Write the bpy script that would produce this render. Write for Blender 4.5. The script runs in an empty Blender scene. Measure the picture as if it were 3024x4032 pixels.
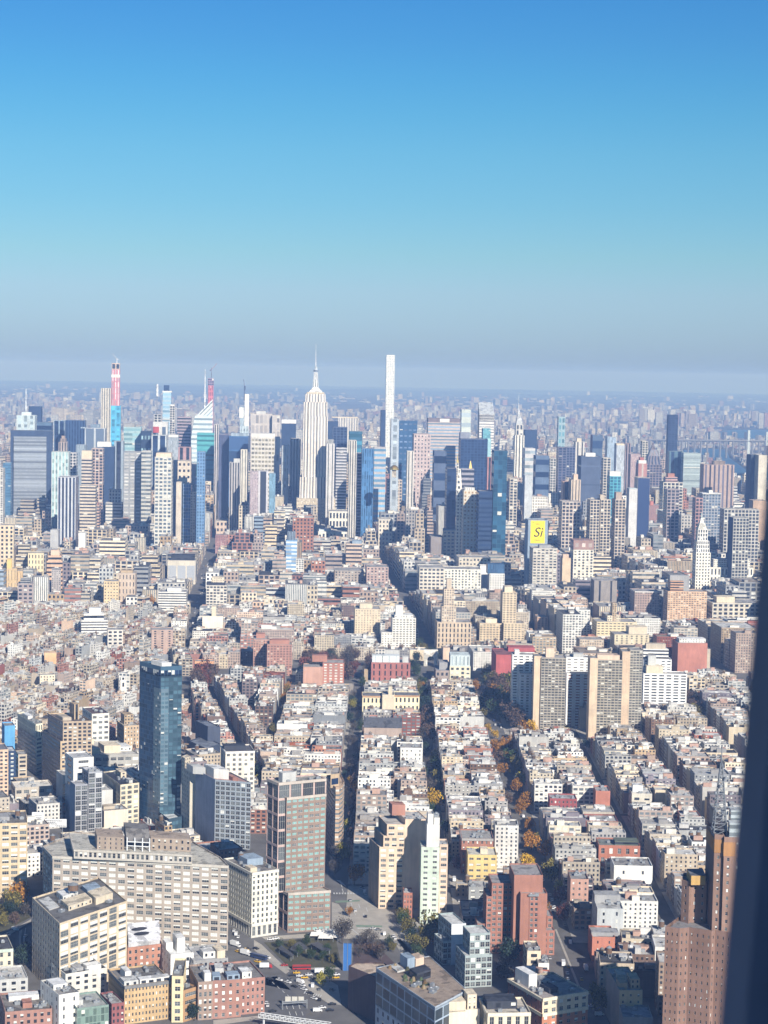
import bpy, math, random
import numpy as np
from mathutils import Vector, Matrix
random.seed(7)
RND = random.Random(11)
SC = bpy.context.scene
COL = SC.collection
R = math.radians

# ------------------------------------------------------------------ camera
F, PIT, ROL, EYE = 7388.0, R(4.285), R(1.05), 390.0       # focal length in photo pixels, pitch, roll, eye height
cd = bpy.data.cameras.new("Camera")
cam = bpy.data.objects.new("Camera", cd)
COL.objects.link(cam)
cd.sensor_fit = 'HORIZONTAL'; cd.sensor_width = 36.0; cd.lens = 36.0 * F / 3024.0
cd.clip_start = 0.05; cd.clip_end = 120000.0
cp, sp, cr, sr = math.cos(PIT), math.sin(PIT), math.cos(ROL), math.sin(ROL)
R0, U0, FW = Vector((1, 0, 0)), Vector((0, sp, cp)), Vector((0, cp, -sp))
rt, up = R0 * cr + U0 * sr, U0 * cr - R0 * sr
cam.matrix_world = Matrix(((rt.x, up.x, -FW.x, 0), (rt.y, up.y, -FW.y, 0), (rt.z, up.z, -FW.z, EYE), (0, 0, 0, 1)))
cd.dof.use_dof = True; cd.dof.focus_distance = 2500.0; cd.dof.aperture_fstop = cd.lens / 3.0
SC.camera = cam

# ------------------------------------------------------------------ light
SUN_AZ, SUN_EL = 155.0, 28.0            # degrees clockwise from the view axis; above the horizon
W = bpy.data.worlds.new("World"); SC.world = W; W.use_nodes = True
nt = W.node_tree; nt.nodes.clear()
out = nt.nodes.new('ShaderNodeOutputWorld'); bg = nt.nodes.new('ShaderNodeBackground')
sky = nt.nodes.new('ShaderNodeTexSky'); sky.sky_type = 'NISHITA'; sky.sun_disc = False
sky.sun_elevation = R(SUN_EL); sky.sun_rotation = R(SUN_AZ)
sky.air_density = 1.0; sky.dust_density = 0.6; sky.ozone_density = 3.0; sky.altitude = 200
tc = nt.nodes.new('ShaderNodeTexCoord'); sx = nt.nodes.new('ShaderNodeSeparateXYZ')
rmp = nt.nodes.new('ShaderNodeValToRGB'); mul = nt.nodes.new('ShaderNodeMix'); mul.data_type = 'RGBA'; mul.blend_type = 'MULTIPLY'
mul.inputs['Factor'].default_value = 1.0
mp = nt.nodes.new('ShaderNodeMapRange'); mp.inputs['From Min'].default_value = -0.02; mp.inputs['From Max'].default_value = 0.60
nt.links.new(tc.outputs['Generated'], sx.inputs[0]); nt.links.new(sx.outputs['Z'], mp.inputs['Value'])
nt.links.new(mp.outputs[0], rmp.inputs['Fac'])
SKY_STOPS = [(0.0, (0.37, 0.53, 1.0)), (0.0998, (0.442, 0.576, 0.796)), (0.132, (0.401, 0.591, 0.724)), (0.1746, (0.336, 0.587, 0.721)), (0.2167, (0.298, 0.591, 0.725)), (0.2479, (0.255, 0.577, 0.732)), (0.2788, (0.221, 0.554, 0.745)), (0.3093, (0.201, 0.522, 0.75)), (0.3386, (0.182, 0.503, 0.756)), (0.62, (0.13, 0.4, 0.64)), (1.0, (0.07, 0.22, 0.38))]   #SKYSTOPS
el = rmp.color_ramp.elements
el[0].position, el[0].color = SKY_STOPS[0][0], (*SKY_STOPS[0][1], 1)
el[1].position, el[1].color = SKY_STOPS[-1][0], (*SKY_STOPS[-1][1], 1)
for p_, c_ in SKY_STOPS[1:-1]:
    e_ = el.new(p_); e_.color = (*c_, 1)
nt.links.new(sky.outputs[0], mul.inputs['A']); nt.links.new(rmp.outputs[0], mul.inputs['B'])
nt.links.new(mul.outputs['Result'], bg.inputs['Color']); bg.inputs['Strength'].default_value = 0.10
nt.links.new(bg.outputs[0], out.inputs['Surface'])
sd = bpy.data.lights.new("Sun", 'SUN'); sd.energy = 4.6; sd.angle = R(0.53); sd.color = (1.0, 0.955, 0.915)
sun = bpy.data.objects.new("Sun", sd); COL.objects.link(sun)
S_DIR = Vector((math.sin(R(SUN_AZ)) * math.cos(R(SUN_EL)), math.cos(R(SUN_AZ)) * math.cos(R(SUN_EL)), math.sin(R(SUN_EL))))
sun.rotation_euler = S_DIR.to_track_quat('Z', 'Y').to_euler(); sun.location = (0, -50, 900)
SC.view_settings.view_transform = 'Standard'; SC.view_settings.look = 'None'
SC.view_settings.exposure = 0.48; SC.view_settings.gamma = 1.0; SC.view_settings.use_curve_mapping = False
cy = SC.cycles
cy.max_bounces = 4; cy.diffuse_bounces = 2; cy.glossy_bounces = 2; cy.transmission_bounces = 2; cy.volume_bounces = 0
cy.use_denoising = True; cy.use_adaptive_sampling = True; cy.adaptive_threshold = 0.02
cy.caustics_reflective = False; cy.caustics_refractive = False

# ------------------------------------------------------------------ photo pixel -> place in the world
def ray(x, y):
    a, b = x - 1512, y - 2016
    X, Y = a * cr + b * sr, -a * sr + b * cr
    d = -Y / F
    return (X / F, cp + d * sp, -sp + d * cp)
def G(x, y, z=0.0):
    r = ray(x, y); t = (z - EYE) / r[2]
    return (r[0] * t, r[1] * t)
def AT(x, y, d):
    r = ray(x, y); t = d / math.hypot(r[0], r[1])
    return (r[0] * t, r[1] * t, EYE + r[2] * t)
def gd(x, y): return math.hypot(*G(x, y))
def HT(xb, yb, xt, yt): return AT(xt, yt, gd(xb, yb))[2]
def PJ(X, Y, Z):
    fw = Y * cp - (Z - EYE) * sp; u = Y * sp + (Z - EYE) * cp
    a, b = X / fw * F, -u / fw * F
    return (1512 + a * cr - b * sr, 2016 + a * sr + b * cr)
VIEW = 32.64
def dirs(brg):                      # unit vectors: along the cross street (east) and along the avenue (north)
    t = R(brg - VIEW)
    return (math.cos(t), -math.sin(t)), (math.sin(t), math.cos(t))
def P3(z, A, B, C):                 # roof corners back-left, near, right -> CCW plan [near, right, back-right, back-left]
    a, b, c = G(*A, z), G(*B, z), G(*C, z)
    return [b, c, (a[0] + c[0] - b[0], a[1] + c[1] - b[1]), a]
def P2(xl, yl, xr, d, dep, brg):    # front-left roof pixel, right pixel, distance, depth, bearing of the side walls
    X, Y, z = AT(xl, yl, d)
    e, n = dirs(brg)
    r = ray(xr, yl); k = r[0] / r[1]
    w = (k * Y - X) / (e[0] - k * e[1])
    w = max(w, 3.0)
    p = (X, Y); q = (X + e[0] * w, Y + e[1] * w)
    return [p, q, (q[0] + n[0] * dep, q[1] + n[1] * dep), (p[0] + n[0] * dep, p[1] + n[1] * dep)], z
def inset(poly, m):
    cx = sum(p[0] for p in poly) / len(poly); cy_ = sum(p[1] for p in poly) / len(poly)
    o = []
    for x, y in poly:
        L = math.hypot(x - cx, y - cy_) or 1
        k = max(0.05, (L - m) / L); o.append((cx + (x - cx) * k, cy_ + (y - cy_) * k))
    return o
def sub(poly, u0, u1, v0, v1):      # part of a 4-corner plan in its own 0..1 coordinates
    a, b, c, d = poly
    def at(u, v): return tuple((a[i] * (1 - u) + b[i] * u) * (1 - v) + (d[i] * (1 - u) + c[i] * u) * v for i in (0, 1))
    return [at(u0, v0), at(u1, v0), at(u1, v1), at(u0, v1)]

# ------------------------------------------------------------------ materials
def mat(name):
    m = bpy.data.materials.new(name); m.use_nodes = True
    n = m.node_tree; b = n.nodes['Principled BSDF']; return m, n, b
def N(n, t, **k):
    x = n.nodes.new(t)
    for a, v in k.items(): setattr(x, a, v)
    return x
def M2(n, op, a, b=None, c=None):
    x = N(n, 'ShaderNodeMath', operation=op)
    for i, v in enumerate((a, b, c)):
        if v is None: continue
        if isinstance(v, (int, float)): x.inputs[i].default_value = v
        else: n.links.new(v, x.inputs[i])
    return x.outputs[0]
def MX(n, f, a, b, bt='MIX'):
    x = N(n, 'ShaderNodeMix', data_type='RGBA', blend_type=bt)
    for k, v in (('Factor', f), ('A', a), ('B', b)):
        if isinstance(v, (int, float)): x.inputs[k].default_value = v
        elif isinstance(v, tuple): x.inputs[k].default_value = (*v, 1)
        else: n.links.new(v, x.inputs[k])
    return x.outputs['Result']
def plain(name, col, rough=0.8, metal=0.0, noise=0.25, scale=0.3, spec=0.3):
    m, n, b = mat(name)
    g = N(n, 'ShaderNodeNewGeometry'); t = N(n, 'ShaderNodeTexNoise'); t.inputs['Scale'].default_value = scale; t.inputs['Detail'].default_value = 5
    n.links.new(g.outputs['Position'], t.inputs['Vector'])
    f = M2(n, 'MULTIPLY_ADD', t.outputs['Fac'], 2 * noise, 1 - noise)
    v = N(n, 'ShaderNodeVectorMath', operation='SCALE'); v.inputs[0].default_value = col; n.links.new(f, v.inputs['Scale'])
    n.links.new(v.outputs[0], b.inputs['Base Color'])
    b.inputs['Roughness'].default_value = rough; b.inputs['Metallic'].default_value = metal; b.inputs['Specular IOR Level'].default_value = spec
    return m
def facade():
    m, n, b = mat("facade"); L = n.links.new
    uv = N(n, 'ShaderNodeUVMap', uv_map='UVMap'); s = N(n, 'ShaderNodeSeparateXYZ'); L(uv.outputs[0], s.inputs[0])
    aw, ag, ap = (N(n, 'ShaderNodeAttribute', attribute_name=k) for k in ('wall', 'glass', 'par'))
    p = N(n, 'ShaderNodeSeparateColor'); L(ap.outputs['Color'], p.inputs[0])
    fu, fv = M2(n, 'FRACT', s.outputs[0]), M2(n, 'FRACT', s.outputs[1])
    iu, iv = M2(n, 'FLOOR', s.outputs[0]), M2(n, 'FLOOR', s.outputs[1])
    du = M2(n, 'ABSOLUTE', M2(n, 'SUBTRACT', fu, 0.5)); dv = M2(n, 'ABSOLUTE', M2(n, 'SUBTRACT', fv, 0.5))
    win = M2(n, 'MULTIPLY', M2(n, 'LESS_THAN', du, M2(n, 'MULTIPLY', p.outputs[0], 0.5)), M2(n, 'LESS_THAN', dv, M2(n, 'MULTIPLY', p.outputs[1], 0.5)))
    cv = N(n, 'ShaderNodeCombineXYZ'); L(iu, cv.inputs[0]); L(iv, cv.inputs[1]); L(M2(n, 'MULTIPLY', aw.outputs['Alpha'], 97.0), cv.inputs[2])
    wn = N(n, 'ShaderNodeTexWhiteNoise', noise_dimensions='3D'); L(cv.outputs[0], wn.inputs['Vector'])
    rc = N(n, 'ShaderNodeSeparateColor'); L(wn.outputs['Color'], rc.inputs[0])
    gl = N(n, 'ShaderNodeVectorMath', operation='SCALE'); L(ag.outputs['Color'], gl.inputs[0])
    L(M2(n, 'MULTIPLY_ADD', rc.outputs[0], 1.1, 0.45), gl.inputs['Scale'])
    hv = M2(n, 'ADD', M2(n, 'DIVIDE', M2(n, 'SUBTRACT', fv, 0.5), M2(n, 'MAXIMUM', p.outputs[1], 0.05)), 0.5)
    bl = M2(n, 'MULTIPLY', M2(n, 'LESS_THAN', wn.outputs['Value'], p.outputs[2]), M2(n, 'GREATER_THAN', hv, M2(n, 'MULTIPLY', rc.outputs[1], 0.9)))
    pane = MX(n, bl, gl.outputs[0], (0.62, 0.62, 0.57))
    g = N(n, 'ShaderNodeNewGeometry')
    t1 = N(n, 'ShaderNodeTexNoise'); t1.inputs['Scale'].default_value = 0.07; t1.inputs['Detail'].default_value = 6; t1.inputs['Roughness'].default_value = 0.65
    L(g.outputs['Position'], t1.inputs['Vector'])
    bnd = N(n, 'ShaderNodeTexWhiteNoise', noise_dimensions='2D'); c2 = N(n, 'ShaderNodeCombineXYZ'); L(iv, c2.inputs[0]); L(aw.outputs['Alpha'], c2.inputs[1]); L(c2.outputs[0], bnd.inputs['Vector'])
    vm = N(n, 'ShaderNodeVectorMath', operation='MULTIPLY'); L(g.outputs['Position'], vm.inputs[0]); vm.inputs[1].default_value = (.55, .55, .05)
    t2 = N(n, 'ShaderNodeTexNoise'); t2.inputs['Scale'].default_value = 1.0; t2.inputs['Detail'].default_value = 4; L(vm.outputs[0], t2.inputs['Vector'])
    tone = M2(n, 'MULTIPLY', M2(n, 'ADD', M2(n, 'MULTIPLY_ADD', t1.outputs['Fac'], 0.75, 0.60), M2(n, 'MULTIPLY', bnd.outputs['Value'], 0.07)), M2(n, 'MULTIPLY_ADD', t2.outputs['Fac'], .5, .74))
    wl = N(n, 'ShaderNodeVectorMath', operation='SCALE'); L(aw.outputs['Color'], wl.inputs[0]); L(tone, wl.inputs['Scale'])
    L(MX(n, win, wl.outputs[0], pane), b.inputs['Base Color'])
    cle = M2(n, 'MULTIPLY', ag.outputs['Alpha'], M2(n, 'MULTIPLY', win, M2(n, 'SUBTRACT', 1.0, bl)))
    L(M2(n, 'MULTIPLY_ADD', cle, -0.68, 0.88), b.inputs['Roughness'])
    L(M2(n, 'MULTIPLY_ADD', cle, 0.3, 0.2), b.inputs['Specular IOR Level'])
    return m
def roofmat():
    m, n, b = mat("roofing"); L = n.links.new
    aw = N(n, 'ShaderNodeAttribute', attribute_name='wall'); g = N(n, 'ShaderNodeNewGeometry')
    t1 = N(n, 'ShaderNodeTexNoise'); t1.inputs['Scale'].default_value = 0.30; t1.inputs['Detail'].default_value = 8; t1.inputs['Roughness'].default_value = 0.75
    L(g.outputs['Position'], t1.inputs['Vector'])
    t3 = N(n, 'ShaderNodeTexNoise'); t3.inputs['Scale'].default_value = 0.11; t3.inputs['Detail'].default_value = 3; L(g.outputs['Position'], t3.inputs['Vector'])
    tar = M2(n, 'MULTIPLY_ADD', M2(n, 'GREATER_THAN', t3.outputs['Fac'], .56), -.38, 1.0)
    f = M2(n, 'MULTIPLY', tar, M2(n, 'MULTIPLY_ADD', t1.outputs['Fac'], 1.7, 0.18))
    wl = N(n, 'ShaderNodeVectorMath', operation='SCALE'); L(aw.outputs['Color'], wl.inputs[0]); L(f, wl.inputs['Scale'])
    L(wl.outputs[0], b.inputs['Base Color']); b.inputs['Roughness'].default_value = 0.9; b.inputs['Specular IOR Level'].default_value = 0.2
    return m
FAC, ROOF = facade(), roofmat()
MATS = [FAC, ROOF]
WOODM = plain("weathered_wood", (0.16, 0.10, 0.065), 0.9)
STEEL = plain("painted_steel", (0.30, 0.32, 0.34), 0.5, 0.3)
WHITEM = plain("white_metal", (0.75, 0.76, 0.76), 0.5, 0.0, 0.08)
DARKM = plain("dark_metal", (0.035, 0.038, 0.045), 0.5)
REDM = plain("red_steel", (0.45, 0.07, 0.06), 0.6)
GOLDM = plain("gilded_roof", (0.75, 0.50, 0.16), 0.25, 0.8)
GLASSD = plain("window_glass_dark", (0.035, 0.04, 0.048), 0.12, 0, 0.4, 0.35, 0.5)
GLASSM = plain("window_glass_grey", (0.12, 0.135, 0.14), 0.15, 0, 0.4, 0.35, 0.5)
GLASST = plain("window_glass_teal", (0.21, 0.40, 0.385), 0.2, 0, 0.35, 0.35, 0.5)
BLINDM = plain("window_blind", (0.76, 0.77, 0.72), 0.8, 0, 0.08)
FRAMEM = plain("window_frame_paint", (0.55, 0.54, 0.50), 0.6, 0, 0.1)

# ------------------------------------------------------------------ mesh collector
class MB:
    def __init__(s): s.v = []; s.f = []; s.uv = []; s.w = []; s.g = []; s.p = []; s.m = []
    def face(s, pts, m=0, w=(.5, .5, .5, 0), g=(.03, .03, .04), p=(0, 0, 0), uv=None):
        i = len(s.v); s.v += pts; s.f.append(tuple(range(i, i + len(pts))))
        s.uv += uv if uv else [(0.0, 0.0)] * len(pts)
        s.w.append(w if len(w) == 4 else (*w, 0.0)); s.g.append((*g[:3], g[3] if len(g) > 3 else 1.0)); s.p.append((*p, 1.0)); s.m.append(m)
    def wall(s, a, b, z0, z1, st, seed=0.0, m=0, zr=None):
        L = math.hypot(b[0] - a[0], b[1] - a[1])
        nb = max(1, round(L / st['bay'])); H = z1 - z0; nf = max(1, round(H / st['flr']))
        o = int(seed * 50)
        s.face([(a[0], a[1], z0), (b[0], b[1], z0), (b[0], b[1], z1), (a[0], a[1], z1)], m, (*st['wall'], seed), st['glass'], (st['w'], st['h'], st['bl']),
               [(o, 0), (o + nb, 0), (o + nb, nf), (o, nf)])
    def prism(s, poly, z0, z1, st, seed=0.0, roof=None, styles=None, cap=True):
        n = len(poly)
        for i in range(n):
            s.wall(poly[i], poly[(i + 1) % n], z0, z1, (styles[i] if styles and styles[i] else st), seed + 0.013 * i)
        if cap: s.face([(x, y, z1) for x, y in poly], 1, roof or (.35, .35, .35))
    def box(s, c, sx_, sy_, z0, z1, col, m=1, ang=0.0, top=None):
        ca, sa = math.cos(ang), math.sin(ang)
        q = [(c[0] + u * ca - v * sa, c[1] + u * sa + v * ca) for u, v in ((-sx_ / 2, -sy_ / 2), (sx_ / 2, -sy_ / 2), (sx_ / 2, sy_ / 2), (-sx_ / 2, sy_ / 2))]
        for i in range(4):
            a, b = q[i], q[(i + 1) % 4]
            s.face([(*a, z0), (*b, z0), (*b, z1), (*a, z1)], m, col)
        s.face([(*p, z1) for p in q], m, top or col)
    def frus(s, p0, z0, p1, z1, m=1, col=(.5, .5, .5), st=None, cap=True, seed=0.0):
        n = len(p0)
        for i in range(n):
            j = (i + 1) % n
            if st:
                L = math.hypot(p0[j][0] - p0[i][0], p0[j][1] - p0[i][1]); nb = max(1, round(L / st['bay'])); nf = max(1, round((z1 - z0) / st['flr']))
                s.face([(*p0[i], z0), (*p0[j], z0), (*p1[j], z1), (*p1[i], z1)], 0, (*st['wall'], seed), st['glass'], (st['w'], st['h'], st['bl']), [(0, 0), (nb, 0), (nb, nf), (0, nf)])
            else:
                s.face([(*p0[i], z0), (*p0[j], z0), (*p1[j], z1), (*p1[i], z1)], m, col)
        if cap: s.face([(*p, z1) for p in p1], m if not st else 1, col)
    def tube(s, c, r0, r1, z0, z1, n=10, m=1, col=(.5, .5, .5)):
        a = [(c[0] + r0 * math.cos(6.2832 * k / n), c[1] + r0 * math.sin(6.2832 * k / n)) for k in range(n)]
        b = [(c[0] + r1 * math.cos(6.2832 * k / n), c[1] + r1 * math.sin(6.2832 * k / n)) for k in range(n)]
        s.frus(a, z0, b, z1, m, col)
    def bar(s, p, q, r, m=1, col=(.5, .5, .5)):
        p, q = Vector(p), Vector(q); d = (q - p).normalized()
        a = d.orthogonal().normalized() * r; b = d.cross(a).normalized() * r
        o = [a + b, b - a, -a - b, a - b]
        for i in range(4):
            j = (i + 1) % 4
            s.face([tuple(p + o[i]), tuple(p + o[j]), tuple(q + o[j]), tuple(q + o[i])], m, col)
    def mesh(s, name, mats=None, smooth=False):
        me = bpy.data.meshes.new(name); me.from_pydata(s.v, [], s.f)
        u = me.uv_layers.new(name='UVMap'); u.data.foreach_set('uv', np.array(s.uv, dtype=np.float32).ravel())
        for k, d in (('wall', s.w), ('glass', s.g), ('par', s.p)):
            a = me.attributes.new(k, 'FLOAT_COLOR', 'FACE'); a.data.foreach_set('color', np.array(d, dtype=np.float32).ravel())
        me.polygons.foreach_set('material_index', np.array(s.m, dtype=np.int32))
        for mm in (mats or MATS): me.materials.append(mm)
        me.update(); return me
    def build(s, name, mats=None, parent=None, loc=None):
        o = bpy.data.objects.new(name, s.mesh(name, mats)); COL.objects.link(o)
        if parent: o.parent = parent
        if loc: o.location = loc
        return o
def tag(o, label=None, cat=None, group=None, kind=None):
    for k, v in (('label', label), ('category', cat), ('group', group), ('kind', kind)):
        if v: o[k] = v
    return o
def empty(name, loc=(0, 0, 0), label=None, cat=None, group=None):
    o = bpy.data.objects.new(name, None); COL.objects.link(o); o.location = loc; o.empty_display_size = 5
    return tag(o, label, cat, group)
def link(name, me, parent=None, loc=None, rz=0.0):
    o = bpy.data.objects.new(name, me); COL.objects.link(o)
    if parent: o.parent = parent
    if loc: o.location = loc
    if rz: o.rotation_euler = (0, 0, rz)
    return o

# ------------------------------------------------------------------ facade styles
WC = dict(W=(.74, .72, .67), C=(.66, .57, .43), B=(.50, .43, .34), T=(.45, .34, .22), G=(.33, .33, .33), L=(.52, .52, .50), P=(.41, .325, .275), R=(.33, .12, .085),
          K=(.19, .13, .105), O=(.58, .31, .13), Y=(.68, .50, .20), N=(.035, .06, .12), D=(.05, .055, .07), U=(.12, .25, .42), E=(.16, .42, .44), S=(.27, .34, .42), M=(.40, .20, .15), V=(.24, .20, .21), H=(.66, .50, .38), A=(.62, .70, .72), Z=(.50, .63, .50))
GC = dict(k=(.035, .04, .05), b=(.05, .11, .21), t=(.09, .27, .31), l=(.30, .36, .40), n=(.018, .035, .08), g=(.14, .16, .17))
PT = dict(p=(3.2, 3.4, .45, .52, .25), P=(5.0, 3.8, .72, .58, .35), r=(6.0, 3.7, 1.1, .5, .06), v=(3.0, 8.0, .48, 1.1, 0), g=(2.2, 3.6, .86, .8, .06), d=(3.4, 3.2, .8, .55, .3), b=(9., 9., 0, 0, 0),
          q=(4.2, 3.6, .62, .6, .3), s=(3.6, 3.2, .36, .5, .3), V=(6., 20., .5, 1.1, 0), a=(4., 7.5, .55, .72, .1), w=(9., 7., .72, .72, .08), h=(8., 7.4, 1.1, .42, .04), G=(5., 7., .9, .9, .04), m=(6.5, 7., .5, .55, .1))
_SC = {}
def ST(code):
    if not isinstance(code, str): return code
    if code not in _SC:
        w, p, g = code.split('.'); b = PT[p]
        _SC[code] = dict(wall=WC[w], glass=GC[g], bay=b[0], flr=b[1], w=b[2], h=b[3], bl=0 if w in 'ND' and p in 'whrv' else b[4])
    return _SC[code]

HERO = []
KEEP = []      # plans that the ordinary buildings keep clear of
SHOW = []      # (left px, right px, lowest row to keep in sight, distance) of each building that nothing low may hide
def keep(poly, m=1.5): KEEP.append(inset(poly, -m))
CATS = dict(office_tower='office tower', apartment_tower='apartment tower', skyscraper='skyscraper', loft_building='loft building', apartment_building='apartment building', office_building='office building',
            hotel='hotel', brick_building='brick building', church='church', town_house='town house')
SEED = [0.1]
def nseed():
    SEED[0] = (SEED[0] * 7.31 + 0.137) % 0.97
    return SEED[0]

_TANK = {}
def tank_mesh(r=1.9):
    k = round(r, 1)
    if k not in _TANK:
        b = MB()
        for sx_ in (-1, 1):
            for sy_ in (-1, 1): b.bar((sx_ * r * .6, sy_ * r * .6, 0), (sx_ * r * .6, sy_ * r * .6, 2.6), .16, 1)
        b.box((0, 0), r * 1.7, r * 1.7, 2.4, 2.65, (.2, .2, .2))
        b.tube((0, 0), r, r * .95, 2.65, 6.2, 12, 0); b.tube((0, 0), r * 1.06, .1, 6.2, 7.7, 12, 1)
        me = bpy.data.meshes.new('water_tank'); _TANK[k] = b.mesh('water_tank', [WOODM, STEEL])
    return _TANK[k]
_UNIT = {}
def unit_mesh(v):
    if v not in _UNIT:
        b = MB(); q = random.Random(v)
        w, d, h = q.uniform(1.8, 4), q.uniform(1.8, 3), q.uniform(1.2, 2.4)
        b.box((0, 0), w, d, .25, h, (.5, .5, .5)); b.box((0, 0), w * .8, d * .8, 0, .25, (.2, .2, .2), 1); b.tube((0, 0), d * .24, d * .24, h, h + .2, 10, 0)
        _UNIT[v] = b.mesh('rooftop_unit', [[WHITEM, STEEL, FRAMEM][v % 3], STEEL])
    return _UNIT[v]

def roof_mesh(poly, z1, par, rc, wc, walls=None, mb=None):
    """roof deck with a parapet rim: deck at z1, rim to z1+par"""
    b = mb or MB(); n = len(poly)
    A = sum(poly[i][0] * poly[(i + 1) % n][1] - poly[(i + 1) % n][0] * poly[i][1] for i in range(n)) / 2
    t = min(.45, abs(A) ** .5 * .06); q = inset(poly, t * 1.4)
    b.face([(*p, z1) for p in q], 1, rc)
    for i in range(n):
        j = (i + 1) % n
        b.face([(*q[j], z1), (*q[i], z1), (*q[i], z1 + par), (*q[j], z1 + par)], 1, wc)
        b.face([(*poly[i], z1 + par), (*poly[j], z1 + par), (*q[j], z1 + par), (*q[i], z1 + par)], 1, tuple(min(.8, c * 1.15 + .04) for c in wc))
    return b
_WM = {}
def window_mesh(w, h, var, tint):
    k = (round(w, 1), round(h, 1), var, tint)
    if k not in _WM:
        b = MB(); gl = 0
        fr = min(.14, w * .06)
        bl = {0: 0, 1: .35, 2: .6, 3: 1.0, 4: 0}[var]; y1 = h / 2; y0 = -h / 2; ys = y1 - bl * h
        if bl < 1: b.face([(-w / 2, 0, y0), (w / 2, 0, y0), (w / 2, 0, ys), (-w / 2, 0, ys)], 3 if var == 4 else 0)
        if bl > 0: b.face([(-w / 2, 0, ys), (w / 2, 0, ys), (w / 2, 0, y1), (-w / 2, 0, y1)], 1)
        d = -.06
        def fb(x0, x1, z0, z1): b.face([(x0, d, z0), (x1, d, z0), (x1, d, z1), (x0, d, z1)], 2)
        fb(-w / 2, -w / 2 + fr, y0, y1); fb(w / 2 - fr, w / 2, y0, y1); fb(-w / 2 + fr, w / 2 - fr, y0, y0 + fr); fb(-w / 2 + fr, w / 2 - fr, y1 - fr, y1)
        nm = max(1, round(w / 1.5))
        for i in range(1, nm): x = -w / 2 + w * i / nm; fb(x - fr * .4, x + fr * .4, y0 + fr, y1 - fr)
        fb(-w / 2 + fr, w / 2 - fr, -fr * .4 + h * .08, fr * .4 + h * .08)
        _WM[k] = b.mesh('window', [GLASST if tint == 't' else GLASSD, GLASST if tint == 't' else BLINDM, FRAMEM, GLASSM])
    return _WM[k]
def real_wall(mb, a, b, z0, z1, st, wins, seed, rec=.35):
    L = math.hypot(b[0] - a[0], b[1] - a[1]); ux, uy = (b[0] - a[0]) / L, (b[1] - a[1]) / L; nx, ny = uy, -ux
    nb = max(1, round(L / st['bay'])); nf = max(1, round((z1 - z0) / st['flr'])); bw, fh = L / nb, (z1 - z0) / nf
    w, h = min(st['w'], .97) * bw, min(st['h'], .95) * fh; wc = (*st['wall'], seed)
    def P(u, z, d=0): return (a[0] + ux * u - nx * d, a[1] + uy * u - ny * d, z)
    def q(u0, u1, za, zb): mb.face([P(u0, za), P(u1, za), P(u1, zb), P(u0, zb)], 0, wc)
    zz = z0
    for f in range(nf):
        c = z0 + (f + .5) * fh; q(0, L, zz, c - h / 2); zz = c + h / 2
        x = 0.0
        for i in range(nb):
            cu = (i + .5) * bw; q(x, cu - w / 2, c - h / 2, c + h / 2); x = cu + w / 2
            l, r_, lo, hi = cu - w / 2, cu + w / 2, c - h / 2, c + h / 2
            for A, B_ in (((l, lo), (r_, lo)), ((r_, lo), (r_, hi)), ((r_, hi), (l, hi)), ((l, hi), (l, lo))):
                mb.face([P(*A), P(*B_), P(*B_, rec), P(*A, rec)], 0, wc)
            wins.append((P(cu, c, rec - .01), math.atan2(uy, ux), w, h, st))
        q(x, L, c - h / 2, c + h / 2)
    q(0, L, zz, z1)

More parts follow.
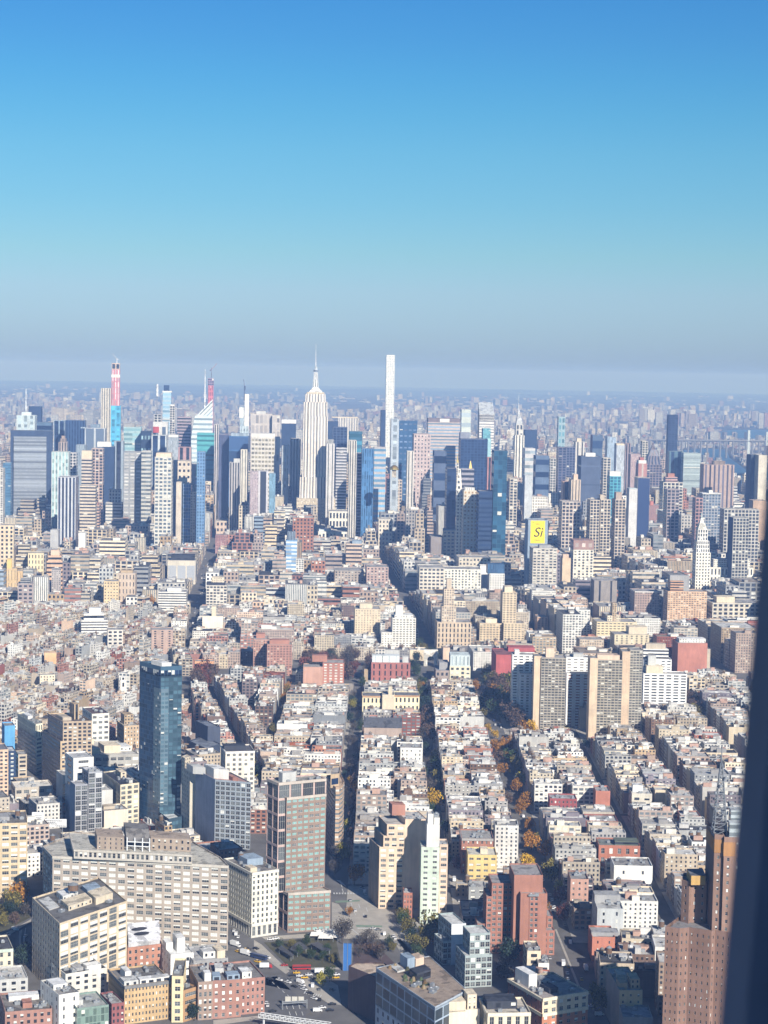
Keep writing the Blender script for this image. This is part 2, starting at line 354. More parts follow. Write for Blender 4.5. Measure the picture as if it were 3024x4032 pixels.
def bld(kind, label, tiers, roof=(.38, .37, .36), geo=0, par=1.0, bulk=None, tanks=0, units=0, vis=None, cat=None, cornice=None, seedv=None, extra=None, d=None, noshow=False):
    """tiers: list of (plan, z0, z1, style[, styles per edge]); one Empty with wall, roof, windows and rooftop parts as children"""
    P0 = tiers[0][0]; cx = sum(p[0] for p in P0) / len(P0); cy_ = sum(p[1] for p in P0) / len(P0)
    root = empty(kind, (cx, cy_, 0), label, cat or CATS.get(kind, kind.replace('_', ' ')))
    def loc(poly): return [(x - cx, y - cy_) for x, y in poly]
    mb = MB(); rbs = []; wins = []; sd = nseed() if seedv is None else seedv
    for t in tiers:
        poly, z0, z1, st = loc(t[0]), t[1], t[2], ST(t[3]); sts = [ST(x) if x else st for x in t[4]] if len(t) > 4 and t[4] else [st] * len(poly)
        n = len(poly); pz = par if (z1 - z0) > 6 else .3
        for i in range(n):
            a, b = poly[i], poly[(i + 1) % n]; s_ = sts[i]
            nx, ny = b[1] - a[1], a[0] - b[0]
            mx, my = (a[0] + b[0]) / 2 + cx, (a[1] + b[1]) / 2 + cy_
            facing = nx * -mx + ny * -my > 0
            if geo and facing and s_['w'] > 0 and not (len(t) > 5 and t[5]): real_wall(mb, a, b, z0, z1, s_, wins, sd)
            else: mb.wall(a, b, z0, z1, s_, sd + .011 * i)
            if pz: mb.face([(*a, z1), (*b, z1), (*b, z1 + pz), (*a, z1 + pz)], 0, (*s_['wall'], sd))
            if cornice and facing:
                L = math.hypot(nx, ny); o = (nx / L * .6, ny / L * .6)
                mb.face([(a[0] + o[0], a[1] + o[1], z1 - .9), (b[0] + o[0], b[1] + o[1], z1 - .9), (b[0] + o[0], b[1] + o[1], z1 + pz), (a[0] + o[0], a[1] + o[1], z1 + pz)], 0, (*cornice, sd))
                mb.face([(a[0] + o[0], a[1] + o[1], z1 + pz), (b[0] + o[0], b[1] + o[1], z1 + pz), (*b, z1 + pz), (*a, z1 + pz)], 0, (*cornice, sd))
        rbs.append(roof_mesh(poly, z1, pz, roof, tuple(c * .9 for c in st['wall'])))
    mb.build('wall', None, root); rfs = [b.build('roof', None, root) for b in rbs]
    if wins:
        wins.sort(key=lambda t: (t[0][0] + cx) ** 2 + (t[0][1] + cy_) ** 2 - t[0][2] * 60)
        tot = len(wins); step = 1
        rest = MB()
        for k, (p, ang, w, h, s_) in enumerate(wins):
            rr = RND.random(); bl = s_['bl']
            var = 0 if rr > bl + .25 else 4 if rr > bl else RND.choice((1, 2, 3, 3))
            tint = 't' if s_['glass'] == GC['t'] else 'k'
            me = window_mesh(w, h, var, tint)
            if k < 100: link('window', me, root, p, ang)
            else:
                ca, sa = math.cos(ang), math.sin(ang)
                for f in me.polygons:
                    rest.face([(p[0] + me.vertices[i].co.x * ca - me.vertices[i].co.y * sa, p[1] + me.vertices[i].co.x * sa + me.vertices[i].co.y * ca, p[2] + me.vertices[i].co.z) for i in f.vertices], f.material_index + (4 if tint == 't' else 0))
        if rest.f: tag(rest.build('window', [GLASSD, BLINDM, FRAMEM, GLASSM, GLASST, GLASST, FRAMEM, GLASSM], root), kind='stuff')
    ph, zt = loc(tiers[-1][0]), tiers[-1][2]
    for bk in (bulk or []):
        u0, u1, v0, v1, hh, code = bk[:6]; bb = MB(); hh = max(hh, .3); pl = sub(loc(tiers[bk[6]][0]) if len(bk) > 6 else ph, u0, u1, v0, v1); zb = tiers[bk[6]][2] if len(bk) > 6 else zt
        bb.prism(pl, zb + .02, zb + hh, ST(code), nseed(), tuple(min(.75, c * 1.1) for c in ST(code)['wall'])); bb.build('bulkhead', None, rfs[bk[6] if len(bk) > 6 else -1])
    rq = random.Random(int(sd * 1e5))
    if len(ph) == 4:
        for k in range(tanks):
            c = sub(ph, *(lambda u, v: (u, u, v, v))(rq.uniform(.2, .8), rq.uniform(.3, .8)))[0]; link('water_tank', tank_mesh(), rfs[-1], (*c, zt), rq.random())
        for k in range(units):
            c = sub(ph, *(lambda u, v: (u, u, v, v))(rq.uniform(.1, .9), rq.uniform(.12, .85)))[0]; link('rooftop_unit', unit_mesh(rq.randrange(9)), rfs[-1], (*c, zt), math.atan2(ph[1][1] - ph[0][1], ph[1][0] - ph[0][0]))
    for t in tiers: keep(t[0])
    pc_ = PJ(cx, cy_, zt); HERO.append((pc_[0], pc_[1], label))
    if not noshow:
        pxs = [PJ(x, y, tiers[0][2]) for x, y in P0]; yv = vis if vis else min(p[1] for p in pxs) + 60
        SHOW.append((min(p[0] for p in pxs), max(p[0] for p in pxs), yv, min(y for x, y in P0)))
    root['_c'] = 0; del root['_c']
    return root, (cx, cy_), loc
# ================================================================== buildings near the viewpoint
def PX(z, *pts): return [G(x, y, z) for x, y in pts]
def Q(xl, yt, xr, yb, dep, brg=32.6):
    d = -yb if yb < 0 else gd(xl, yb)
    return P2(xl, yt, xr, d, dep, brg)
def q(kind, label, xl, yt, xr, yb, dep, st, brg=32.6, sts=None, z0=0.0, **kw):
    poly, z = Q(xl, yt, xr, yb, dep, brg)
    if 'vis' not in kw: kw['vis'] = (yb - 8) if yb > 0 else yt + (60 if yb < -4000 else 90)
    return bld(kind, label, [(poly, z0, z, st, sts)], **kw)
def s_(code, **k):
    d = dict(ST(code)); d.update(k); return d
matte = lambda c: (*c, 0.0)

# pale loft block with the water tank, lower left
z = HT(125, 3830, 127, 3540); pl = P3(z, (127, 3540), (235, 3642), (501, 3553))
fr = s_('H.P.k', wall=(.66, .54, .38), bay=8.7, flr=4.4, w=.80, h=.86, bl=.78)
lf = s_('B.P.k', wall=(.60, .52, .42), bay=5.6, flr=4.4, w=.52, h=.55, bl=.1)
r, c, lc = bld('loft_building', 'pale loft building with tan piers, white spandrels and a water tank on its roof', [(pl, 0, z, fr, [None, None, None, lf])], geo=1, roof=(.17, .165, .16),
    bulk=[(.25, .60, .30, .55, 3.2, 'C.s.k'), (.62, .88, .22, .50, 4.5, 'C.b.k'), (.30, .52, .62, .85, 3.6, 'W.s.k'), (.66, .86, .60, .80, 3.0, 'S.b.k'), (.05, .2, .5, .9, .6, 'L.b.k')], units=9, vis=4000)
link('water_tank', tank_mesh(3.4), r, (*lc([sub(pl, .45, .45, .62, .62)[0]])[0], z + 3.2))

# the broad office block with long rows of windows
z = HT(901, 3743, 901, 3414); pl = P3(z, (170, 3336), (207, 3375), (901, 3414))
st = s_('B.P.k', wall=(.44, .38, .32), bay=6.42, flr=4.07, w=.74, h=.62, bl=.72)
up = P3(z + 7, (262, 3300), (291, 3346), (757, 3368)); up = [up[0], up[1], G(757 - 20, 3315, z + 7), G(275, 3280, z + 7)]
bk = PX(z, (207, 3375), (901, 3414), (868, 3380), (760, 3318), (300, 3280), (170, 3336))
bld('office_building', 'broad brownish office block with long rows of pale and dark windows and setback top floor', [(bk, 0, z, st, [None, None, s_('B.q.k'), s_('B.q.k'), s_('B.q.k'), None]), (up, z + 1, z + 7, s_('L.q.k', wall=(.52, .48, .42), bay=3.2, flr=6, w=.6, h=.55, bl=.3))],
    geo=1, roof=(.50, .48, .42), vis=3735, cornice=(.56, .52, .45), bulk=[(.66, 1.0, .25, .75, 8.5, s_('B.s.k', wall=(.36, .29, .23), bay=4.2, flr=4.5, w=.32, h=.5)), (.20, .43, .1, .6, 9., s_('B.s.k', wall=(.36, .29, .23), w=.2))])
mm = MB(); a = MB()
for k, u in enumerate((.455, .52, .585, .645)):
    p = sub(up, u, u, .12, .12)[0]; a.bar((*p, z + 7), (*p, z + 16), .3, 1)
p0, p1 = sub(up, .45, .45, .12, .12)[0], sub(up, .65, .65, .12, .12)[0]
for hh in (10.2, 13): a.bar((*p0, z + hh), (*p1, z + hh), .25, 1)
pq = sub(up, .45, .65, .12, .75); mm.frus(pq, z + 13, sub(up, .45, .65, .35, .75), z + 20, 1, (.2, .19, .18)); mm.prism(sub(up, .46, .64, .45, .75), z + 7, z + 13, ST('D.b.k'), .3, (.2, .2, .2))
rr = [o for o in COL.objects if o.get('label', '').startswith('broad brownish')][0]
for nm, b_, mts in (('louvred_housing', mm, None), ('steel_frame', a, [WHITEM, WHITEM])):
    o = b_.build(nm, mts, rr); o.matrix_parent_inverse = Matrix.Translation(-Vector(rr.location))

# white corner building beside the plaza
z = HT(988, 3694, 992, 3442); pl = P3(z, (883, 3385), (992, 3442), (1097, 3428))
bld('office_building', 'slim cream stone building with ornate lower floors facing the traffic plaza', [(pl, 0, 9, s_('W.v.k', wall=(.62, .60, .54), bay=4, flr=9, w=.55, h=.7)), (pl, 9, z, s_('W.q.k', wall=(.70, .67, .57), bay=3.5, flr=4.0, w=.46, h=.62, bl=.12))], geo=1, cornice=(.72, .69, .6), roof=(.24, .22, .2),
    bulk=[(.3, .9, .45, .8, 5, 'S.b.k'), (.05, .3, .1, .3, 3, 'C.b.k')], units=6, tanks=1, vis=3690)

# brown and teal tower
zt = 104.0; tw = P3(zt, (1052, 3070), (1096, 3088), (1284, 3070)); zp = HT(1130, 3674, 1134, 3521); pod = P3(zp, (1096, 3501), (1134, 3521), (1302, 3510))
zf = AT(1128, 3146, gd(1134, 3668))[2]; frn = P3(zf, (1106, 3132), (1128, 3146), (1284, 3130))
brk = s_('P.b.k', wall=(.50, .37, .33), glass=matte((.29, .19, .185)), bay=9.5, flr=11.5, w=.86, h=.86, bl=0)
tl = s_('K.P.t', wall=(.27, .20, .16), bay=4.1, flr=3.95, w=.76, h=.48, bl=.45)
zt2 = zt
bld('office_tower', 'tall office tower of purple brown brick panels with a gridded front of teal windows', [(pod, 0, zp, tl, [None, None, None, brk]), (frn, zp, zf, tl, [None, None, None, s_('D.b.k')]), (tw, zp, zt, brk)], geo=1, roof=(.40, .38, .33),
    bulk=[(.12, .40, .15, .5, 7, 'L.b.k')], units=7, vis=3660, cornice=(.5, .44, .38))

# tan tower with the rounded corner
z = HT(1312, 3374, 1315, 3100)
pts = [(1313, 3098), (1322, 3104), (1336, 3104), (1348, 3096), (1356, 3082), (1340, 3050), (1286, 3057)]
rb_ = s_('T.r.g', wall=(.50, .36, .25), flr=3.7, h=.42, bay=3.2, w=1.1, bl=.4)
bld('apartment_tower', 'slender tan brick tower with curved balcony bands on its rounded corner', [(PX(z, *pts), 0, z, rb_, [None, None, None, None, s_('T.p.k'), s_('T.p.k'), s_('P.q.k', wall=(.36, .25, .21), bay=4.5, flr=3.7, w=.5, h=.5, bl=.2)])], roof=(.5, .38, .28), vis=3370,  # left face browner than the front, shade painted into its wall
    extra=None)
pz = PX(z + 9, (1302, 3055), (1336, 3050), (1340, 3020), (1310, 3022)); bld('office_building', 'dark glazed penthouse and brick stair tower topping the rounded tan tower', [(pz, z - 1, z + 9, s_('T.P.n', bay=10, flr=9, w=.8, h=.5))], roof=(.4, .38, .36), noshow=True, cat='penthouse')

# peach stepped tower
h1, h2, h3 = HT(1490, 3578, 1494, 3338), HT(1490, 3578, 1510, 3294), HT(1490, 3578, 1524, 3249)
t1 = P3(h1, (1454, 3301), (1494, 3338), (1762, 3340)); t2 = P3(h2, (1474, 3258), (1510, 3294), (1700, 3296)); t3 = P3(h3, (1490, 3214), (1524, 3249), (1683, 3251))
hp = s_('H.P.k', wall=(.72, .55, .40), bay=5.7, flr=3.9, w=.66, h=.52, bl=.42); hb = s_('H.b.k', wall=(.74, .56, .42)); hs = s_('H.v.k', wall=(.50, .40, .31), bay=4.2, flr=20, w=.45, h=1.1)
def fl(p, a, b): return sub(p, a, b, 0, 1)
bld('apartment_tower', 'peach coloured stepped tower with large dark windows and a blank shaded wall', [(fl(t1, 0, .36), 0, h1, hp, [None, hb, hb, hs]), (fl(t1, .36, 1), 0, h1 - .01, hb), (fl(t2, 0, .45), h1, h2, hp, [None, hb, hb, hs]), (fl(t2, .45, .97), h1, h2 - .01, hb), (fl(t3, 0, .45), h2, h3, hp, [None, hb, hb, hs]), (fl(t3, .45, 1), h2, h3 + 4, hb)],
    geo=1, par=.6, roof=(.55, .52, .48), units=5, bulk=[(-.4, .2, .5, .9, 8, 'M.b.k')], vis=3570)
pl, z = Q(1659, 3341, 1731, 3638, 20, 31); z2 = HT(1659, 3638, 1681, 3218)
gw = s_('Z.p.k', wall=(.58, .66, .55), bay=6.6, flr=3.75, w=.46, h=.42, bl=.25)
bld('apartment_tower', 'narrow pale mint green tower with white upper terraces beside the peach wall', [(pl, 0, z, gw, [None, s_('H.P.k', bay=5, flr=3.75), None, None]), (sub(pl, .3, 1, .15, 1), z, z2 - 7, 'W.b.k'), (sub(pl, .35, .66, .3, 1), z2 - 7, z2, 'W.b.k'), (sub(pl, .70, 1, .3, 1), z2 - 7, z2 - 2, 'W.b.k')], geo=1, roof=(.6, .58, .54), units=3, vis=3630)
q('apartment_building', 'narrow peach wing attached right of the mint green tower', 1732, 3330, 1764, 3634, 16, s_('H.P.k', bay=6, flr=4, w=.7, h=.5), 31, geo=1, units=2)
q('brick_building', 'small old red brick house with fire escape in front of the peach tower', 1589, 3521, 1624, 3620, 14, s_('M.p.k', wall=(.40, .17, .12), bay=2.3, flr=3.4), 31, geo=1, roof=(.5, .5, .5), units=1)
q('loft_building', 'mustard yellow loft building with a cream stair box on the roof', 1842, 3370, 1957, 3484, 24, s_('Y.P.k', wall=(.66, .50, .22), bay=5.6, flr=4.3, w=.60, h=.38, bl=.35), 32, geo=1, roof=(.6, .58, .5), bulk=[(.45, .7, .3, .6, 4, 'C.b.k')], units=3)
q('brick_building', 'red brick tenement with arched windows directly behind the yellow building', 1818, 3305, 1943, 3440, 30, s_('M.p.k', wall=(.37, .18, .13), bay=3.4, flr=4.2, w=.36, h=.48, bl=.45), 32, geo=1, vis=3375, roof=(.36, .35, .33), units=6, cornice=(.36, .34, .32))
q('loft_building', 'grey rendered low building with white windows in front of the yellow one', 1846, 3497, 1912, 3572, 16, s_('G.P.l', wall=(.30, .31, .31), bay=6, flr=4.5, w=.5, h=.5, bl=.9), 32, geo=1, roof=(.45, .44, .42), units=2)

# red brick complex
rk = s_('M.P.k', wall=(.37, .175, .13), bay=4.0, flr=3.6, w=.62, h=.56, bl=.04); rbk = s_('M.b.k', wall=(.38, .185, .135))
p_a, za = Q(1937, 3482, 2024, 3755, 24, 30); p_a2, za2 = Q(1916, 3534, 1938, 3755, 22, 30); p_a3, za3 = Q(1880, 3642, 1918, 3752, 18, 30)
p_b, zb = Q(2025, 3450, 2138, 3780, 30, 30); p_c, zc = Q(2050, 3522, 2155, 3790, 14, 30); p_d, zd = Q(2134, 3668, 2184, 3760, 16, 30); p_e, ze = Q(2155, 3612, 2176, 3745, 18, 30)
bld('apartment_tower', 'large red brick apartment complex with stepped towers and square dark windows', [(p_a, 0, za, rk), (p_a2, 0, za2, rk), (p_a3, 0, za3, rk), (p_b, 0, zb, rbk), (p_c, 0, zc - .02, s_('M.b.k', wall=(.38, .185, .135), glass=GC['k'], bay=14, flr=3.6, w=0, h=.56)), (p_d, 0, zd, rk), (p_e, 0, ze, rk), (sub(p_c, .34, .68, -.03, .0), 2, zc - 1, rk)],
    geo=1, roof=(.35, .33, .32), units=6, vis=3740, par=.8)
pg, zg = Q(1778, 3645, 1835, 3800, 26, 15); pg2, zg2 = Q(1832, 3770, 1938, 3890, 24, 20); pg3, zg3 = Q(1858, 3690, 1938, 3890, 22, 20); pg4, zg4 = Q(1745, 3712, 1800, 3800, 18, 15)
gs = s_('S.g.g', wall=(.34, .40, .40), glass=(.10, .14, .15), bay=3.4, flr=4, w=.84, h=.74, bl=.2)
bld('office_building', 'small stepped glass building of green panes and white slabs near the gardens', [(pg, 0, zg, gs, [s_('L.b.k', wall=(.62, .64, .66)), None, None, None]), (pg2, 0, zg2, gs), (sub(pg3, 0, 1, .2, 1), zg2, zg3, gs), (pg4, 0, zg4, gs)], geo=1, roof=(.62, .62, .60), units=8, vis=3870)

# left: glass strip hotel, cream loft, blank box, and the blue glass tower
ph, zh = Q(296, 3095, 345, 3312, 16, 8); ph2, zh2 = Q(349, 3045, 403, 3304, 20, 8); ph0, zh0 = Q(289, 2990, 369, 3268, 26, 8)
gd_ = s_('D.G.k', wall=(.36, .37, .40), glass=(.03, .05, .06), bay=5.5, flr=4.1, w=.86, h=.86, bl=.08)
bld('hotel', 'narrow grey hotel with two dark glass strips and a white louvred crown', [(ph0, 0, zh0 - 26, s_('L.b.k', wall=(.36, .39, .44))), (ph0, zh0 - 26, zh0, s_('W.r.g', bay=20, flr=5, w=.5, h=.45)), (ph, 0, zh, gd_, [None, None, None, s_('S.b.k')]), (ph2, 0, zh2, gd_, [None, s_('L.b.k'), None, None])], geo=1, roof=(.5, .5, .5), units=3, vis=3290)
z = HT(474, 3250, 474, 3095); pl = P3(z, (405, 3043), (474, 3095), (548, 3086))
bld('loft_building', 'cream loft building with black flat roof and tall arched window bays', [(pl, 0, z, s_('C.P.k', wall=(.70, .62, .46), bay=5.6, flr=4.2, w=.66, h=.64, bl=.3), [None, None, None, s_('C.v.k', wall=(.62, .55, .42), bay=4, flr=8, w=.4, h=.8)])], geo=1, roof=(.05, .055, .075), units=6, tanks=0, bulk=[(.5, .8, .5, .8, 5, 'C.s.k'), (.55, .75, .1, .3, 2.6, 'L.b.k')], vis=3200)
q('office_building', 'blank cream rendered box with a single column of small windows', 410, 3198, 505, 3300, 22, s_('C.b.k', wall=(.74, .64, .52), bay=22, flr=6), 8, vis=3270, roof=(.35, .33, .3), units=4, bulk=[(.1, .6, .4, .8, 2.5, 'B.b.k')])
z = HT(663, 3261, 640, 2636); pl = P3(z, (550, 2615), (633, 2636), (717, 2633))
gA = s_('S.g.b', wall=(.05, .09, .14), glass=(.02, .06, .12), bay=2.6, flr=3.7, w=.86, h=.84, bl=.01); gB = s_('S.g.t', wall=(.045, .08, .11), glass=(.06, .115, .15), bay=3.4, flr=3.7, w=.84, h=.74, bl=.06)
pd = P3(HT(668, 3290, 668, 3236), (622, 3205), (664, 3236), (716, 3226))
bld('skyscraper', 'tall blue green glass tower standing alone on the left with open white crown', [(pl, 0, z - 7, gA, [gB, gB, gA, gA]), (sub(pl, -.02, .34, -.04, .3), 20, z * .86, s_('L.g.l', wall=(.13, .19, .23), glass=(.08, .14, .175), bay=3, flr=3.7, w=.8, h=.6, bl=.22)), (pl, z - 7, z, s_('S.d.n', wall=(.06, .12, .18), bay=3, flr=7, w=.8, h=.7)), (pd, 0, HT(668, 3290, 668, 3236), gB)],
    roof=(.6, .62, .62), bulk=[(.35, .8, .3, .8, 4, 'W.b.k', 2)], vis=3240, par=2.5)
# grey hotel pair and white neighbour
z = HT(845, 3348, 847, 3074); pl = P3(z, (771, 3034), (847, 3074), (988, 3085))
gh = s_('S.P.g', wall=(.30, .34, .38), glass=(.10, .14, .16), bay=4.4, flr=3.75, w=.78, h=.72, bl=.05)
bld('hotel', 'slate blue hotel slab with gridded glass front and white plant boxes on top', [(pl, 3, z, gh, [None, gh, None, s_('S.b.k', wall=(.30, .34, .42), bay=16, flr=3.75)])], geo=1, roof=(.42, .26, .22), bulk=[(.1, .52, .25, .75, 8, 'W.b.k'), (.55, .7, .1, .3, 3, 'M.b.k'), (-.3, .06, .6, .95, 6, 'L.b.k')], units=5, vis=3330)
z = HT(750, 3298, 748, 3041); pl = P3(z, (715, 3019), (748, 3041), (772, 3032))
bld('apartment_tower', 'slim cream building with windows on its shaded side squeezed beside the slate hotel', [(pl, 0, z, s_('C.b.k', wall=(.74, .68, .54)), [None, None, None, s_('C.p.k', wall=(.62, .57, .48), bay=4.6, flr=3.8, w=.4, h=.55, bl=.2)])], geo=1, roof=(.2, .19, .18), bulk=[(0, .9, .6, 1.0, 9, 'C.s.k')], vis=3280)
q('apartment_building', 'white building with rounded cornice and dark square windows behind the slate hotel', 888, 2964, 1003, 3230, 30, s_('C.P.k', wall=(.74, .68, .58), bay=5.4, flr=4.2, w=.52, h=.56, bl=.15), 20, vis=3090, geo=1, roof=(.12, .12, .14), bulk=[(0, .75, .3, .7, 4, 'D.b.k')], cornice=(.78, .75, .7))
z = HT(811, 2990, 811, 2868); pl = P3(z, (744, 2888), (811, 2918), (868, 2900)); z2 = HT(811, 2990, 811, 2845); p2 = P3(z2, (770, 2840), (818, 2864), (868, 2866))
bld('office_building', 'dark navy blue stepped box with blank walls right of the glass tower', [(pl, 0, z - 8, s_('N.b.k', wall=(.06, .075, .11))), (p2, 0, z2, s_('S.b.k', wall=(.085, .10, .14)))], roof=(.2, .22, .26), vis=2960)
# far-left lofts
z = HT(105, 3540, 105, 3250); pl, z = Q(-30, 3249, 108, 3540, 40, 20)
bld('loft_building', 'tan brick loft with broad paired windows and a chimney cluttered roof at left edge', [(pl, 0, z, s_('T.P.k', wall=(.58, .46, .30), bay=6.8, flr=4.2, w=.76, h=.58, bl=.5))], geo=1, roof=(.2, .19, .18), units=8, tanks=1, bulk=[(.2, .5, .3, .6, 3, 'G.b.k')], vis=3530)
z = HT(139, 3050, 141, 2856); pl = P3(z, (69, 2811), (141, 2856), (168, 2851))
wt = s_('W.v.k', wall=(.78, .72, .55), bay=3.2, flr=6, w=.4, h=.8)
sl = s_('P.q.k', wall=(.42, .34, .29), bay=3.6, flr=3.8, w=.55, h=.5, bl=.3)  # side wall darker than the front, shade mixed into its colour
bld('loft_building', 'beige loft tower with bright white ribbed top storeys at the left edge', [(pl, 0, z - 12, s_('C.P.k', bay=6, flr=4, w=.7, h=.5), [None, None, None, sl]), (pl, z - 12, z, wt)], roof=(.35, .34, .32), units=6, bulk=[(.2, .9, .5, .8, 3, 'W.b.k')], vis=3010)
z = HT(242, 3131, 240, 2923); pl = P3(z, (166, 2876), (238, 2923), (268, 2921)); sl2 = s_('P.q.k', wall=(.36, .28, .23), bay=3.0, flr=3.7, w=.5, h=.45, bl=.1)  # sl2: side brick darkened to stand for the dim, unlit face
fr2 = s_('T.P.k', wall=(.52, .40, .26), bay=6, flr=4, w=.55, h=.5)
up = P3(z + 18, (188, 2812), (248, 2845), (362, 2842))
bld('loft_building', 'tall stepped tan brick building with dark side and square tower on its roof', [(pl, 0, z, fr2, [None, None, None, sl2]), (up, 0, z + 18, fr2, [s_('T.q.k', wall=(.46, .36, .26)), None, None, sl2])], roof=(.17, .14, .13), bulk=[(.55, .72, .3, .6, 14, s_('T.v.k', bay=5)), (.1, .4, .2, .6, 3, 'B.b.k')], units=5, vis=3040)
q('loft_building', 'white loft with large square windows behind the stepped tan brick building', 362, 2815, 430, 3000, 40, s_('W.P.k', wall=(.70, .68, .62), bay=6.2, flr=5, w=.66, h=.5, bl=.2), 10, vis=2900, geo=1, roof=(.14, .10, .10), units=4)
pl = P3(20, (268, 2925), (345, 2978), (548, 2972)); 
bld('loft_building', 'long low grey loft building with industrial windows and cream rooftop boxes', [(pl, 0, 20, s_('G.P.k', wall=(.42, .41, .38), bay=7, flr=6.4, w=.78, h=.46, bl=.2))], geo=1, roof=(.55, .53, .48), bulk=[(.02, .3, .15, .5, 5, 'C.b.k'), (.4, .72, .2, .5, 7, 'C.b.k'), (.2, .34, .55, .8, 9, 'C.b.k'), (.75, .98, .3, .6, 4, 'W.s.k')], units=8, vis=3030)
q('loft_building', 'low beige loft with flat white roof below the tall tan brick building', 60, 3106, 208, 3160, 26, s_('B.P.k', wall=(.50, .45, .38), bay=7, flr=5, w=.7, h=.5, bl=.4), 14, roof=(.72, .69, .62), units=6, geo=1)
q('apartment_tower', 'tan apartment tower cut off by the left edge with small dark windows', -40, 2958, 33, 3140, 30, s_('T.p.k', wall=(.60, .44, .32), bay=4, flr=3.6, w=.55, h=.5, bl=.2), 14, vis=3130, roof=(.2, .2, .22))
q('office_building', 'dark navy tower with a column of lit round windows near the left edge', 34, 2962, 62, 3090, 24, s_('N.p.l', bay=9, flr=4, w=.4, h=.5, bl=1), 14, vis=3070, roof=(.6, .62, .64))
q('office_building', 'bright blue blank rooftop slab rising behind the navy tower', 18, 2862, 59, 3060, 20, s_('U.b.k', wall=(.13, .36, .62)), 14, vis=2925)
q('apartment_building', 'tan ornate apartment house just left of the blue glass tower', 489, 2862, 548, 2990, 28, s_('T.p.k', wall=(.56, .42, .28), bay=3.3, flr=3.6, w=.45, h=.5), 10, vis=2915, geo=1, units=4, tanks=1, bulk=[(.2, .8, .4, .9, 10, 'T.p.k')])
q('loft_building', 'narrow beige loft with dark windows below the white ribbed tower', 72, 2975, 106, 3075, 20, s_('B.P.k', bay=9, flr=4.2, w=.7, h=.5), 14, vis=3060)

# foreground rows at the bottom
def row(kind, label, x0, x1, y0, y1, st, zbase, geo=1, back=34, rf=(.22, .21, .2), **kw):
    z = HT(x0, zbase, x0, y0); a, b = G(x0, y0, z), G(x1, y1, z); L = math.hypot(b[0] - a[0], b[1] - a[1]); n = (-(b[1] - a[1]) / L, (b[0] - a[0]) / L)
    pl = [a, b, (b[0] + n[0] * back, b[1] + n[1] * back), (a[0] + n[0] * back, a[1] + n[1] * back)]
    return bld(kind, label, [(pl, 0, z, st)], geo=geo, roof=rf, vis=kw.pop('vis', zbase - 5), **kw), pl, z
row('brick_building', 'long orange brick warehouse with white bunting lines strung across its front', 490, 677, 3889, 3866, s_('O.p.k', wall=(.50, .35, .19), bay=2.15, flr=3.9, w=.42, h=.5, bl=.15), 4035, bulk=[(.0, .3, .02, .3, 3.5, 'L.s.k'), (.34, .98, .05, .22, 3, 'W.q.k'), (.15, .28, .4, .7, 5, 'W.b.k')], units=8, cornice=(.2, .2, .2), vis=4032)
row('brick_building', 'narrow cream brick building with three window columns beside the orange warehouse', 677, 722, 3850, 3850, s_('C.p.k', wall=(.72, .60, .38), bay=4.8, flr=4.2, w=.48, h=.6, bl=.05), 4026, units=2)
row('brick_building', 'burnt orange brick building with wide dark loft windows between cream and grey fronts', 722, 780, 3908, 3890, s_('O.P.k', wall=(.42, .25, .13), bay=8, flr=4.6, w=.74, h=.5, bl=.1), 4026, units=4, bulk=[(.1, .8, .3, .6, 4, 'G.b.k')], rf=(.14, .12, .1))
row('brick_building', 'grey brown brick building with pale grouped windows in the foreground row', 780, 838, 3874, 3870, s_('P.P.k', wall=(.34, .25, .20), bay=3.1, flr=4.2, w=.56, h=.62, bl=.7), 4018, units=3, bulk=[(.5, .95, .1, .3, 5, 'W.b.k')])
row('brick_building', 'dull red brick building with shop awning near the middle of the front row', 838, 895, 3868, 3866, s_('R.p.k', wall=(.36, .20, .16), bay=5, flr=4.3, w=.42, h=.52, bl=.6), 4012, units=3, bulk=[(.0, .55, .05, .3, 3.2, 'S.q.k'), (.3, .9, .5, .8, 3, 'L.b.k')])
row('brick_building', 'bright red brick building with arched dark windows in the front row', 895, 950, 3866, 3862, s_('R.p.k', wall=(.37, .20, .155), bay=3.8, flr=4.3, w=.40, h=.5, bl=.3), 4008, units=2, bulk=[(.05, .95, .08, .3, 3.2, 'S.q.k')])
row('brick_building', 'red brick corner building with bright red shopfront at the right end of the row', 950, 1043, 3862, 3853, s_('R.p.k', wall=(.38, .205, .165), bay=3.1, flr=4.3, w=.42, h=.5, bl=.35), 3996, units=4, bulk=[(.1, .5, .1, .4, 4, 'W.s.k')])
q('apartment_building', 'bright white stepped rooftop apartments behind the red brick front row', 672, 3765, 762, 3870, 24, s_('W.s.k', wall=(.80, .79, .76), bay=6, flr=5, w=.25, h=.4), 12, vis=3820, roof=(.74, .74, .72), bulk=[(.4, .75, .3, .8, 9, 'W.b.k'), (.0, .3, .5, .9, 5, 'W.b.k')])
q('loft_building', 'flat grey roofed block with cream parapets beside the white rooftop apartments', 762, 3790, 898, 3880, 30, 'G.p.k', 12, vis=3840, roof=(.42, .42, .42), bulk=[(.35, .7, .2, .5, 4, 'W.s.k'), (.72, .95, .1, .5, 5, 'C.b.k')], units=6)
z = HT(500, 3850, 500, 3745); pl = P3(z, (497, 3688), (502, 3738), (637, 3722))
bld('brick_building', 'reddish brick building under a large tilted white metal roof with oval openings', [(pl, 0, z, s_('M.p.k', wall=(.44, .22, .15), bay=4, flr=4))], geo=1, roof=(.3, .28, .28), vis=3770, tanks=0)
rr = [o for o in COL.objects if o.get('label', '').startswith('reddish brick')][0]
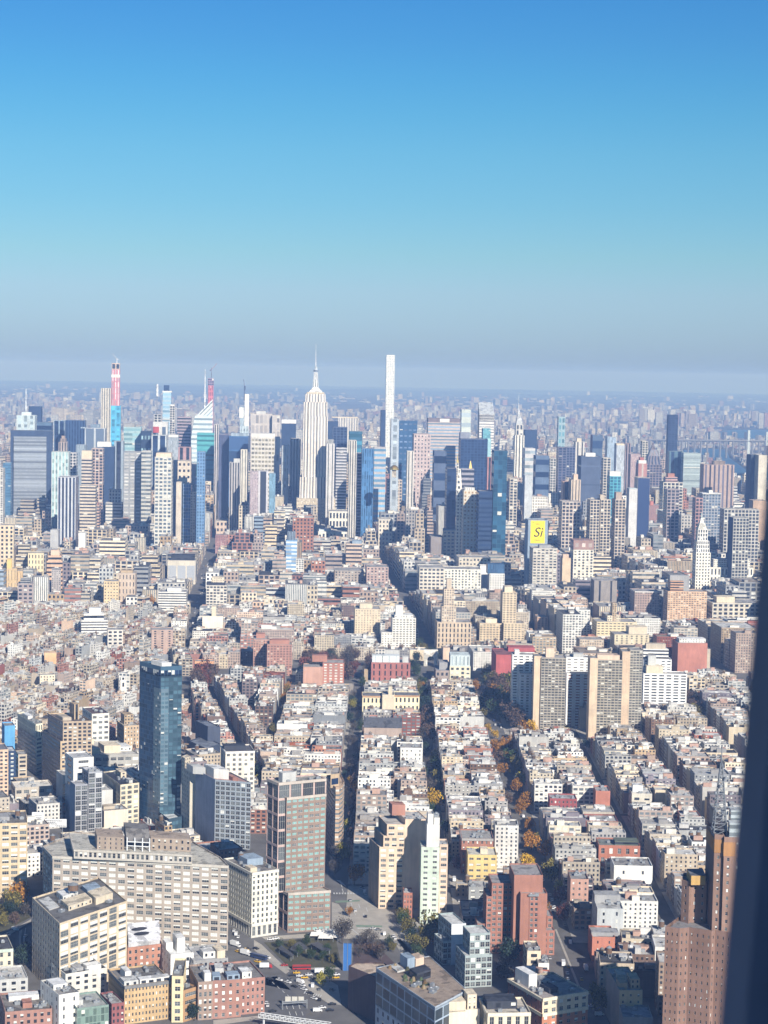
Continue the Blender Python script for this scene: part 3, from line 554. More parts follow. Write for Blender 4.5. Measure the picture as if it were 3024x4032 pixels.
b_ = MB(); e0 = sub(pl, .03, .97, .12, .95); b_.face([(*e0[0], z + 3), (*e0[1], z + 3), (*e0[2], z + 9), (*e0[3], z + 9)], 1, (.72, .72, .75)); b_.face([(*e0[0], z + .2), (*e0[1], z + .2), (*e0[1], z + 3), (*e0[0], z + 3)], 1, (.5, .5, .5)); b_.face([(*e0[1], z + .2), (*e0[2], z + .2), (*e0[2], z + 9), (*e0[1], z + 3)], 1, (.7, .7, .7)); b_.face([(*e0[3], z + .2), (*e0[0], z + .2), (*e0[0], z + 3), (*e0[3], z + 9)], 1, (.7, .7, .7))
for u, v in ((.42, .4), (.36, .65)):
    c0 = sub(e0, u, u, v, v)[0]; ax = Vector((e0[1][0] - e0[0][0], e0[1][1] - e0[0][1], 0)).normalized(); ay = Vector((e0[3][0] - e0[0][0], e0[3][1] - e0[0][1], 6)).normalized(); o0 = Vector((*c0, z + 3 + 6 * v)) + Vector((0, 0, .12))
    b_.face([tuple(o0 + ax * 5.5 * math.cos(k * .524) + ay * 2.2 * math.sin(k * .524)) for k in range(12)], 1, (.05, .05, .06))
o = b_.build('tilted_roof', None, rr); o.matrix_parent_inverse = Matrix.Translation(-Vector(rr.location))
q('loft_building', 'white building with a black roof and tall white signboard parapet below the pale loft', 258, 3842, 420, 3960, 24, s_('W.p.k', wall=(.66, .64, .58), bay=5, flr=4), 2, vis=3915, roof=(.06, .06, .065), bulk=[(.05, .98, .88, .95, 4.5, 'W.b.k'), (.55, .9, .1, .4, 3, 'W.b.k'), (.3, .5, .2, .6, 2, 'G.b.k')], units=10)
q('apartment_building', 'white rendered building with planted roof terrace at the bottom left', 232, 3925, 312, 4120, 30, s_('W.s.k', wall=(.76, .74, .68), bay=7, flr=5, w=.16, h=.5), 2, vis=4032, roof=(.34, .33, .32), units=9, bulk=[(.1, .8, .4, .8, 3, 'W.s.k')])
q('apartment_building', 'building with a green glass gridded front at the bottom left corner', 304, 3978, 428, 4120, 26, s_('S.g.t', wall=(.22, .30, .26), glass=(.14, .20, .17), bay=2.2, flr=4.2, w=.84, h=.86, bl=.1), 8, vis=4032, roof=(.42, .43, .40), units=7, bulk=[(.1, .3, .3, .5, 3, 'L.b.k')])
q('brick_building', 'dark red brick building with grey cornice between white roofs and orange warehouse', 440, 3960, 490, 4060, 22, s_('R.p.k', wall=(.26, .10, .10), bay=3, flr=4), 6, vis=4032, units=3)
q('brick_building', 'mauve brick building with white roof shed in the bottom left corner', 20, 3992, 205, 4120, 34, s_('R.p.k', wall=(.36, .20, .16), bay=4, flr=4), 16, vis=4032, roof=(.24, .22, .2), units=10, bulk=[(.15, .8, .6, .8, 3, 'W.b.k'), (.4, .6, .2, .45, 3, 'M.b.k')])
q('apartment_building', 'cream corner house with arched windows cut off by the left edge', -40, 3748, 52, 3880, 30, s_('C.p.k', wall=(.68, .62, .48), bay=5, flr=5, w=.4, h=.5, bl=.1), 14, geo=1, vis=3860, roof=(.1, .1, .11), cornice=(.5, .58, .5), units=4)
q('loft_building', 'low white roofed building with skylights under the cream corner house', -40, 3868, 110, 3935, 26, s_('L.p.k', bay=6, flr=4), 14, vis=3925, roof=(.55, .54, .52), units=8)

# lower centre: brown box, blue grey glass block with roof garden, cream and brick neighbours
z = HT(1361, 3975, 1372, 3808); pl = PX(z, (1479, 3851), (1560, 3840), (1515, 3794), (1400, 3792), (1372, 3808))
bld('office_building', 'dark maroon box with blank side wall and orange edged parapet by the plaza', [(pl, 0, z, s_('K.b.k', wall=(.12, .085, .085)))], roof=(.55, .44, .34), vis=4032, par=.9)
z = 38.0; pl = PX(z, (1713, 3967), (1840, 3900), (1690, 3765), (1481, 3812))
bg_ = s_('S.g.n', wall=(.36, .44, .54), glass=(.05, .075, .10), bay=9.0, flr=7.5, w=.90, h=.86, bl=0)
r, c, lc = bld('office_building', 'pale blue grey block with huge dark glazed side and planted roof terrace', [(pl, 0, 16, s_('S.P.n', wall=(.40, .47, .56), bay=7, flr=5.3, w=.36, h=.5, bl=.05), [None, None, None, None]), (pl, 16, z - 1.5, bg_), (pl, z - 1.5, z, s_('S.b.k', wall=(.42, .48, .55)))], roof=(.34, .27, .21), vis=4032,
    bulk=[(.30, .62, .52, .66, 5, 'D.r.k'), (.55, .72, .78, .92, 6, s_('H.b.k')), (.40, .55, .80, .95, 7, 'S.b.k'), (.2, .35, .8, .95, 1, 'L.b.k')], units=8, geo=0)
gb = MB()
for k in range(26):
    u, v = RND.uniform(.1, .55), RND.uniform(.35, .95); p = lc([sub(pl, u, u, v, v)[0]])[0]; s0 = RND.uniform(.8, 1.8)
    gb.tube(p, s0, s0 * .4, z, z + s0 * 1.3, 7, 1, RND.choice([(.10, .10, .05), (.2, .13, .06), (.07, .1, .05), (.26, .2, .12)]))
gb.box(lc([sub(pl, .33, .33, .45, .45)[0]])[0], 9, 7, z, z + .15, (.06, .10, .04), 1, .5); gb.build('roof_garden', None, r)
q('apartment_building', 'cream rendered building with blank white side wall at the bottom centre', 1713, 3990, 1880, 4200, 20, s_('C.b.k', wall=(.74, .66, .52)), 20, vis=4032, roof=(.5, .46, .42), bulk=[(.25, .72, .0, .5, 6, 'C.b.k'), (.78, 1.0, .1, .6, 9, 'C.s.k')], units=6)
q('loft_building', 'cream building with tall black window bays and a black penthouse at bottom centre', 1920, 3996, 2090, 4220, 26, s_('C.P.k', wall=(.70, .62, .46), bay=5.0, flr=9, w=.5, h=.66, bl=.1), 26, vis=4032, geo=1, roof=(.55, .50, .42), bulk=[(.05, .75, .35, .85, 4.5, 'D.q.k')], units=6, cornice=(.75, .68, .55))
z = HT(2136, 4128, 2136, 3938); pl = P3(z, (2000, 3859), (2136, 3938), (2316, 3909)); bb = s_('M.P.k', wall=(.46, .20, .12), bay=5.2, flr=4.0, w=.46, h=.55, bl=.35)
bld('brick_building', 'brick corner building with cream banded top and white billboards on its roof', [(pl, 0, z - 9, bb, [None, None, None, s_('R.p.k', wall=(.30, .13, .10), bay=5, flr=4, w=.3, h=.5)]), (pl, z - 9, z, s_('C.P.k', wall=(.70, .60, .44), bay=5.2, flr=4.5, w=.52, h=.55, bl=.3), [None, None, None, s_('R.p.k', wall=(.32, .14, .10), bay=5, flr=4.5, w=.3, h=.5)])], geo=1, vis=4032, roof=(.36, .32, .30), cornice=(.74, .66, .5),
    bulk=[(.12, .30, .55, .95, 8, 'W.b.k'), (.32, .55, .5, .75, 4, 'G.s.k'), (.30, .5, .2, .45, 3, 'D.b.k')], units=12)
z = HT(2439, 4090, 2439, 3906); pl = P3(z, (2387, 3812), (2439, 3906), (2530, 3906))
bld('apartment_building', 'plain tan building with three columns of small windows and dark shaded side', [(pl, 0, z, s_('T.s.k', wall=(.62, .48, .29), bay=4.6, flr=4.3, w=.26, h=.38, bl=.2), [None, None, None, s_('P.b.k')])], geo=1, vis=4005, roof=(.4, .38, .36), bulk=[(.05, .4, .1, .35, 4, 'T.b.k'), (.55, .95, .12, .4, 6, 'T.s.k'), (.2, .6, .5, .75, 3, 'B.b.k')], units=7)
q('loft_building', 'grey roofed low building below the plain tan one at the bottom right', 2452, 4010, 2570, 4140, 22, 'G.b.k', 34, vis=4032, roof=(.36, .36, .37), units=4)
q('apartment_building', 'small cream house with dark roof terrace beside the red brick complex', 2076, 3750, 2130, 3850, 22, s_('C.p.k', bay=6, flr=4), 30, vis=3800, roof=(.25, .24, .22), units=3)
q('apartment_building', 'small white front building with one wide dark window near the avenue', 2120, 3798, 2162, 3870, 16, s_('W.P.k', bay=12, flr=5, w=.7, h=.4), 32, vis=3840, roof=(.30, .28, .27), units=4)
q('brick_building', 'bare orange red brick wall of a low building in the shaded street', 2332, 3694, 2422, 3785, 26, s_('R.s.k', wall=(.46, .19, .13), bay=8, flr=5, w=.12, h=.35), 33, vis=3772, roof=(.42, .42, .40), units=5, bulk=[(.0, 1.2, .2, .6, 2.5, 'G.b.k')])
q('loft_building', 'pale grey roofed loft above the orange red brick wall', 2352, 3582, 2455, 3730, 34, s_('L.s.k', wall=(.48, .50, .50), bay=8, flr=5, w=.15), 33, vis=3650, roof=(.5, .5, .48), units=7, bulk=[(.0, 1, .55, .9, 5, 'G.b.k')])
q('apartment_building', 'pinkish brick corner building with small paired windows beside the wide street', 2247, 3466, 2318, 3600, 24, s_('P.p.k', wall=(.46, .28, .22), bay=4.6, flr=4.2, w=.34, h=.42, bl=.25), 33, vis=3570, geo=1, roof=(.3, .29, .28), units=5)
q('loft_building', 'large plain white building with few small windows in the right middle', 2418, 3412, 2570, 3500, 26, s_('W.s.k', wall=(.78, .77, .72), bay=12, flr=7, w=.1, h=.3), 33.5, vis=3480, roof=(.3, .29, .28), units=5)
q('brick_building', 'red brick loft with three tall window bays and dark roof pergola', 2358, 3332, 2521, 3440, 24, s_('R.P.k', wall=(.40, .165, .11), bay=6.6, flr=7.2, w=.42, h=.6, bl=.25), 33.5, vis=3390, geo=1, roof=(.2, .22, .2), bulk=[(.4, .98, .2, .7, 3.2, s_('D.r.k', wall=(.12, .14, .11)))], units=3)
q('apartment_building', 'narrow crimson painted house row in the middle of the right blocks', 2165, 3148, 2272, 3240, 20, s_('R.p.k', wall=(.34, .10, .10), bay=3.2, flr=4, w=.42, h=.5, bl=.1), 33, vis=3190, geo=1, units=4)
q('apartment_building', 'tan building with bright brick red party wall beside the dark street', 2346, 3118, 2403, 3230, 22, s_('R.b.k', wall=(.48, .20, .14)), 33.5, vis=3186, units=2)
q('loft_building', 'pale stone loft with three half round windows at its top', 2488, 3128, 2568, 3230, 24, s_('B.p.k', wall=(.56, .52, .44), bay=8, flr=9, w=.5, h=.3), 33.5, vis=3172, roof=(.6, .58, .55), units=4, bulk=[(.1, .6, .4, .8, 6, 'W.b.k')])
q('apartment_building', 'white square building with regular small windows left of the tree lined street', 1577, 2948, 1662, 3040, 26, s_('W.s.k', wall=(.80, .78, .72), bay=4.2, flr=4, w=.28, h=.5), 32, vis=3008, geo=1, roof=(.4, .38, .36), units=4)

# tall brown setback tower at the right edge
zl = 100.0; BR = s_('K.s.k', wall=(.235, .145, .11), bay=3.0, flr=4.1, w=.26, h=.42, bl=.10); BRs = s_('K.s.k', wall=(.28, .178, .135), bay=4.6, flr=4.1, w=.26, h=.44, bl=.4)
body = PX(zl, (2619, 3660), (2676, 3667), (2713, 3663), (2802, 3677), (2816, 3674), (2900, 3688), (3040, 3680), (3000, 3560), (2700, 3600))
w1 = P3(119, (2672, 3470), (2684, 3488), (2713, 3497)); w1 = PX(119, (2684, 3490), (2714, 3499), (2722, 3494), (2782, 3497), (2800, 3466), (2690, 3462))
w2 = P3(150, (2782, 3250), (2814, 3297), (2848, 3300)); w3 = P3(150, (2840, 3280), (2852, 3304), (2960, 3306))
r, c, lc = bld('skyscraper', 'massive dark brown brick setback tower with orange topped piers at the right edge', [(body, 0, zl, BR), (w1, zl, 121, BRs), (w2, zl, 150, BRs, [None, None, None, s_('K.b.k')]), (w3, zl, 149.5, BRs)], geo=1, roof=(.25, .24, .24), vis=4032, par=1.6)
cp1 = MB(); cp1.prism(lc(PX(126, (2722, 3452), (2778, 3452), (2768, 3424), (2704, 3424))), 121.5, 126.5, s_('O.b.k', wall=(.52, .33, .12)), .2, (.18, .19, .22)); cp1.build('orange_cap', None, r)
cp2 = MB(); cp2.prism(inset(lc(w2), -.3), 142, 149, s_('O.b.k', wall=(.40, .21, .09)), .2, (.2, .2, .2), cap=False); cp2.prism(sub(inset(lc(w3), -.3), 0, .42, 0, 1), 141, 148.4, s_('O.b.k', wall=(.40, .21, .09)), .2, (.2, .2, .2), cap=False); cp2.build('orange_cap', None, r)
mx = Vector((*lc([G(2832, 3285, 150)])[0], 150)); ms = MB(); HM = 38
def mastw(t): return 3.6 * (1 - t) + .5 * t
for k in range(12):
    t0, t1 = k / 12, (k + 1) / 12; z0_, z1_ = HM * t0, HM * t1; a0, a1 = mastw(t0), mastw(t1)
    cs0 = [(a0, a0), (-a0, a0), (-a0, -a0), (a0, -a0)]; cs1 = [(a1, a1), (-a1, a1), (-a1, -a1), (a1, -a1)]
    for i in range(4):
        j = (i + 1) % 4
        ms.bar(mx + Vector((*cs0[i], z0_)), mx + Vector((*cs1[i], z1_)), .20); ms.bar(mx + Vector((*cs0[i], z0_)), mx + Vector((*cs1[j], z1_)), .13); ms.bar(mx + Vector((*cs0[i], z0_)), mx + Vector((*cs0[j], z0_)), .13)
ms.bar(mx + Vector((0, 0, HM)), mx + Vector((0, 0, HM + 9)), .2)
for k in range(7): aa = k * .9; ms.tube((mx.x + 3.2 * math.cos(aa), mx.y + 3.2 * math.sin(aa)), .8, .8, 150 + 6 + k * 4, 151.2 + 6 + k * 4, 8)
ms.build('antenna_mast', [STEEL, STEEL], r)
for u0, u1, v0, v1, hh in ((.2, .75, .2, .7, 9), (.3, .7, .75, 1.4, 14)):
    hb_ = MB(); hb_.prism(sub(lc(w3), u0, u1, v0, v1), 149.9, 149 + hh, s_('S.r.g', wall=(.42, .47, .48)), .3, (.5, .53, .54)); hb_.build('plant_housing', None, r)
# ================================================================== the Village, Union Square and Midtown: kind, label, left, top, right, base row (or -distance), depth, facade
def many(rows, brg=29.3, geo=0, cap=None):
    for r_ in rows:
        if cap: r_ = list(r_); s0 = dict(ST(r_[7])); m_ = max(s0['wall']); s0['wall'] = tuple(c * min(1, cap / m_) for c in s0['wall']); r_[7] = s0
        kw = dict(r_[8]) if len(r_) > 8 else {}
        b = kw.pop('brg', brg); kw.setdefault('par', .8)
        q(r_[0], r_[1], r_[2], r_[3], r_[4], r_[5], r_[6], r_[7], b, geo=geo, **kw)
OT, AT_, SK, LB, AB, OB, HO, BB = 'office_tower', 'apartment_tower', 'skyscraper', 'loft_building', 'apartment_building', 'office_building', 'hotel', 'brick_building'
def BK(*a): return dict(bulk=[a])
dk = 'N.b.k'
VILLAGE = [
 (BB, 'dark red brick law school block with glazed skylight roof boxes', 1462, 2610, 1616, 2690, 40, s_('R.v.k', wall=(.36, .15, .13), bay=7, flr=9, w=.25, h=.7), dict(sts=None, bulk=[(.02, .72, .05, .45, 9, s_('L.v.l', wall=(.62, .66, .66), bay=9, flr=9, w=.1, h=1.1)), (.8, .95, .1, .3, 8, 'L.b.k')], brg=31)),
 (OB, 'cream building with pale green glass mansard roof right of the marble arch', 1771, 2625, 1853, 2690, 36, s_('C.P.k', wall=(.68, .63, .48), bay=6, flr=5.5, w=.5, h=.55), dict(brg=31, bulk=[(.03, .97, .1, .9, 14, s_('A.v.l', wall=(.55, .62, .62), bay=5, flr=14, w=.3, h=.8))])),
 ('church_hall', 'grey slate roofed hall with small arched windows in front of the arch', 1716, 2642, 1768, 2690, 40, s_('P.p.k', wall=(.34, .28, .25), bay=5, flr=9, w=.5, h=.5), dict(brg=31, roof=(.30, .31, .34), bulk=[(.3, 1.0, .3, .9, 9, 'G.b.k')], cat='hall')),
 (AB, 'narrow tan slab standing just right of the marble arch', 1745, 2552, 1771, 2640, 16, 'H.b.k', dict(brg=31)),
 ('bell_tower', 'tan brick campanile tower left of the cream twin houses', 1434, 2640, 1449, 2700, 7, 'T.b.k', dict(brg=31, cat='bell tower', vis=2690)),
 (AB, 'cream mansion with tall arched windows and red tile eaves, left of its twin', 1427, 2742, 1506, 2835, 26, s_('C.a.k', wall=(.80, .71, .48), bay=4.6, flr=9, w=.42, h=.55), dict(brg=31.5, cornice=(.50, .30, .17), vis=2790, roof=(.2, .2, .22))),
 (AB, 'cream mansion with tall arched windows and red tile eaves, right of its twin', 1553, 2740, 1652, 2835, 26, s_('C.a.k', wall=(.80, .71, .48), bay=4.6, flr=9, w=.42, h=.55), dict(brg=31.5, cornice=(.50, .30, .17), vis=2790, roof=(.2, .2, .22))),
 (AB, 'plain cream wall block between the two arched mansions', 1506, 2738, 1553, 2840, 22, 'C.b.k', dict(brg=31.5, vis=2800, bulk=[(.5, .8, .2, .5, 9, 'C.b.k')])),
 (AB, 'red brick apartment house with white balconies beside a blank pink wall', 1271, 2612, 1355, 2710, 30, s_('R.q.l', wall=(.42, .19, .14), glass=(.5, .48, .44), bay=6, flr=3.4, w=.5, h=.55, bl=.5), dict(brg=31, bulk=[(-.5, .2, .4, .8, 8, 'M.b.k')])),
 (AB, 'blank pinkish wing left of the balconied red brick apartment house', 1194, 2628, 1271, 2712, 28, s_('M.b.k', wall=(.50, .30, .23)), dict(brg=31)),
 (AT_, 'red brown apartment slab with rows of small windows left of the park trees', 1052, 2540, 1150, 2660, 30, s_('M.s.k', wall=(.42, .23, .18), bay=4, flr=3.4, w=.5, h=.42), dict(brg=28, bulk=[(.1, .9, .3, .8, 5, 'M.b.k')], vis=2630)),
 (AT_, 'second red brown apartment slab set behind the park side one', 998, 2520, 1056, 2640, 40, s_('M.p.k', wall=(.46, .27, .21)), dict(brg=28, bulk=[(.2, .8, .4, .7, 6, 'M.b.k')], vis=2620)),
 (AT_, 'beige flat fronted apartment tower on the far side of the park trees', 1398, 2400, 1498, 2530, 40, s_('C.p.k', wall=(.66, .55, .40), bay=4, flr=3.3, w=.4, h=.4), dict(vis=2490, bulk=[(.2, .7, .3, .8, 7, 'C.b.k')])),
 (AT_, 'white apartment tower with banded balconies where the avenue starts', 1546, 2436, 1638, 2565, 40, s_('W.h.k', wall=(.76, .73, .66), bay=5, flr=3.2, w=.6, h=.46), dict(vis=2555, bulk=[(.15, .45, .3, .6, 17, 'W.b.k'), (.1, .9, .2, .8, 4, 'W.s.k')])),
 (AB, 'lower white wing left of the white balconied apartment tower', 1502, 2492, 1546, 2566, 30, s_('W.p.k', wall=(.74, .71, .64), bay=4, flr=3.4, w=.5, h=.4), dict(vis=2540)),
 (AT_, 'cream stepped hotel tower with vertical window bays right of the avenue canyon', 1722, 2452, 1856, 2570, 40, s_('C.v.k', wall=(.56, .45, .33), bay=5.4, flr=7, w=.34, h=.7), dict(vis=2555, bulk=[(.14, .56, .2, .8, 22, s_('C.p.k', wall=(.58, .48, .37))), (.2, .5, .25, .75, 46, s_('C.p.k', wall=(.58, .48, .37))), (.28, .42, .35, .6, 60, s_('C.b.k', wall=(.55, .46, .36)))])),
 (AT_, 'tan apartment block with banded windows between two stepped towers', 1889, 2456, 1978, 2540, 36, s_('C.h.k', wall=(.62, .50, .34), bay=5, flr=3.4, w=.55, h=.4), dict(vis=2530, bulk=[(.3, .8, .3, .8, 6, 'C.b.k')])),
 (AT_, 'cream ziggurat apartment tower with tall slim upper part', 1984, 2456, 2066, 2545, 40, s_('C.h.k', wall=(.62, .51, .36), bay=5, flr=3.3, w=.55, h=.4), dict(vis=2530, bulk=[(-.05, .62, .2, .9, 44, s_('C.h.k', wall=(.60, .49, .35), bay=5, flr=3.3, w=.55, h=.4)), (.05, .45, .3, .8, 52, 'C.b.k')])),
 (AB, 'terraced pinkish apartment house with pointed planted setbacks', 2116, 2432, 2158, 2520, 30, s_('H.p.k', wall=(.54, .38, .28), bay=6), dict(vis=2490)),
 (AT_, 'pale concrete grid tower with a sunlit tan end wall, left of its taller twin', 2132, 2592, 2229, 2890, 26, s_('B.q.k', wall=(.37, .335, .28), glass=(.09, .09, .085), bay=3.7, flr=3.0, w=.8, h=.6, bl=.12), dict(brg=33, sts=[None, None, None, None], vis=2850, bulk=[(.2, .55, .3, .7, 10, s_('H.b.k'))])),
 (AT_, 'blank sunlit tan end slab attached left of the concrete grid tower', 2104, 2586, 2133, 2888, 24, s_('H.b.k', wall=(.66, .51, .36)), dict(brg=33, vis=2880)),
 (AT_, 'taller concrete grid tower with two tan vertical strips, behind low white roofs', 2354, 2600, 2452, 2900, 26, s_('B.q.k', wall=(.36, .33, .27), glass=(.09, .09, .085), bay=3.7, flr=3.0, w=.8, h=.6, bl=.12), dict(brg=33, vis=2850, bulk=[(.0, .9, .2, .8, 5, 'H.b.k')])),
 (AT_, 'sunlit tan end slab at the left of the taller concrete grid tower', 2324, 2594, 2355, 2921, 24, s_('H.b.k', wall=(.66, .51, .36)), dict(brg=33, vis=2910)),
 (AT_, 'tan blank strip in the middle of the taller concrete grid tower', 2451, 2568, 2482, 2900, 26, s_('H.b.k', wall=(.60, .45, .32)), dict(brg=33, vis=2840)),
 (AT_, 'rear concrete grid wing at the right of the taller grid tower', 2482, 2562, 2531, 2890, 24, s_('B.q.k', wall=(.38, .36, .31), glass=(.09, .09, .085), bay=3.7, flr=3.0, w=.8, h=.6, bl=.12), dict(brg=33, vis=2860)),
 (AT_, 'white apartment slab with ribbon balconies left of the first grid tower', 2018, 2580, 2112, 2850, 20, s_('W.q.k', wall=(.80, .79, .76), bay=7, flr=3.1, w=.62, h=.42, bl=.1), dict(brg=33, vis=2835, bulk=[(.1, .3, .2, .8, 5, 'W.b.k')])),
 (AT_, 'shorter white apartment wing in the shadow of the first grid tower', 2047, 2656, 2110, 2860, 14, s_('W.q.k', wall=(.74, .75, .76), bay=7, flr=3.1, w=.5, h=.42, bl=.1), dict(brg=33, vis=2845)),
 (AT_, 'white apartment slab with red balcony panels between the two grid towers', 2230, 2590, 2328, 2850, 20, s_('W.q.k', wall=(.80, .79, .76), glass=(.12, .11, .11), bay=7, flr=3.1, w=.6, h=.42), dict(brg=33, vis=2760, bulk=[(.3, .7, .2, .8, 4, 'L.b.k')])),
 (AT_, 'white lower wing with red panels between the two grid towers', 2231, 2654, 2322, 2860, 14, s_('W.q.k', wall=(.80, .79, .77), glass=(.22, .10, .09), bay=8, flr=3.1, w=.5, h=.45), dict(brg=33, vis=2760)),
 (AT_, 'white apartment slab with dark balcony bands right of the taller grid tower', 2534, 2654, 2706, 2820, 20, s_('W.r.k', wall=(.80, .79, .77), bay=9, flr=3.2, w=.68, h=.46, bl=.1), dict(brg=33, vis=2780, bulk=[(.07, .45, .1, .7, 9, s_('C.b.k')), (.12, .3, .4, .9, 20, 'L.b.k')])),
 (AT_, 'white apartment slab with roof pavilion behind the balcony banded slab', 2534, 2598, 2645, 2810, 20, s_('W.q.k', wall=(.80, .79, .77), bay=7, flr=3.1, w=.6, h=.42), dict(brg=33, vis=2650, bulk=[(.0, .9, .2, .8, 12, s_('W.r.k')), (.1, .8, .3, .8, 18, 'B.b.k')])),
 ('library', 'deep red sandstone library cube left of the white slabs', 1954, 2580, 2122, 2705, 56, s_('R.b.k', wall=(.44, .12, .115)), dict(brg=30, cat='library', vis=2690, roof=(.28, .13, .13), bulk=[(.35, .98, .6, .98, 5, s_('R.b.k', wall=(.40, .11, .11)))])),
 (LB, 'long dark slate gabled church roof between white houses', 1433, 2868, 1582, 2945, 30, s_('P.b.k', wall=(.42, .33, .28)), dict(brg=32, vis=2905, roof=(.16, .17, .19), cat='church')),
 (BB, 'small orange red brick house above the slate church roof', 1455, 2828, 1486, 2890, 14, s_('R.p.k', wall=(.56, .24, .18), bay=5), dict(brg=32, vis=2860)),
 (BB, 'bright orange red blank brick wall of an apartment house at right', 2670, 2534, 2786, 2660, 36, s_('R.b.k', wall=(.46, .20, .15)), dict(vis=2640, bulk=[(.1, 1.0, .3, .8, 5, 'W.s.k')])),
 (AB, 'cream yellow apartment block with banded windows and central notch', 2350, 2450, 2508, 2560, 40, s_('C.h.k', wall=(.66, .56, .37), bay=6, flr=3.6, w=.62, h=.36), dict(vis=2510, bulk=[(.3, .62, .3, .8, 8, 'C.p.k'), (.42, .52, .3, .7, 26, 'T.p.k')])),
 (AB, 'tan stepped house in front of the cream yellow block', 2283, 2520, 2378, 2610, 30, s_('B.p.k', wall=(.52, .43, .33)), dict(vis=2560)),
 (AB, 'cream terraced building with stepped roofs right of the yellow block', 2420, 2500, 2556, 2600, 34, s_('C.s.k', wall=(.64, .56, .40), bay=7), dict(vis=2545, bulk=[(.45, .98, .3, .9, 10, 'C.b.k')])),
 (AT_, 'broad orange tan apartment slab with continuous balcony rows', 2630, 2330, 2784, 2470, 34, s_('O.h.k', wall=(.62, .42, .27), bay=4.2, flr=3.3, w=.62, h=.45, bl=.45) if False else s_('H.q.k', wall=(.62, .42, .27), bay=4.2, flr=3.3, w=.62, h=.5, bl=.45), dict(vis=2450, bulk=[(.08, .42, .2, .7, 16, s_('H.r.k', wall=(.55, .33, .2))), (.1, .6, .5, .9, 24, 'G.b.k')])),
 (OB, 'cream office block with a band of paired dark windows near the right frame', 2806, 2376, 2994, 2470, 60, s_('L.P.k', wall=(.58, .53, .44), bay=8, flr=6, w=.6, h=.6, bl=.05), dict(vis=2440, bulk=[(.12, .5, .2, .6, 9, 'C.b.k')], cornice=(.62, .58, .5))),
 (AT_, 'windowless grey slab tower with a ribbed shaft behind low roofs', 2340, 2287, 2430, 2400, 36, s_('G.v.k', wall=(.30, .27, .25), bay=22, flr=30, w=.16, h=1.1), dict(vis=2380)),
 (AB, 'brick building with white cornice beside the grey slab tower', 2500, 2330, 2598, 2450, 40, s_('M.p.k', wall=(.40, .30, .26), bay=4, flr=4), dict(vis=2420, cornice=(.66, .62, .58))),
 (OB, 'pale grey gridded office block under the yellow poster building', 2099, 2160, 2194, -3240, 44, s_('L.P.k', wall=(.56, .52, .45), bay=7, flr=5, w=.66, h=.5), dict(vis=2310, cornice=(.6, .56, .5), bulk=[(.3, .8, .3, .7, 5, 'G.b.k')])),
 (AB, 'plain beige blank shaft beside the white mansard hotel', 2215, 2199, 2248, 2320, 26, s_('H.b.k', wall=(.64, .50, .35)), dict(vis=2300, bulk=[(.1, .8, .2, .7, 7, 'H.b.k')])),
 (HO, 'white hotel with a brown mansard top and three dormers', 2258, 2165, 2338, 2300, 40, s_('W.P.k', wall=(.72, .68, .58), bay=7, flr=5.5, w=.5, h=.6), dict(vis=2280, bulk=[(.0, 1, .0, 1, 18, s_('M.a.k', wall=(.34, .22, .19), glass=(.5, .42, .38), bay=12, flr=18, w=.5, h=.4))])),
 (OB, 'white colonnaded office base stretching right of the white clock tower', 2797, 2235, 2966, 2300, 50, s_('W.v.k', wall=(.76, .74, .66), bay=7, flr=14, w=.4, h=.7), dict(vis=2285, cornice=(.78, .74, .64), bulk=[(.1, .95, .2, .8, 15, s_('W.p.k', wall=(.74, .72, .64))), (.45, .85, .3, .7, 26, 'D.b.k')])),
 (AT_, 'white slab with small grid windows and a blue glass roof storey', 1928, 2260, 1987, 2340, 34, s_('W.p.k', wall=(.76, .75, .71), bay=4.4, flr=4.4, w=.46, h=.55, bl=0), dict(vis=2330, bulk=[(-.12, 1, .1, .9, 17, s_('U.v.b', wall=(.06, .12, .22)))])),
 (OB, 'blank white slab left of the blue roofed grid building', 1891, 2228, 1921, 2320, 20, s_('W.b.k', wall=(.80, .78, .74)), dict(vis=2285)),
 (OB, 'white office with rows of dark oval windows beside the avenue canyon', 1652, 2236, 1749, 2350, 50, s_('L.P.k', wall=(.62, .57, .49), bay=7.5, flr=6, w=.64, h=.5, bl=.05), dict(vis=2330, cornice=(.5, .48, .45))),
 (OB, 'white ornate block with yellowish windows right of the oval windowed office', 1750, 2242, 1895, 2350, 50, s_('W.P.k', wall=(.74, .71, .62), bay=6, flr=5, w=.5, h=.6), dict(vis=2330)),
 (OB, 'beige cornice block behind the white ornate one', 1807, 2196, 1932, 2290, 50, s_('C.P.k', wall=(.60, .54, .44), bay=7, flr=7, w=.5, h=.5), dict(vis=2235, cornice=(.6, .55, .46))),
 (OB, 'wide beige office block with dark blank side wall', 1745, 2090, 1822, 2215, 60, s_('C.P.k', wall=(.62, .53, .41), bay=8, flr=7, w=.66, h=.5), dict(vis=2195, brg=33)),
 (OB, 'painted dark grey side left of the wide beige office, standing for its shaded face', 1697, 2116, 1745, 2215, 60, s_('V.b.k', wall=(.27, .24, .23)), dict(vis=2190)),  # dark block takes the place of the beige office's unlit side
 (OB, 'pale stone bank block with tall columns on its top storeys', 1857, 2080, 1910, 2200, 40, s_('C.v.k', wall=(.66, .60, .49), bay=8, flr=28, w=.4, h=.6), dict(vis=2180)),
 (OB, 'tall cream corner tower with arched top windows at the avenue mouth', 1491, 2046, 1546, 2180, 40, s_('C.a.k', wall=(.66, .60, .50), bay=8, flr=9, w=.4, h=.5), dict(vis=2150, cornice=(.72, .68, .6))),
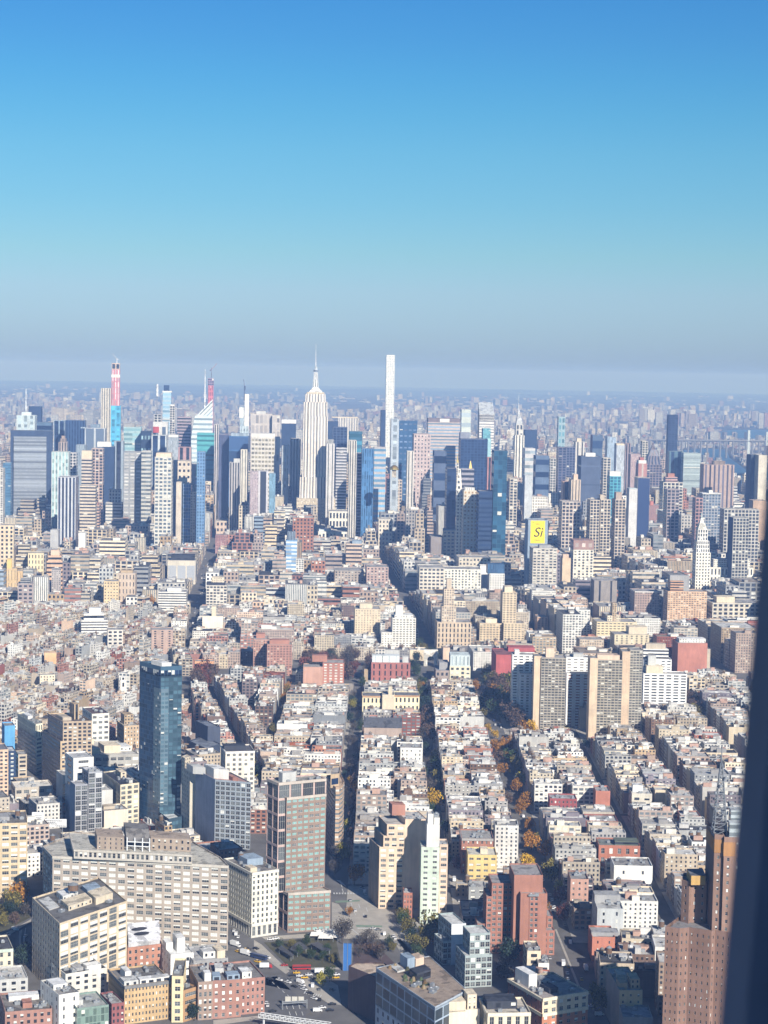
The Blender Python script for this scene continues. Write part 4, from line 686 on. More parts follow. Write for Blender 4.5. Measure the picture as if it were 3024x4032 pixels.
 (OB, 'white department store with giant arched windows on its upper floors', 1296, 2014, 1400, 2110, 60, s_('W.a.k', wall=(.72, .70, .63), bay=8, flr=22, w=.55, h=.66, bl=0), dict(vis=2078, cornice=(.74, .72, .66))),
 (OB, 'wide white block with a grey glass roof below the arched store', 1253, 2094, 1426, 2150, 60, s_('W.a.k', wall=(.72, .70, .64), bay=8, flr=14, w=.55, h=.5, bl=.1), dict(vis=2122, bulk=[(.02, .3, .2, .8, 4, 'A.b.k')])),
 (OT, 'slim blue and white banded glass tower rising from low roofs', 1126, 2128, 1170, 2262, 26, s_('U.r.l', wall=(.20, .34, .55), glass=(.55, .62, .68), bay=9, flr=7, w=1.1, h=.5, bl=0), dict(vis=2250, bulk=[(.15, .85, .2, .8, 16, s_('S.v.k'))])),
 (AB, 'white framed narrow block right of the blue banded tower', 1166, 2204, 1196, 2280, 24, 'W.q.k', dict(vis=2262)),
 (AT_, 'tan ribbed apartment tower with bluish roof left of the avenue', 1363, 2142, 1425, 2250, 36, s_('H.h.k', wall=(.54, .42, .33)), dict(vis=2230, bulk=[(.4, 1.0, .2, .8, 6, 'S.b.k')])),
 (OB, 'wide beige grey office block with heavy dark cornice', 1318, 2248, 1433, 2320, 60, s_('B.P.k', wall=(.42, .36, .31), bay=6, flr=5, w=.45, h=.5), dict(vis=2300, cornice=(.4, .36, .32))),
 (OB, 'pink stone block with white roof rails by the avenue canyon', 1444, 2234, 1530, 2330, 50, s_('P.p.k', wall=(.46, .34, .30), bay=6, flr=5), dict(vis=2300)),
 (OT, 'ornate beige tower with a gleaming gold dome', 1524, 1890, 1584, 2060, 40, s_('B.q.k', wall=(.52, .44, .36), bay=8, flr=8), dict(vis=2020, bulk=[(.3, .75, .3, .7, 16, s_('B.p.k'))])),
 (AB, 'peach blank sided tower left of the ornate gold domed one', 1466, 1980, 1494, 2080, 30, s_('H.b.k', wall=(.66, .48, .34)), dict(vis=2050)),
 # left side
 (AT_, 'cream ornate apartment house with pale roof screens at far left', 110, 2180, 172, 2290, 30, s_('Y.v.k', wall=(.70, .60, .40), bay=6, flr=10, w=.3, h=.6), dict(vis=2240, brg=24)),
 (AT_, 'orange brick ziggurat apartment house with tiered crown', 184, 2210, 246, 2330, 34, s_('H.h.k', wall=(.60, .40, .27), bay=6), dict(vis=2250, brg=24, bulk=[(.08, .92, .1, .9, 9, s_('H.h.k', wall=(.60, .40, .27))), (.25, .8, .3, .7, 18, s_('H.b.k'))])),
 (AT_, 'yellow tan pair of stepped towers at the left edge', 26, 2240, 66, 2340, 26, s_('Y.v.k', wall=(.62, .46, .26), bay=6, flr=20, w=.12, h=.8), dict(vis=2320, brg=24, bulk=[(.0, .5, .2, .8, 16, 'Y.b.k')])),
 (AT_, 'shorter yellow tan tower right of the yellow tan pair', 62, 2250, 89, 2330, 24, s_('Y.v.k', wall=(.60, .44, .25), bay=6, flr=20, w=.12, h=.8), dict(vis=2300, brg=24)),
 (AT_, 'tall cream tower with strips of dark windows at the left edge', 0, 2070, 54, 2330, 34, s_('C.q.k', wall=(.64, .53, .38), bay=7, flr=7, w=.45, h=.55, bl=0), dict(vis=2200, brg=24)),
 (OB, 'smooth grey windowless slab on the left skyline foot', 198, 2088, 229, 2190, 26, s_('L.b.k', wall=(.46, .46, .46)), dict(vis=2165)),
 (OT, 'tall smooth grey slab tower left of the pink brick office', 270, 1994, 305, 2125, 34, s_('G.b.k', wall=(.40, .38, .38)), dict(vis=2095)),
 (OB, 'pink brick office tower with banded windows', 324, 1990, 391, 2110, 44, s_('M.h.k', wall=(.50, .36, .29), bay=6), dict(vis=2080, bulk=[(.1, .9, .2, .8, 5, 'M.b.k')])),
 (AB, 'slender white slab with dark side near the left', 309, 2100, 336, 2190, 26, s_('W.b.k', wall=(.78, .76, .72)), dict(vis=2165)),
 (AT_, 'tan brick tower block with decorated top storeys', 466, 2258, 533, 2370, 36, s_('T.v.k', wall=(.54, .44, .35), bay=6, flr=12, w=.25, h=.6), dict(vis=2345, bulk=[(.1, .8, .3, .8, 4, 'T.b.k')])),
 (AB, 'yellow tan lower wing with punched windows left of the tan brick tower', 409, 2290, 467, 2375, 30, s_('Y.p.k', wall=(.66, .52, .32), bay=5, flr=5, w=.36, h=.4), dict(vis=2355)),
 (AT_, 'plain grey apartment slab pair at left', 203, 2246, 239, 2355, 34, s_('G.s.k', wall=(.42, .38, .36)), dict(vis=2335, brg=24)),
 (AT_, 'mauve grey tower with big dark windows and rounded roof', 70, 2300, 130, 2395, 30, s_('P.P.k', wall=(.36, .30, .29), bay=7, flr=6, w=.6, h=.5), dict(vis=2375, brg=24, bulk=[(.15, .8, .3, .8, 7, 'G.r.k')])),
 (OB, 'pale office block with a grid of big square windows left of the wide avenue', 424, 2482, 484, 2570, 26, s_('L.P.k', wall=(.62, .58, .52), bay=7, flr=5.5, w=.6, h=.5, bl=.05), dict(vis=2548, brg=22)),
 (AT_, 'white stepped ziggurat apartment building left of the wide avenue', 320, 2445, 425, 2530, 36, s_('W.h.k', wall=(.74, .72, .67), bay=6, flr=4), dict(vis=2485, brg=22, bulk=[(.1, .85, .25, .9, 9, s_('W.h.k')), (.3, .75, .4, .85, 16, 'W.b.k')])),
 (AT_, 'pinkish brick apartment slab with dark window columns beside the avenue trees', 597, 2482, 682, 2575, 26, s_('M.q.k', wall=(.48, .35, .29), bay=11, flr=3.4, w=.28, h=.5, bl=0), dict(vis=2555, brg=25)),
 (AT_, 'white banded apartment block on the left side of the wide avenue', 624, 2332, 734, 2430, 40, s_('W.h.k', wall=(.72, .70, .65), bay=6, flr=4), dict(vis=2395, bulk=[(.3, .8, .3, .8, 5, 'W.b.k')])),
 (AT_, 'beige apartment block with white penthouse on the right side of the wide avenue', 812, 2306, 894, 2410, 40, s_('L.P.k', wall=(.60, .56, .49), bay=6, flr=4.5), dict(vis=2390, bulk=[(.0, .9, .2, .7, 4, 'D.b.k'), (.25, .85, .3, .8, 12, 'C.s.k')])),
 (AT_, 'cream apartment building with two blank white wings by the wide avenue', 797, 2428, 878, 2510, 30, s_('C.b.k', wall=(.78, .70, .58)), dict(vis=2480, bulk=[(.44, .66, .2, .7, 14, 'C.b.k')])),
 (OB, 'pink and cream arcaded block at the far end of the wide avenue', 851, 2052, 940, 2120, 50, s_('H.a.k', wall=(.58, .47, .39), bay=8, flr=13, w=.5, h=.5, bl=0), dict(vis=2095, cornice=(.66, .6, .5))),
 (BB, 'dark red brick apartment strip on the right of the wide avenue', 848, 2108, 895, 2180, 30, s_('R.s.k', wall=(.36, .20, .19)), dict(vis=2160)),
 (OB, 'broad beige block with grey blank panels left of the wide avenue', 660, 2208, 770, 2300, 60, s_('B.v.k', wall=(.60, .55, .46), glass=matte((.30, .32, .35)), bay=18, flr=40, w=.86, h=.6), dict(vis=2285, bulk=[(.1, .95, .2, .7, 9, 'D.r.k')])),
 (AB, 'orange rendered blank gable among low houses at left', 175, 2572, 222, 2635, 14, s_('O.b.k', wall=(.70, .45, .25)), dict(vis=2620, brg=20)),
 (AB, 'cream rendered cube among low brick houses at left', 157, 2660, 216, 2715, 16, s_('C.s.k', wall=(.76, .66, .50)), dict(vis=2695, brg=20)),
 ('church', 'white church bell tower standing over low roofs left of the glass tower', 474, 2680, 497, 2745, 7, s_('W.a.k', wall=(.74, .70, .62), bay=7, flr=9, w=.35, h=.5), dict(vis=2735, brg=18, bulk=[(.15, .85, .15, .85, 4, 'W.a.k')])),
 (BB, 'orange tiled house row right of the wide avenue trees', 767, 2606, 843, 2660, 16, s_('O.h.k', wall=(.66, .36, .20), bay=5), dict(vis=2635, brg=25)),
]
many(VILLAGE)

rr = [o for o in COL.objects if o.get('label', '').startswith('long dark slate')][0]; pl_, z_ = Q(1433, 2868, 1582, 2945, 30, 32); iv = Matrix.Translation(-Vector(rr.location)); b_ = MB(); q0 = inset(pl_, -.6)
m0, m1 = sub(q0, 0, 0, .5, .5)[0], sub(q0, 1, 1, .5, .5)[0]
b_.face([(*q0[0], z_ + .9), (*q0[1], z_ + .9), (*m1, z_ + 9), (*m0, z_ + 9)], 1, (.10, .105, .12)); b_.face([(*q0[2], z_ + .9), (*q0[3], z_ + .9), (*m0, z_ + 9), (*m1, z_ + 9)], 1, (.10, .105, .12)); b_.face([(*q0[1], z_ + .9), (*q0[2], z_ + .9), (*m1, z_ + 9)], 1, (.3, .22, .18)); b_.face([(*q0[3], z_ + .9), (*q0[0], z_ + .9), (*m0, z_ + 9)], 1, (.3, .22, .18))
b_.build('gabled_roof', None, rr).matrix_parent_inverse = iv
# the yellow poster building
pl, z = Q(2080, 2049, 2158, -3330, 40, 29.3)
r, c, lc = bld(OB, 'grey block carrying a huge yellow advertising poster with black script', [(pl, 0, z, 'S.b.k')], vis=2150)
a, b = lc(pl)[:2]; ux = Vector((b[0] - a[0], b[1] - a[1], 0)).normalized(); n_ = Vector((ux.y, -ux.x, 0))
W_, Hh = (Vector(b) - Vector(a)).length * .72, (z - AT(2090, 2138, 3330)[2])
YEL = plain("poster_yellow", (.92, .70, .02), .6, 0, .03); INK = plain("poster_ink", (.02, .02, .02), .6, 0, 0)
o0 = Vector((*a, 0)) + ux * (Vector(b) - Vector(a)).length * .13 + n_ * .35; pb = MB()
def pf(u0, u1, v0, v1, m, k=0.0): pb.face([tuple(o0 + ux * u + n_ * k + Vector((0, 0, z - .4 - Hh + v))) for u, v in ((u0, v0), (u1, v0), (u1, v1), (u0, v1))], m)
pf(0, W_, 0, Hh, 0)
for v, l0, l1 in ((.86, .3, .68), (.82, .36, .62), (.14, .2, .74), (.10, .28, .66)): pf(W_ * l0, W_ * l1, Hh * v, Hh * (v + .014), 1, .1)
pf(W_ * .14, W_ * .2, Hh * .9, Hh * .93, 1, .1)
pb.build('poster', [YEL, INK], r)
cu = bpy.data.curves.new('poster_script', 'FONT'); cu.body = 'Sì'; cu.size = W_ * .95; cu.shear = .25; cu.extrude = .05; cu.align_x = 'CENTER'; cu.materials.append(INK)
to = bpy.data.objects.new('poster_script', cu); COL.objects.link(to); to.parent = r
to.location = o0 + ux * W_ * .5 + n_ * .2 + Vector((0, 0, z - Hh * .72)); to.rotation_euler = (R(90), 0, math.atan2(ux.y, ux.x))
bpy.context.view_layer.update(); me_ = bpy.data.meshes.new_from_object(to.evaluated_get(bpy.context.evaluated_depsgraph_get())); o_ = link('poster_script', me_, r, to.location, 0); o_.rotation_euler = to.rotation_euler; bpy.data.objects.remove(to)

# white clock tower at the right
def sq(xc, y, d, half, brg=29.3):
    X, Y, z = AT(xc, y, d); e, n = dirs(brg)
    return [(X + e[0] * i * half + n[0] * j * half, Y + e[1] * i * half + n[1] * j * half) for i, j in ((-1, -1), (1, -1), (1, 1), (-1, 1))], z
def fr_tower(kind, label, d, steps, brg=29.3, vis=None, cat=None, st0='W.p.k'):
    """steps: list of (px centre, px half width at base, row of base, px half width at top, row of top, style or colour, part name)"""
    X, Y, _ = AT(steps[0][0], steps[0][2] if steps[0][2] else steps[0][4], d)
    root = empty(kind, (X, Y, 0), label, cat or CATS.get(kind, kind.replace('_', ' '))); e, n = dirs(brg); nm = {}
    Y0 = Y + steps[0][1] / F * d
    for xc, h0, y0, h1, y1, st, part in steps:
        x0 = AT(xc, y1, d)[0] - X; za = 0 if y0 is None else AT(xc, y0, d)[2]; zb = AT(xc, y1, d)[2]
        def rect(h): h = h / F * d; return [(x0 + e[0] * i * h + n[0] * j * h, (Y0 - Y) + e[1] * i * h + n[1] * j * h) for i, j in ((-1, -1), (1, -1), (1, 1), (-1, 1))]
        b_ = nm.setdefault(part, MB())
        if isinstance(st, tuple): b_.frus(rect(h0), za, rect(h1), zb, 1, st)
        else: b_.frus(rect(h0), za, rect(h1), zb, 1, (.5, .5, .5), ST(st), seed=.3)
    for k, b_ in nm.items(): b_.build(k, [FAC, GOLDM if 'gold' in k else ROOF], root)
    x, h = steps[0][0], steps[0][1]
    SHOW.append((x - h, x + h, vis or steps[0][4] + 90, Y)); keep([(X + i * steps[0][1] / F * d, Y + j * steps[0][1] / F * d + steps[0][1] / F * d) for i, j in ((-1, -1), (1, -1), (1, 1), (-1, 1))])
    return root
wt_ = s_('W.p.k', wall=(.76, .73, .64), bay=5, flr=5.5, w=.42, h=.55, bl=.1)
fr_tower(OT, 'white clock tower with a tapering stone lantern and domed top at the right', 3290, [(2768, 29, None, 29, 2176, wt_, 'wall'), (2768, 26, 2176, 24, 2130, 'W.a.k', 'wall'), (2768, 20, 2130, 19, 2085, 'W.a.k', 'lantern'), (2768, 17, 2085, 11, 2062, (.72, .69, .6), 'roof'), (2768, 9, 2062, 4, 2042, (.72, .7, .62), 'roof'), (2768, 2.4, 2042, 1.2, 2018, (.4, .5, .48), 'finial')], vis=2330)
# ================================================================== Midtown
MID = [
 (OT, 'narrow pale tower with clustered dark windows far left of the dark slab', -10, 1846, 12, -3900, 30, s_('W.q.k', bay=6)),
 (OT, 'teal blue glass block peeking out left of the broad dark slab', 12, 1824, 42, -4500, 30, s_('U.r.b', wall=(.10, .22, .34)), BK(0, .95, .2, .8, -.2, 'A.b.k')),
 (OT, 'pale blue grey glass tower with a white needle mast behind the dark slab', 65, 1636, 137, -5160, 50, s_('A.v.l', wall=(.50, .58, .60), glass=(.34, .42, .46), bay=14), dict(bulk=[(.25, .75, .2, .7, 9, 'A.b.k')])),
 (OT, 'deep blue block right of the white needle mast', 112, 1601, 161, -5900, 40, dk),
 (OT, 'dark blue slab with a pale horizontal rim behind the broad dark slab', 145, 1664, 202, -5050, 40, s_('N.h.n', wall=(.10, .16, .24), bay=20, flr=26)),
 (OT, 'dark blue tower with light corner strips, left of two similar', 212, 1657, 254, -5300, 40, s_('S.v.n', wall=(.30, .40, .50), bay=12, w=.8)),
 (OT, 'navy ribbed glass slab between pale corner strips', 258, 1656, 334, -5200, 40, s_('N.v.n', wall=(.05, .09, .18), bay=8, w=.5), dict(sts=[None, None, None, 'S.v.l'])),
 (OT, 'grey blue slab outlined in white with a notched left corner', 334, 1687, 413, -4950, 40, s_('S.v.k', wall=(.50, .53, .55), glass=(.10, .13, .18), bay=26, flr=200, w=.82, h=1.1), dict(bulk=[(-.22, .0, .2, .8, 3, 'S.v.l')])),
 (AT_, 'cream ribbed stone tower left of the unfinished red topped skyscraper', 398, 1529, 436, -6600, 34, s_('C.v.k', wall=(.80, .74, .62), bay=9, w=.3)),
 (OT, 'white edged teal office tower right of the broad dark slab', 203, 1780, 270, -4300, 40, s_('A.v.l', wall=(.60, .66, .64), bay=7, glass=(.30, .44, .46)), dict(sts=[None, None, None, s_('W.b.k')])),
 (OT, 'pinkish stone tower with small tiered crown behind the teal office', 231, 1742, 262, -4700, 36, s_('P.v.k', wall=(.50, .42, .38), bay=6), dict(bulk=[(.15, .85, .2, .8, 9, 'P.v.k'), (.3, .7, .3, .7, 16, 'P.b.k')])),
 (OT, 'white tower with chequered dark windows above a blue banner', 274, 1784, 300, -4400, 32, s_('L.w.k', wall=(.62, .61, .60), bay=7)),
 (OT, 'grey blue slab behind the cream topped stepped tower', 299, 1753, 336, -4500, 36, s_('S.v.k', wall=(.30, .36, .42), glass=(.2, .24, .28))),
 (OT, 'stepped beige tower with a smooth cream crown', 321, 1806, 361, -4300, 34, s_('B.h.k', wall=(.56, .48, .40), bay=12), dict(bulk=[(.0, 1., .1, .9, 18, 'C.b.k')])),
 (OT, 'wider stepped base of beige terraces in front of the cream crowned tower', 314, 1914, 376, -4200, 40, s_('C.h.k', wall=(.62, .54, .44), bay=8)),
 (OT, 'pinkish tan tower with mottled windows right of the cream crowned one', 361, 1767, 405, -4450, 36, s_('H.w.k', wall=(.54, .42, .36))),
 (OT, 'navy glass tower under a sloping white roof', 404, 1760, 448, -4600, 40, dk, dict(bulk=[(-.5, .7, .2, .8, 12, 'W.b.k')])),
 (OT, 'slim dark tower with a pale vertical edge line', 449, 1738, 486, -4700, 34, s_('N.v.k', wall=(.30, .36, .42), bay=16)),
 (OT, 'dark tower of bold black and white vertical stripes', 227, 1880, 298, -3950, 60, s_('L.v.k', wall=(.60, .62, .66), glass=(.04, .05, .08), bay=7.6, flr=200, w=.56), dict(sts=[None, s_('P.v.k', wall=(.36, .32, .33)), None, None], roof=(.5, .5, .5))),
 (OT, 'teal glass block with a sloping grey roof left of the stacked dark tower', 487, 1682, 556, -4900, 44, s_('E.r.t', wall=(.34, .48, .50), glass=(.22, .38, .42), bay=30, flr=12), dict(bulk=[(.02, .6, .1, .9, 9, 'G.b.k')])),
 (OT, 'stack of dark glass boxes with light gaps right of the teal block', 554, 1698, 593, -4850, 40, s_('N.r.l', wall=(.03, .05, .09), glass=(.26, .40, .46), bay=10, flr=34, h=.3, w=.5)),
 (OT, 'pale concrete framed tower with a round red sign', 603, 1662, 660, -5000, 44, s_('W.v.k', wall=(.62, .62, .60), glass=(.12, .16, .22), bay=22, flr=60, w=.5, h=.6), dict(bulk=[(.05, .55, .2, .8, 20, 'L.w.k')])),
 (OT, 'blue glass block with white posts below the red signed tower', 597, 1715, 655, -4800, 44, s_('S.v.n', wall=(.55, .60, .62), bay=17, w=.7)),
 (OT, 'slender pale tower with rounded white top', 669, 1598, 688, -5600, 26, s_('C.w.k', wall=(.64, .62, .58)), BK(.1, .9, .1, .9, 4, 'W.b.k')),
 (SK, 'pale blue tower with dark drum and white collar at its top', 641, 1545, 674, -6300, 34, s_('S.r.l', wall=(.42, .56, .66), glass=(.22, .36, .48), bay=30, flr=14), dict(bulk=[(-.05, 1.05, 0, 1, 5, 'W.b.k'), (.1, .72, .1, .9, 24, 'N.v.n')])),
 (OT, 'purple brown tower with two glinting spots behind the white spired tower', 698, 1642, 752, -5400, 44, s_('V.r.k', wall=(.36, .30, .33), bay=30, flr=9)),
 (OT, 'teal glazed block in front of the white spired tower', 776, 1706, 843, -5000, 44, s_('E.r.t', wall=(.10, .38, .42), glass=(.07, .27, .31), bay=40, flr=13, h=.4)),
 (OT, 'plain grey tower with white cap left of the teal glazed block', 663, 1722, 701, -4700, 36, s_('S.v.l', wall=(.38, .42, .46), glass=(.30, .34, .38)), BK(0, 1, 0, 1, 6, 'W.b.k')),
 (OT, 'red brown block with light vertical pier behind the cream ornate tower', 702, 1762, 752, -4600, 36, s_('R.v.k', wall=(.42, .26, .26), bay=16)),
 (OT, 'broad grey striped office slab left of the chequered apartment tower', 487, 1780, 557, -4300, 44, s_('G.r.l', wall=(.30, .31, .32), glass=(.42, .42, .41), bay=12, flr=8, w=.7, bl=.4), dict(sts=[None, None, None, 'W.b.k'])),
 (OT, 'pale grey striped slab attached right of the broad grey one', 557, 1777, 594, -4250, 40, s_('L.r.g', wall=(.50, .49, .45), bay=12, flr=9)),
 (AT_, 'large apartment tower with a bold chequer of balconies and cream top', 610, 1800, 676, -3900, 60, s_('L.w.k', wall=(.60, .58, .52), glass=(.10, .13, .16), bay=8.5, flr=8, w=.66, h=.56, bl=.1), dict(bulk=[(.05, .95, .1, .9, 8, s_('H.b.k', wall=(.70, .58, .44)))], vis=1985)),
 (OT, 'cream ornate office tower with dark arcaded bands', 700, 1816, 751, -4200, 50, s_('C.a.k', wall=(.74, .64, .52), bay=9, flr=14, w=.5, h=.4, bl=0), dict(vis=1900)),
 (OT, 'steel blue tower with small square windows beneath the teal glazed block', 776, 1780, 808, -4050, 36, s_('U.w.n', wall=(.16, .28, .46), glass=(.04, .08, .18), bay=6, flr=7, w=.5, h=.5), dict(vis=1990)),
 (AT_, 'blue glass twin tower with a cream central spine, left half', 722, 1906, 752, -4130, 26, s_('S.G.b', wall=(.36, .46, .56), glass=(.05, .14, .34), bay=6, flr=7.5, w=.82, h=.84), dict(vis=2150)),
 (AT_, 'cream windowed spine between the two blue glass halves', 750, 1938, 770, -4128, 22, s_('C.s.k', wall=(.64, .56, .46), bay=5.4, flr=6, w=.4, h=.4), dict(vis=2150)),
 (AT_, 'blue glass twin tower with a cream central spine, right half', 769, 1880, 796, -4130, 26, s_('S.G.b', wall=(.36, .46, .56), glass=(.04, .12, .30), bay=6, flr=7.5, w=.82, h=.84), dict(vis=2150)),
 (AT_, 'tall blank cream slab left of the blue glass twin tower', 694, 1900, 714, -4060, 26, s_('H.b.k', wall=(.78, .68, .56)), dict(vis=2090, sts=[None, s_('W.b.k', wall=(.85, .84, .8)), None, None])),
 (AT_, 'mauve grey slab beside the blank cream one', 672, 1960, 694, -4090, 30, s_('V.v.k', wall=(.36, .32, .36), bay=6), dict(vis=2100)),
 (AT_, 'needle thin tower with black and white vertical lines', 845, 1672, 861, -4600, 20, s_('W.v.k', wall=(.66, .62, .60), bay=4.5, w=.5), dict(vis=1900)),
 (OT, 'purple navy slab left of the blue striped one', 861, 1713, 902, -4900, 40, s_('V.v.n', wall=(.14, .15, .24))),
 (OT, 'blue slab with pale horizontal stripes and a jagged roof', 902, 1718, 978, -4850, 40, s_('U.r.n', wall=(.06, .14, .30), glass=(.05, .10, .22), bay=60, flr=36, h=.9), BK(.1, .95, .2, .8, 8, 'S.v.l')),
 (OT, 'cream slim tower with pointed top in front of the blue striped slab', 948, 1772, 974, -4450, 26, s_('C.v.k', wall=(.74, .70, .60), bay=8, w=.2)),
 (OT, 'grey stone tower with vertical windows left of the yellow flecked office', 904, 1822, 944, -4300, 36, s_('G.v.k', wall=(.48, .46, .45), bay=6), BK(.4, 1.0, .2, .8, 9, 'L.b.k')),
 (OT, 'big beige lattice office tower with spiky roof plant', 988, 1630, 1072, -5350, 60, s_('B.w.l', wall=(.52, .48, .45), glass=(.36, .34, .33), bay=13, flr=30, w=.7, h=.8, bl=.2), BK(.25, .7, .2, .8, 8, 'L.b.k')),
 (OT, 'beige lattice wing stepping down right of the big lattice tower', 1072, 1636, 1104, -5330, 50, s_('B.w.l', wall=(.54, .50, .47), glass=(.38, .36, .35), bay=11, flr=22, w=.6, h=.8, bl=.2)),
 (OT, 'white office slab with dark windows, yellow flecks and a blank white cap', 990, 1724, 1083, -4750, 46, s_('W.q.k', wall=(.66, .63, .57), glass=(.22, .20, .14), bay=8.5, flr=11, w=.74, h=.5, bl=0), dict(bulk=[(0, 1, 0, 1, 11, 'W.b.k')], vis=1855)),
 (OT, 'navy block in a thick white frame left of the great spired tower', 1109, 1668, 1166, -5200, 40, dk, dict(sts=[None, 'C.b.k', None, None], bulk=[(0, 1, 0, 1, 11, 'W.b.k')])),
 (OT, 'beige ribbed tower with small teal sign left of the great spired tower', 1142, 1728, 1188, -4800, 40, s_('B.v.k', wall=(.54, .50, .46), bay=7)),
 (OT, 'pale ribbed tower between navy framed block and lattice wing', 1110, 1756, 1138, -4700, 36, s_('S.v.l', wall=(.50, .50, .52), bay=7)),
 (OT, 'low dark striped block with black and white pillars', 1018, 1856, 1056, -4250, 40, s_('W.v.k', wall=(.60, .60, .64), bay=16, flr=200, w=.62), dict(vis=2020)),
 (OT, 'blue glass block right of the black and white pillared one', 1060, 1866, 1085, -4280, 36, s_('U.v.b', wall=(.22, .36, .48), glass=(.14, .26, .38)), dict(vis=2000)),
 (AT_, 'pinkish purple tower left of the black and white pillars', 985, 1858, 1017, -4200, 36, s_('P.s.k', wall=(.46, .38, .40)), dict(vis=2030)),
 (OT, 'white slab tower touching the right side of the great spired tower', 1286, 1748, 1318, -4520, 40, s_('W.v.k', wall=(.70, .68, .66), bay=9, w=.2), BK(.1, .9, .2, .8, 10, 'L.v.k')),
 (OT, 'wide white vertically ribbed slab far right of the great spired tower', 1331, 1645, 1411, -6300, 44, s_('W.v.k', wall=(.80, .76, .68), glass=(.2, .2, .24), bay=9, flr=200, w=.4), BK(-.3, .98, .1, .9, 3, 'C.b.k')),
 (OT, 'navy slab just right of the great spired tower', 1288, 1660, 1332, -5700, 40, dk),
 (OT, 'dark slate blue slab lower right of the great spired tower', 1312, 1683, 1368, -5000, 44, s_('N.w.n', wall=(.07, .10, .18))),
 (OT, 'dark teal tower with a bright band near its top', 1376, 1700, 1427, -4900, 40, s_('N.r.t', wall=(.05, .14, .22), glass=(.05, .18, .26), bay=40, flr=20)),
 (OT, 'pale grey lower block with windows right of the white slab tower', 1324, 1765, 1366, -4700, 36, s_('L.h.k', wall=(.50, .50, .52), bay=10)),
 (AT_, 'tall white ribbed apartment tower with dotted dark sides', 1376, 1736, 1405, -4050, 46, s_('W.v.k', wall=(.78, .74, .66), bay=5.2, w=.38), dict(vis=1940, sts=[None, 'C.w.k', None, 'C.w.k'])),
 (AT_, 'cream broken edged tower right of the white ribbed apartment tower', 1406, 1786, 1425, -4150, 36, s_('P.w.k', wall=(.50, .46, .46)), dict(vis=1930)),
 (OT, 'blue ribbed glass tower on a white base strip', 1426, 1768, 1471, -4100, 40, s_('U.v.b', wall=(.10, .22, .42), glass=(.05, .14, .30), bay=5, w=.6), dict(vis=1940)),
 (OT, 'striped blue and tan office slab left of the thin white tower', 1474, 1762, 1520, -4500, 40, s_('S.r.b', wall=(.46, .44, .44), glass=(.16, .32, .50), bay=50, flr=12, h=.5)),
 (OT, 'dark navy slab left edge of the thin white tower', 1501, 1616, 1519, -6000, 40, dk),
 (OT, 'smooth pale grey curved slab in front of the thin white tower', 1541, 1650, 1572, -4800, 40, s_('L.v.l', wall=(.42, .48, .54), glass=(.38, .44, .50), bay=20), dict(vis=1825)),
 (OT, 'dark blue tower with faint lit rows right of the curved grey slab', 1572, 1658, 1643, -5100, 44, s_('U.r.l', wall=(.04, .10, .20), glass=(.14, .20, .32), bay=14, flr=16, h=.25, w=.6), dict(vis=1800)),
 (OT, 'pinkish stone tower with three big top arches', 1630, 1710, 1696, -4900, 50, s_('H.s.k', wall=(.52, .42, .40), bay=8, flr=10), dict(vis=1880, bulk=[(.0, 1, 0, 1, -.1, 'P.b.k')])),
 (AT_, 'slim white stepped tower in front of the pinkish arched one', 1604, 1778, 1631, -4300, 30, s_('W.v.k', wall=(.72, .68, .62), bay=8, w=.25), dict(vis=1900)),
 (OT, 'broad tan and blue striped slab tower with a dark cap and white sign', 1686, 1662, 1813, -5300, 50, s_('T.r.b', wall=(.52, .44, .40), glass=(.24, .34, .46), bay=90, flr=9, h=.46), dict(vis=1830, bulk=[(.0, 1, .0, 1, 11, s_('V.b.k', wall=(.20, .17, .19))), (.36, .66, -.04, .0, 10, 'W.b.k')])),
 (OT, 'pale green white box tower behind the striped slab tower', 1818, 1614, 1855, -5800, 40, s_('A.h.l', wall=(.62, .68, .64), bay=20, flr=30)),
 (OT, 'dark grey slab block beneath the striped slab tower', 1710, 1776, 1758, -4450, 44, s_('N.h.n', wall=(.10, .13, .20), bay=30, flr=40), dict(vis=1870)),
 (OT, 'grey capped block left of the big navy slab', 1813, 1704, 1850, -5200, 36, s_('V.b.k', wall=(.26, .28, .34))),
 (OT, 'very big plain navy slab right of the gold topped tower', 1815, 1730, 1921, -4700, 60, s_('N.w.n', wall=(.03, .06, .14)), dict(vis=1900)),
 (OT, 'teal glass tower overlapping the wedge roofed white tower', 1902, 1688, 1932, -5600, 34, s_('E.r.t', wall=(.14, .34, .42), glass=(.14, .36, .42)), dict(sts=[None, None, None, 'N.b.k'])),
 (OT, 'bright pale blue lower block right of the big navy slab', 1920, 1728, 1934, -5000, 30, s_('A.b.k', wall=(.34, .56, .62))),
 (OT, 'coral red framed narrow tower right of the big navy slab', 1920, 1802, 1938, -4500, 26, s_('M.v.k', wall=(.48, .24, .22), bay=22, w=.5), dict(vis=1890)),
 (AT_, 'very dark navy slab tower left of the gold topped tower', 1761, 1846, 1797, -3900, 44, s_('N.w.n', wall=(.025, .045, .10)), dict(vis=2070)),
 (AT_, 'cream apartment tower with brown windows right of the gold topped tower', 1826, 1932, 1882, -3760, 40, s_('C.q.k', wall=(.76, .70, .58), glass=(.34, .22, .10), bay=7, flr=7.5, w=.5, h=.5), dict(vis=2075, bulk=[(.1, .9, .2, .8, 6, 'W.s.k')])),
 (OT, 'dark navy ribbed block right of the cream apartment tower', 1886, 1935, 1940, -3700, 44, s_('N.h.n', wall=(.035, .06, .12), bay=20, flr=9), dict(vis=2120)),
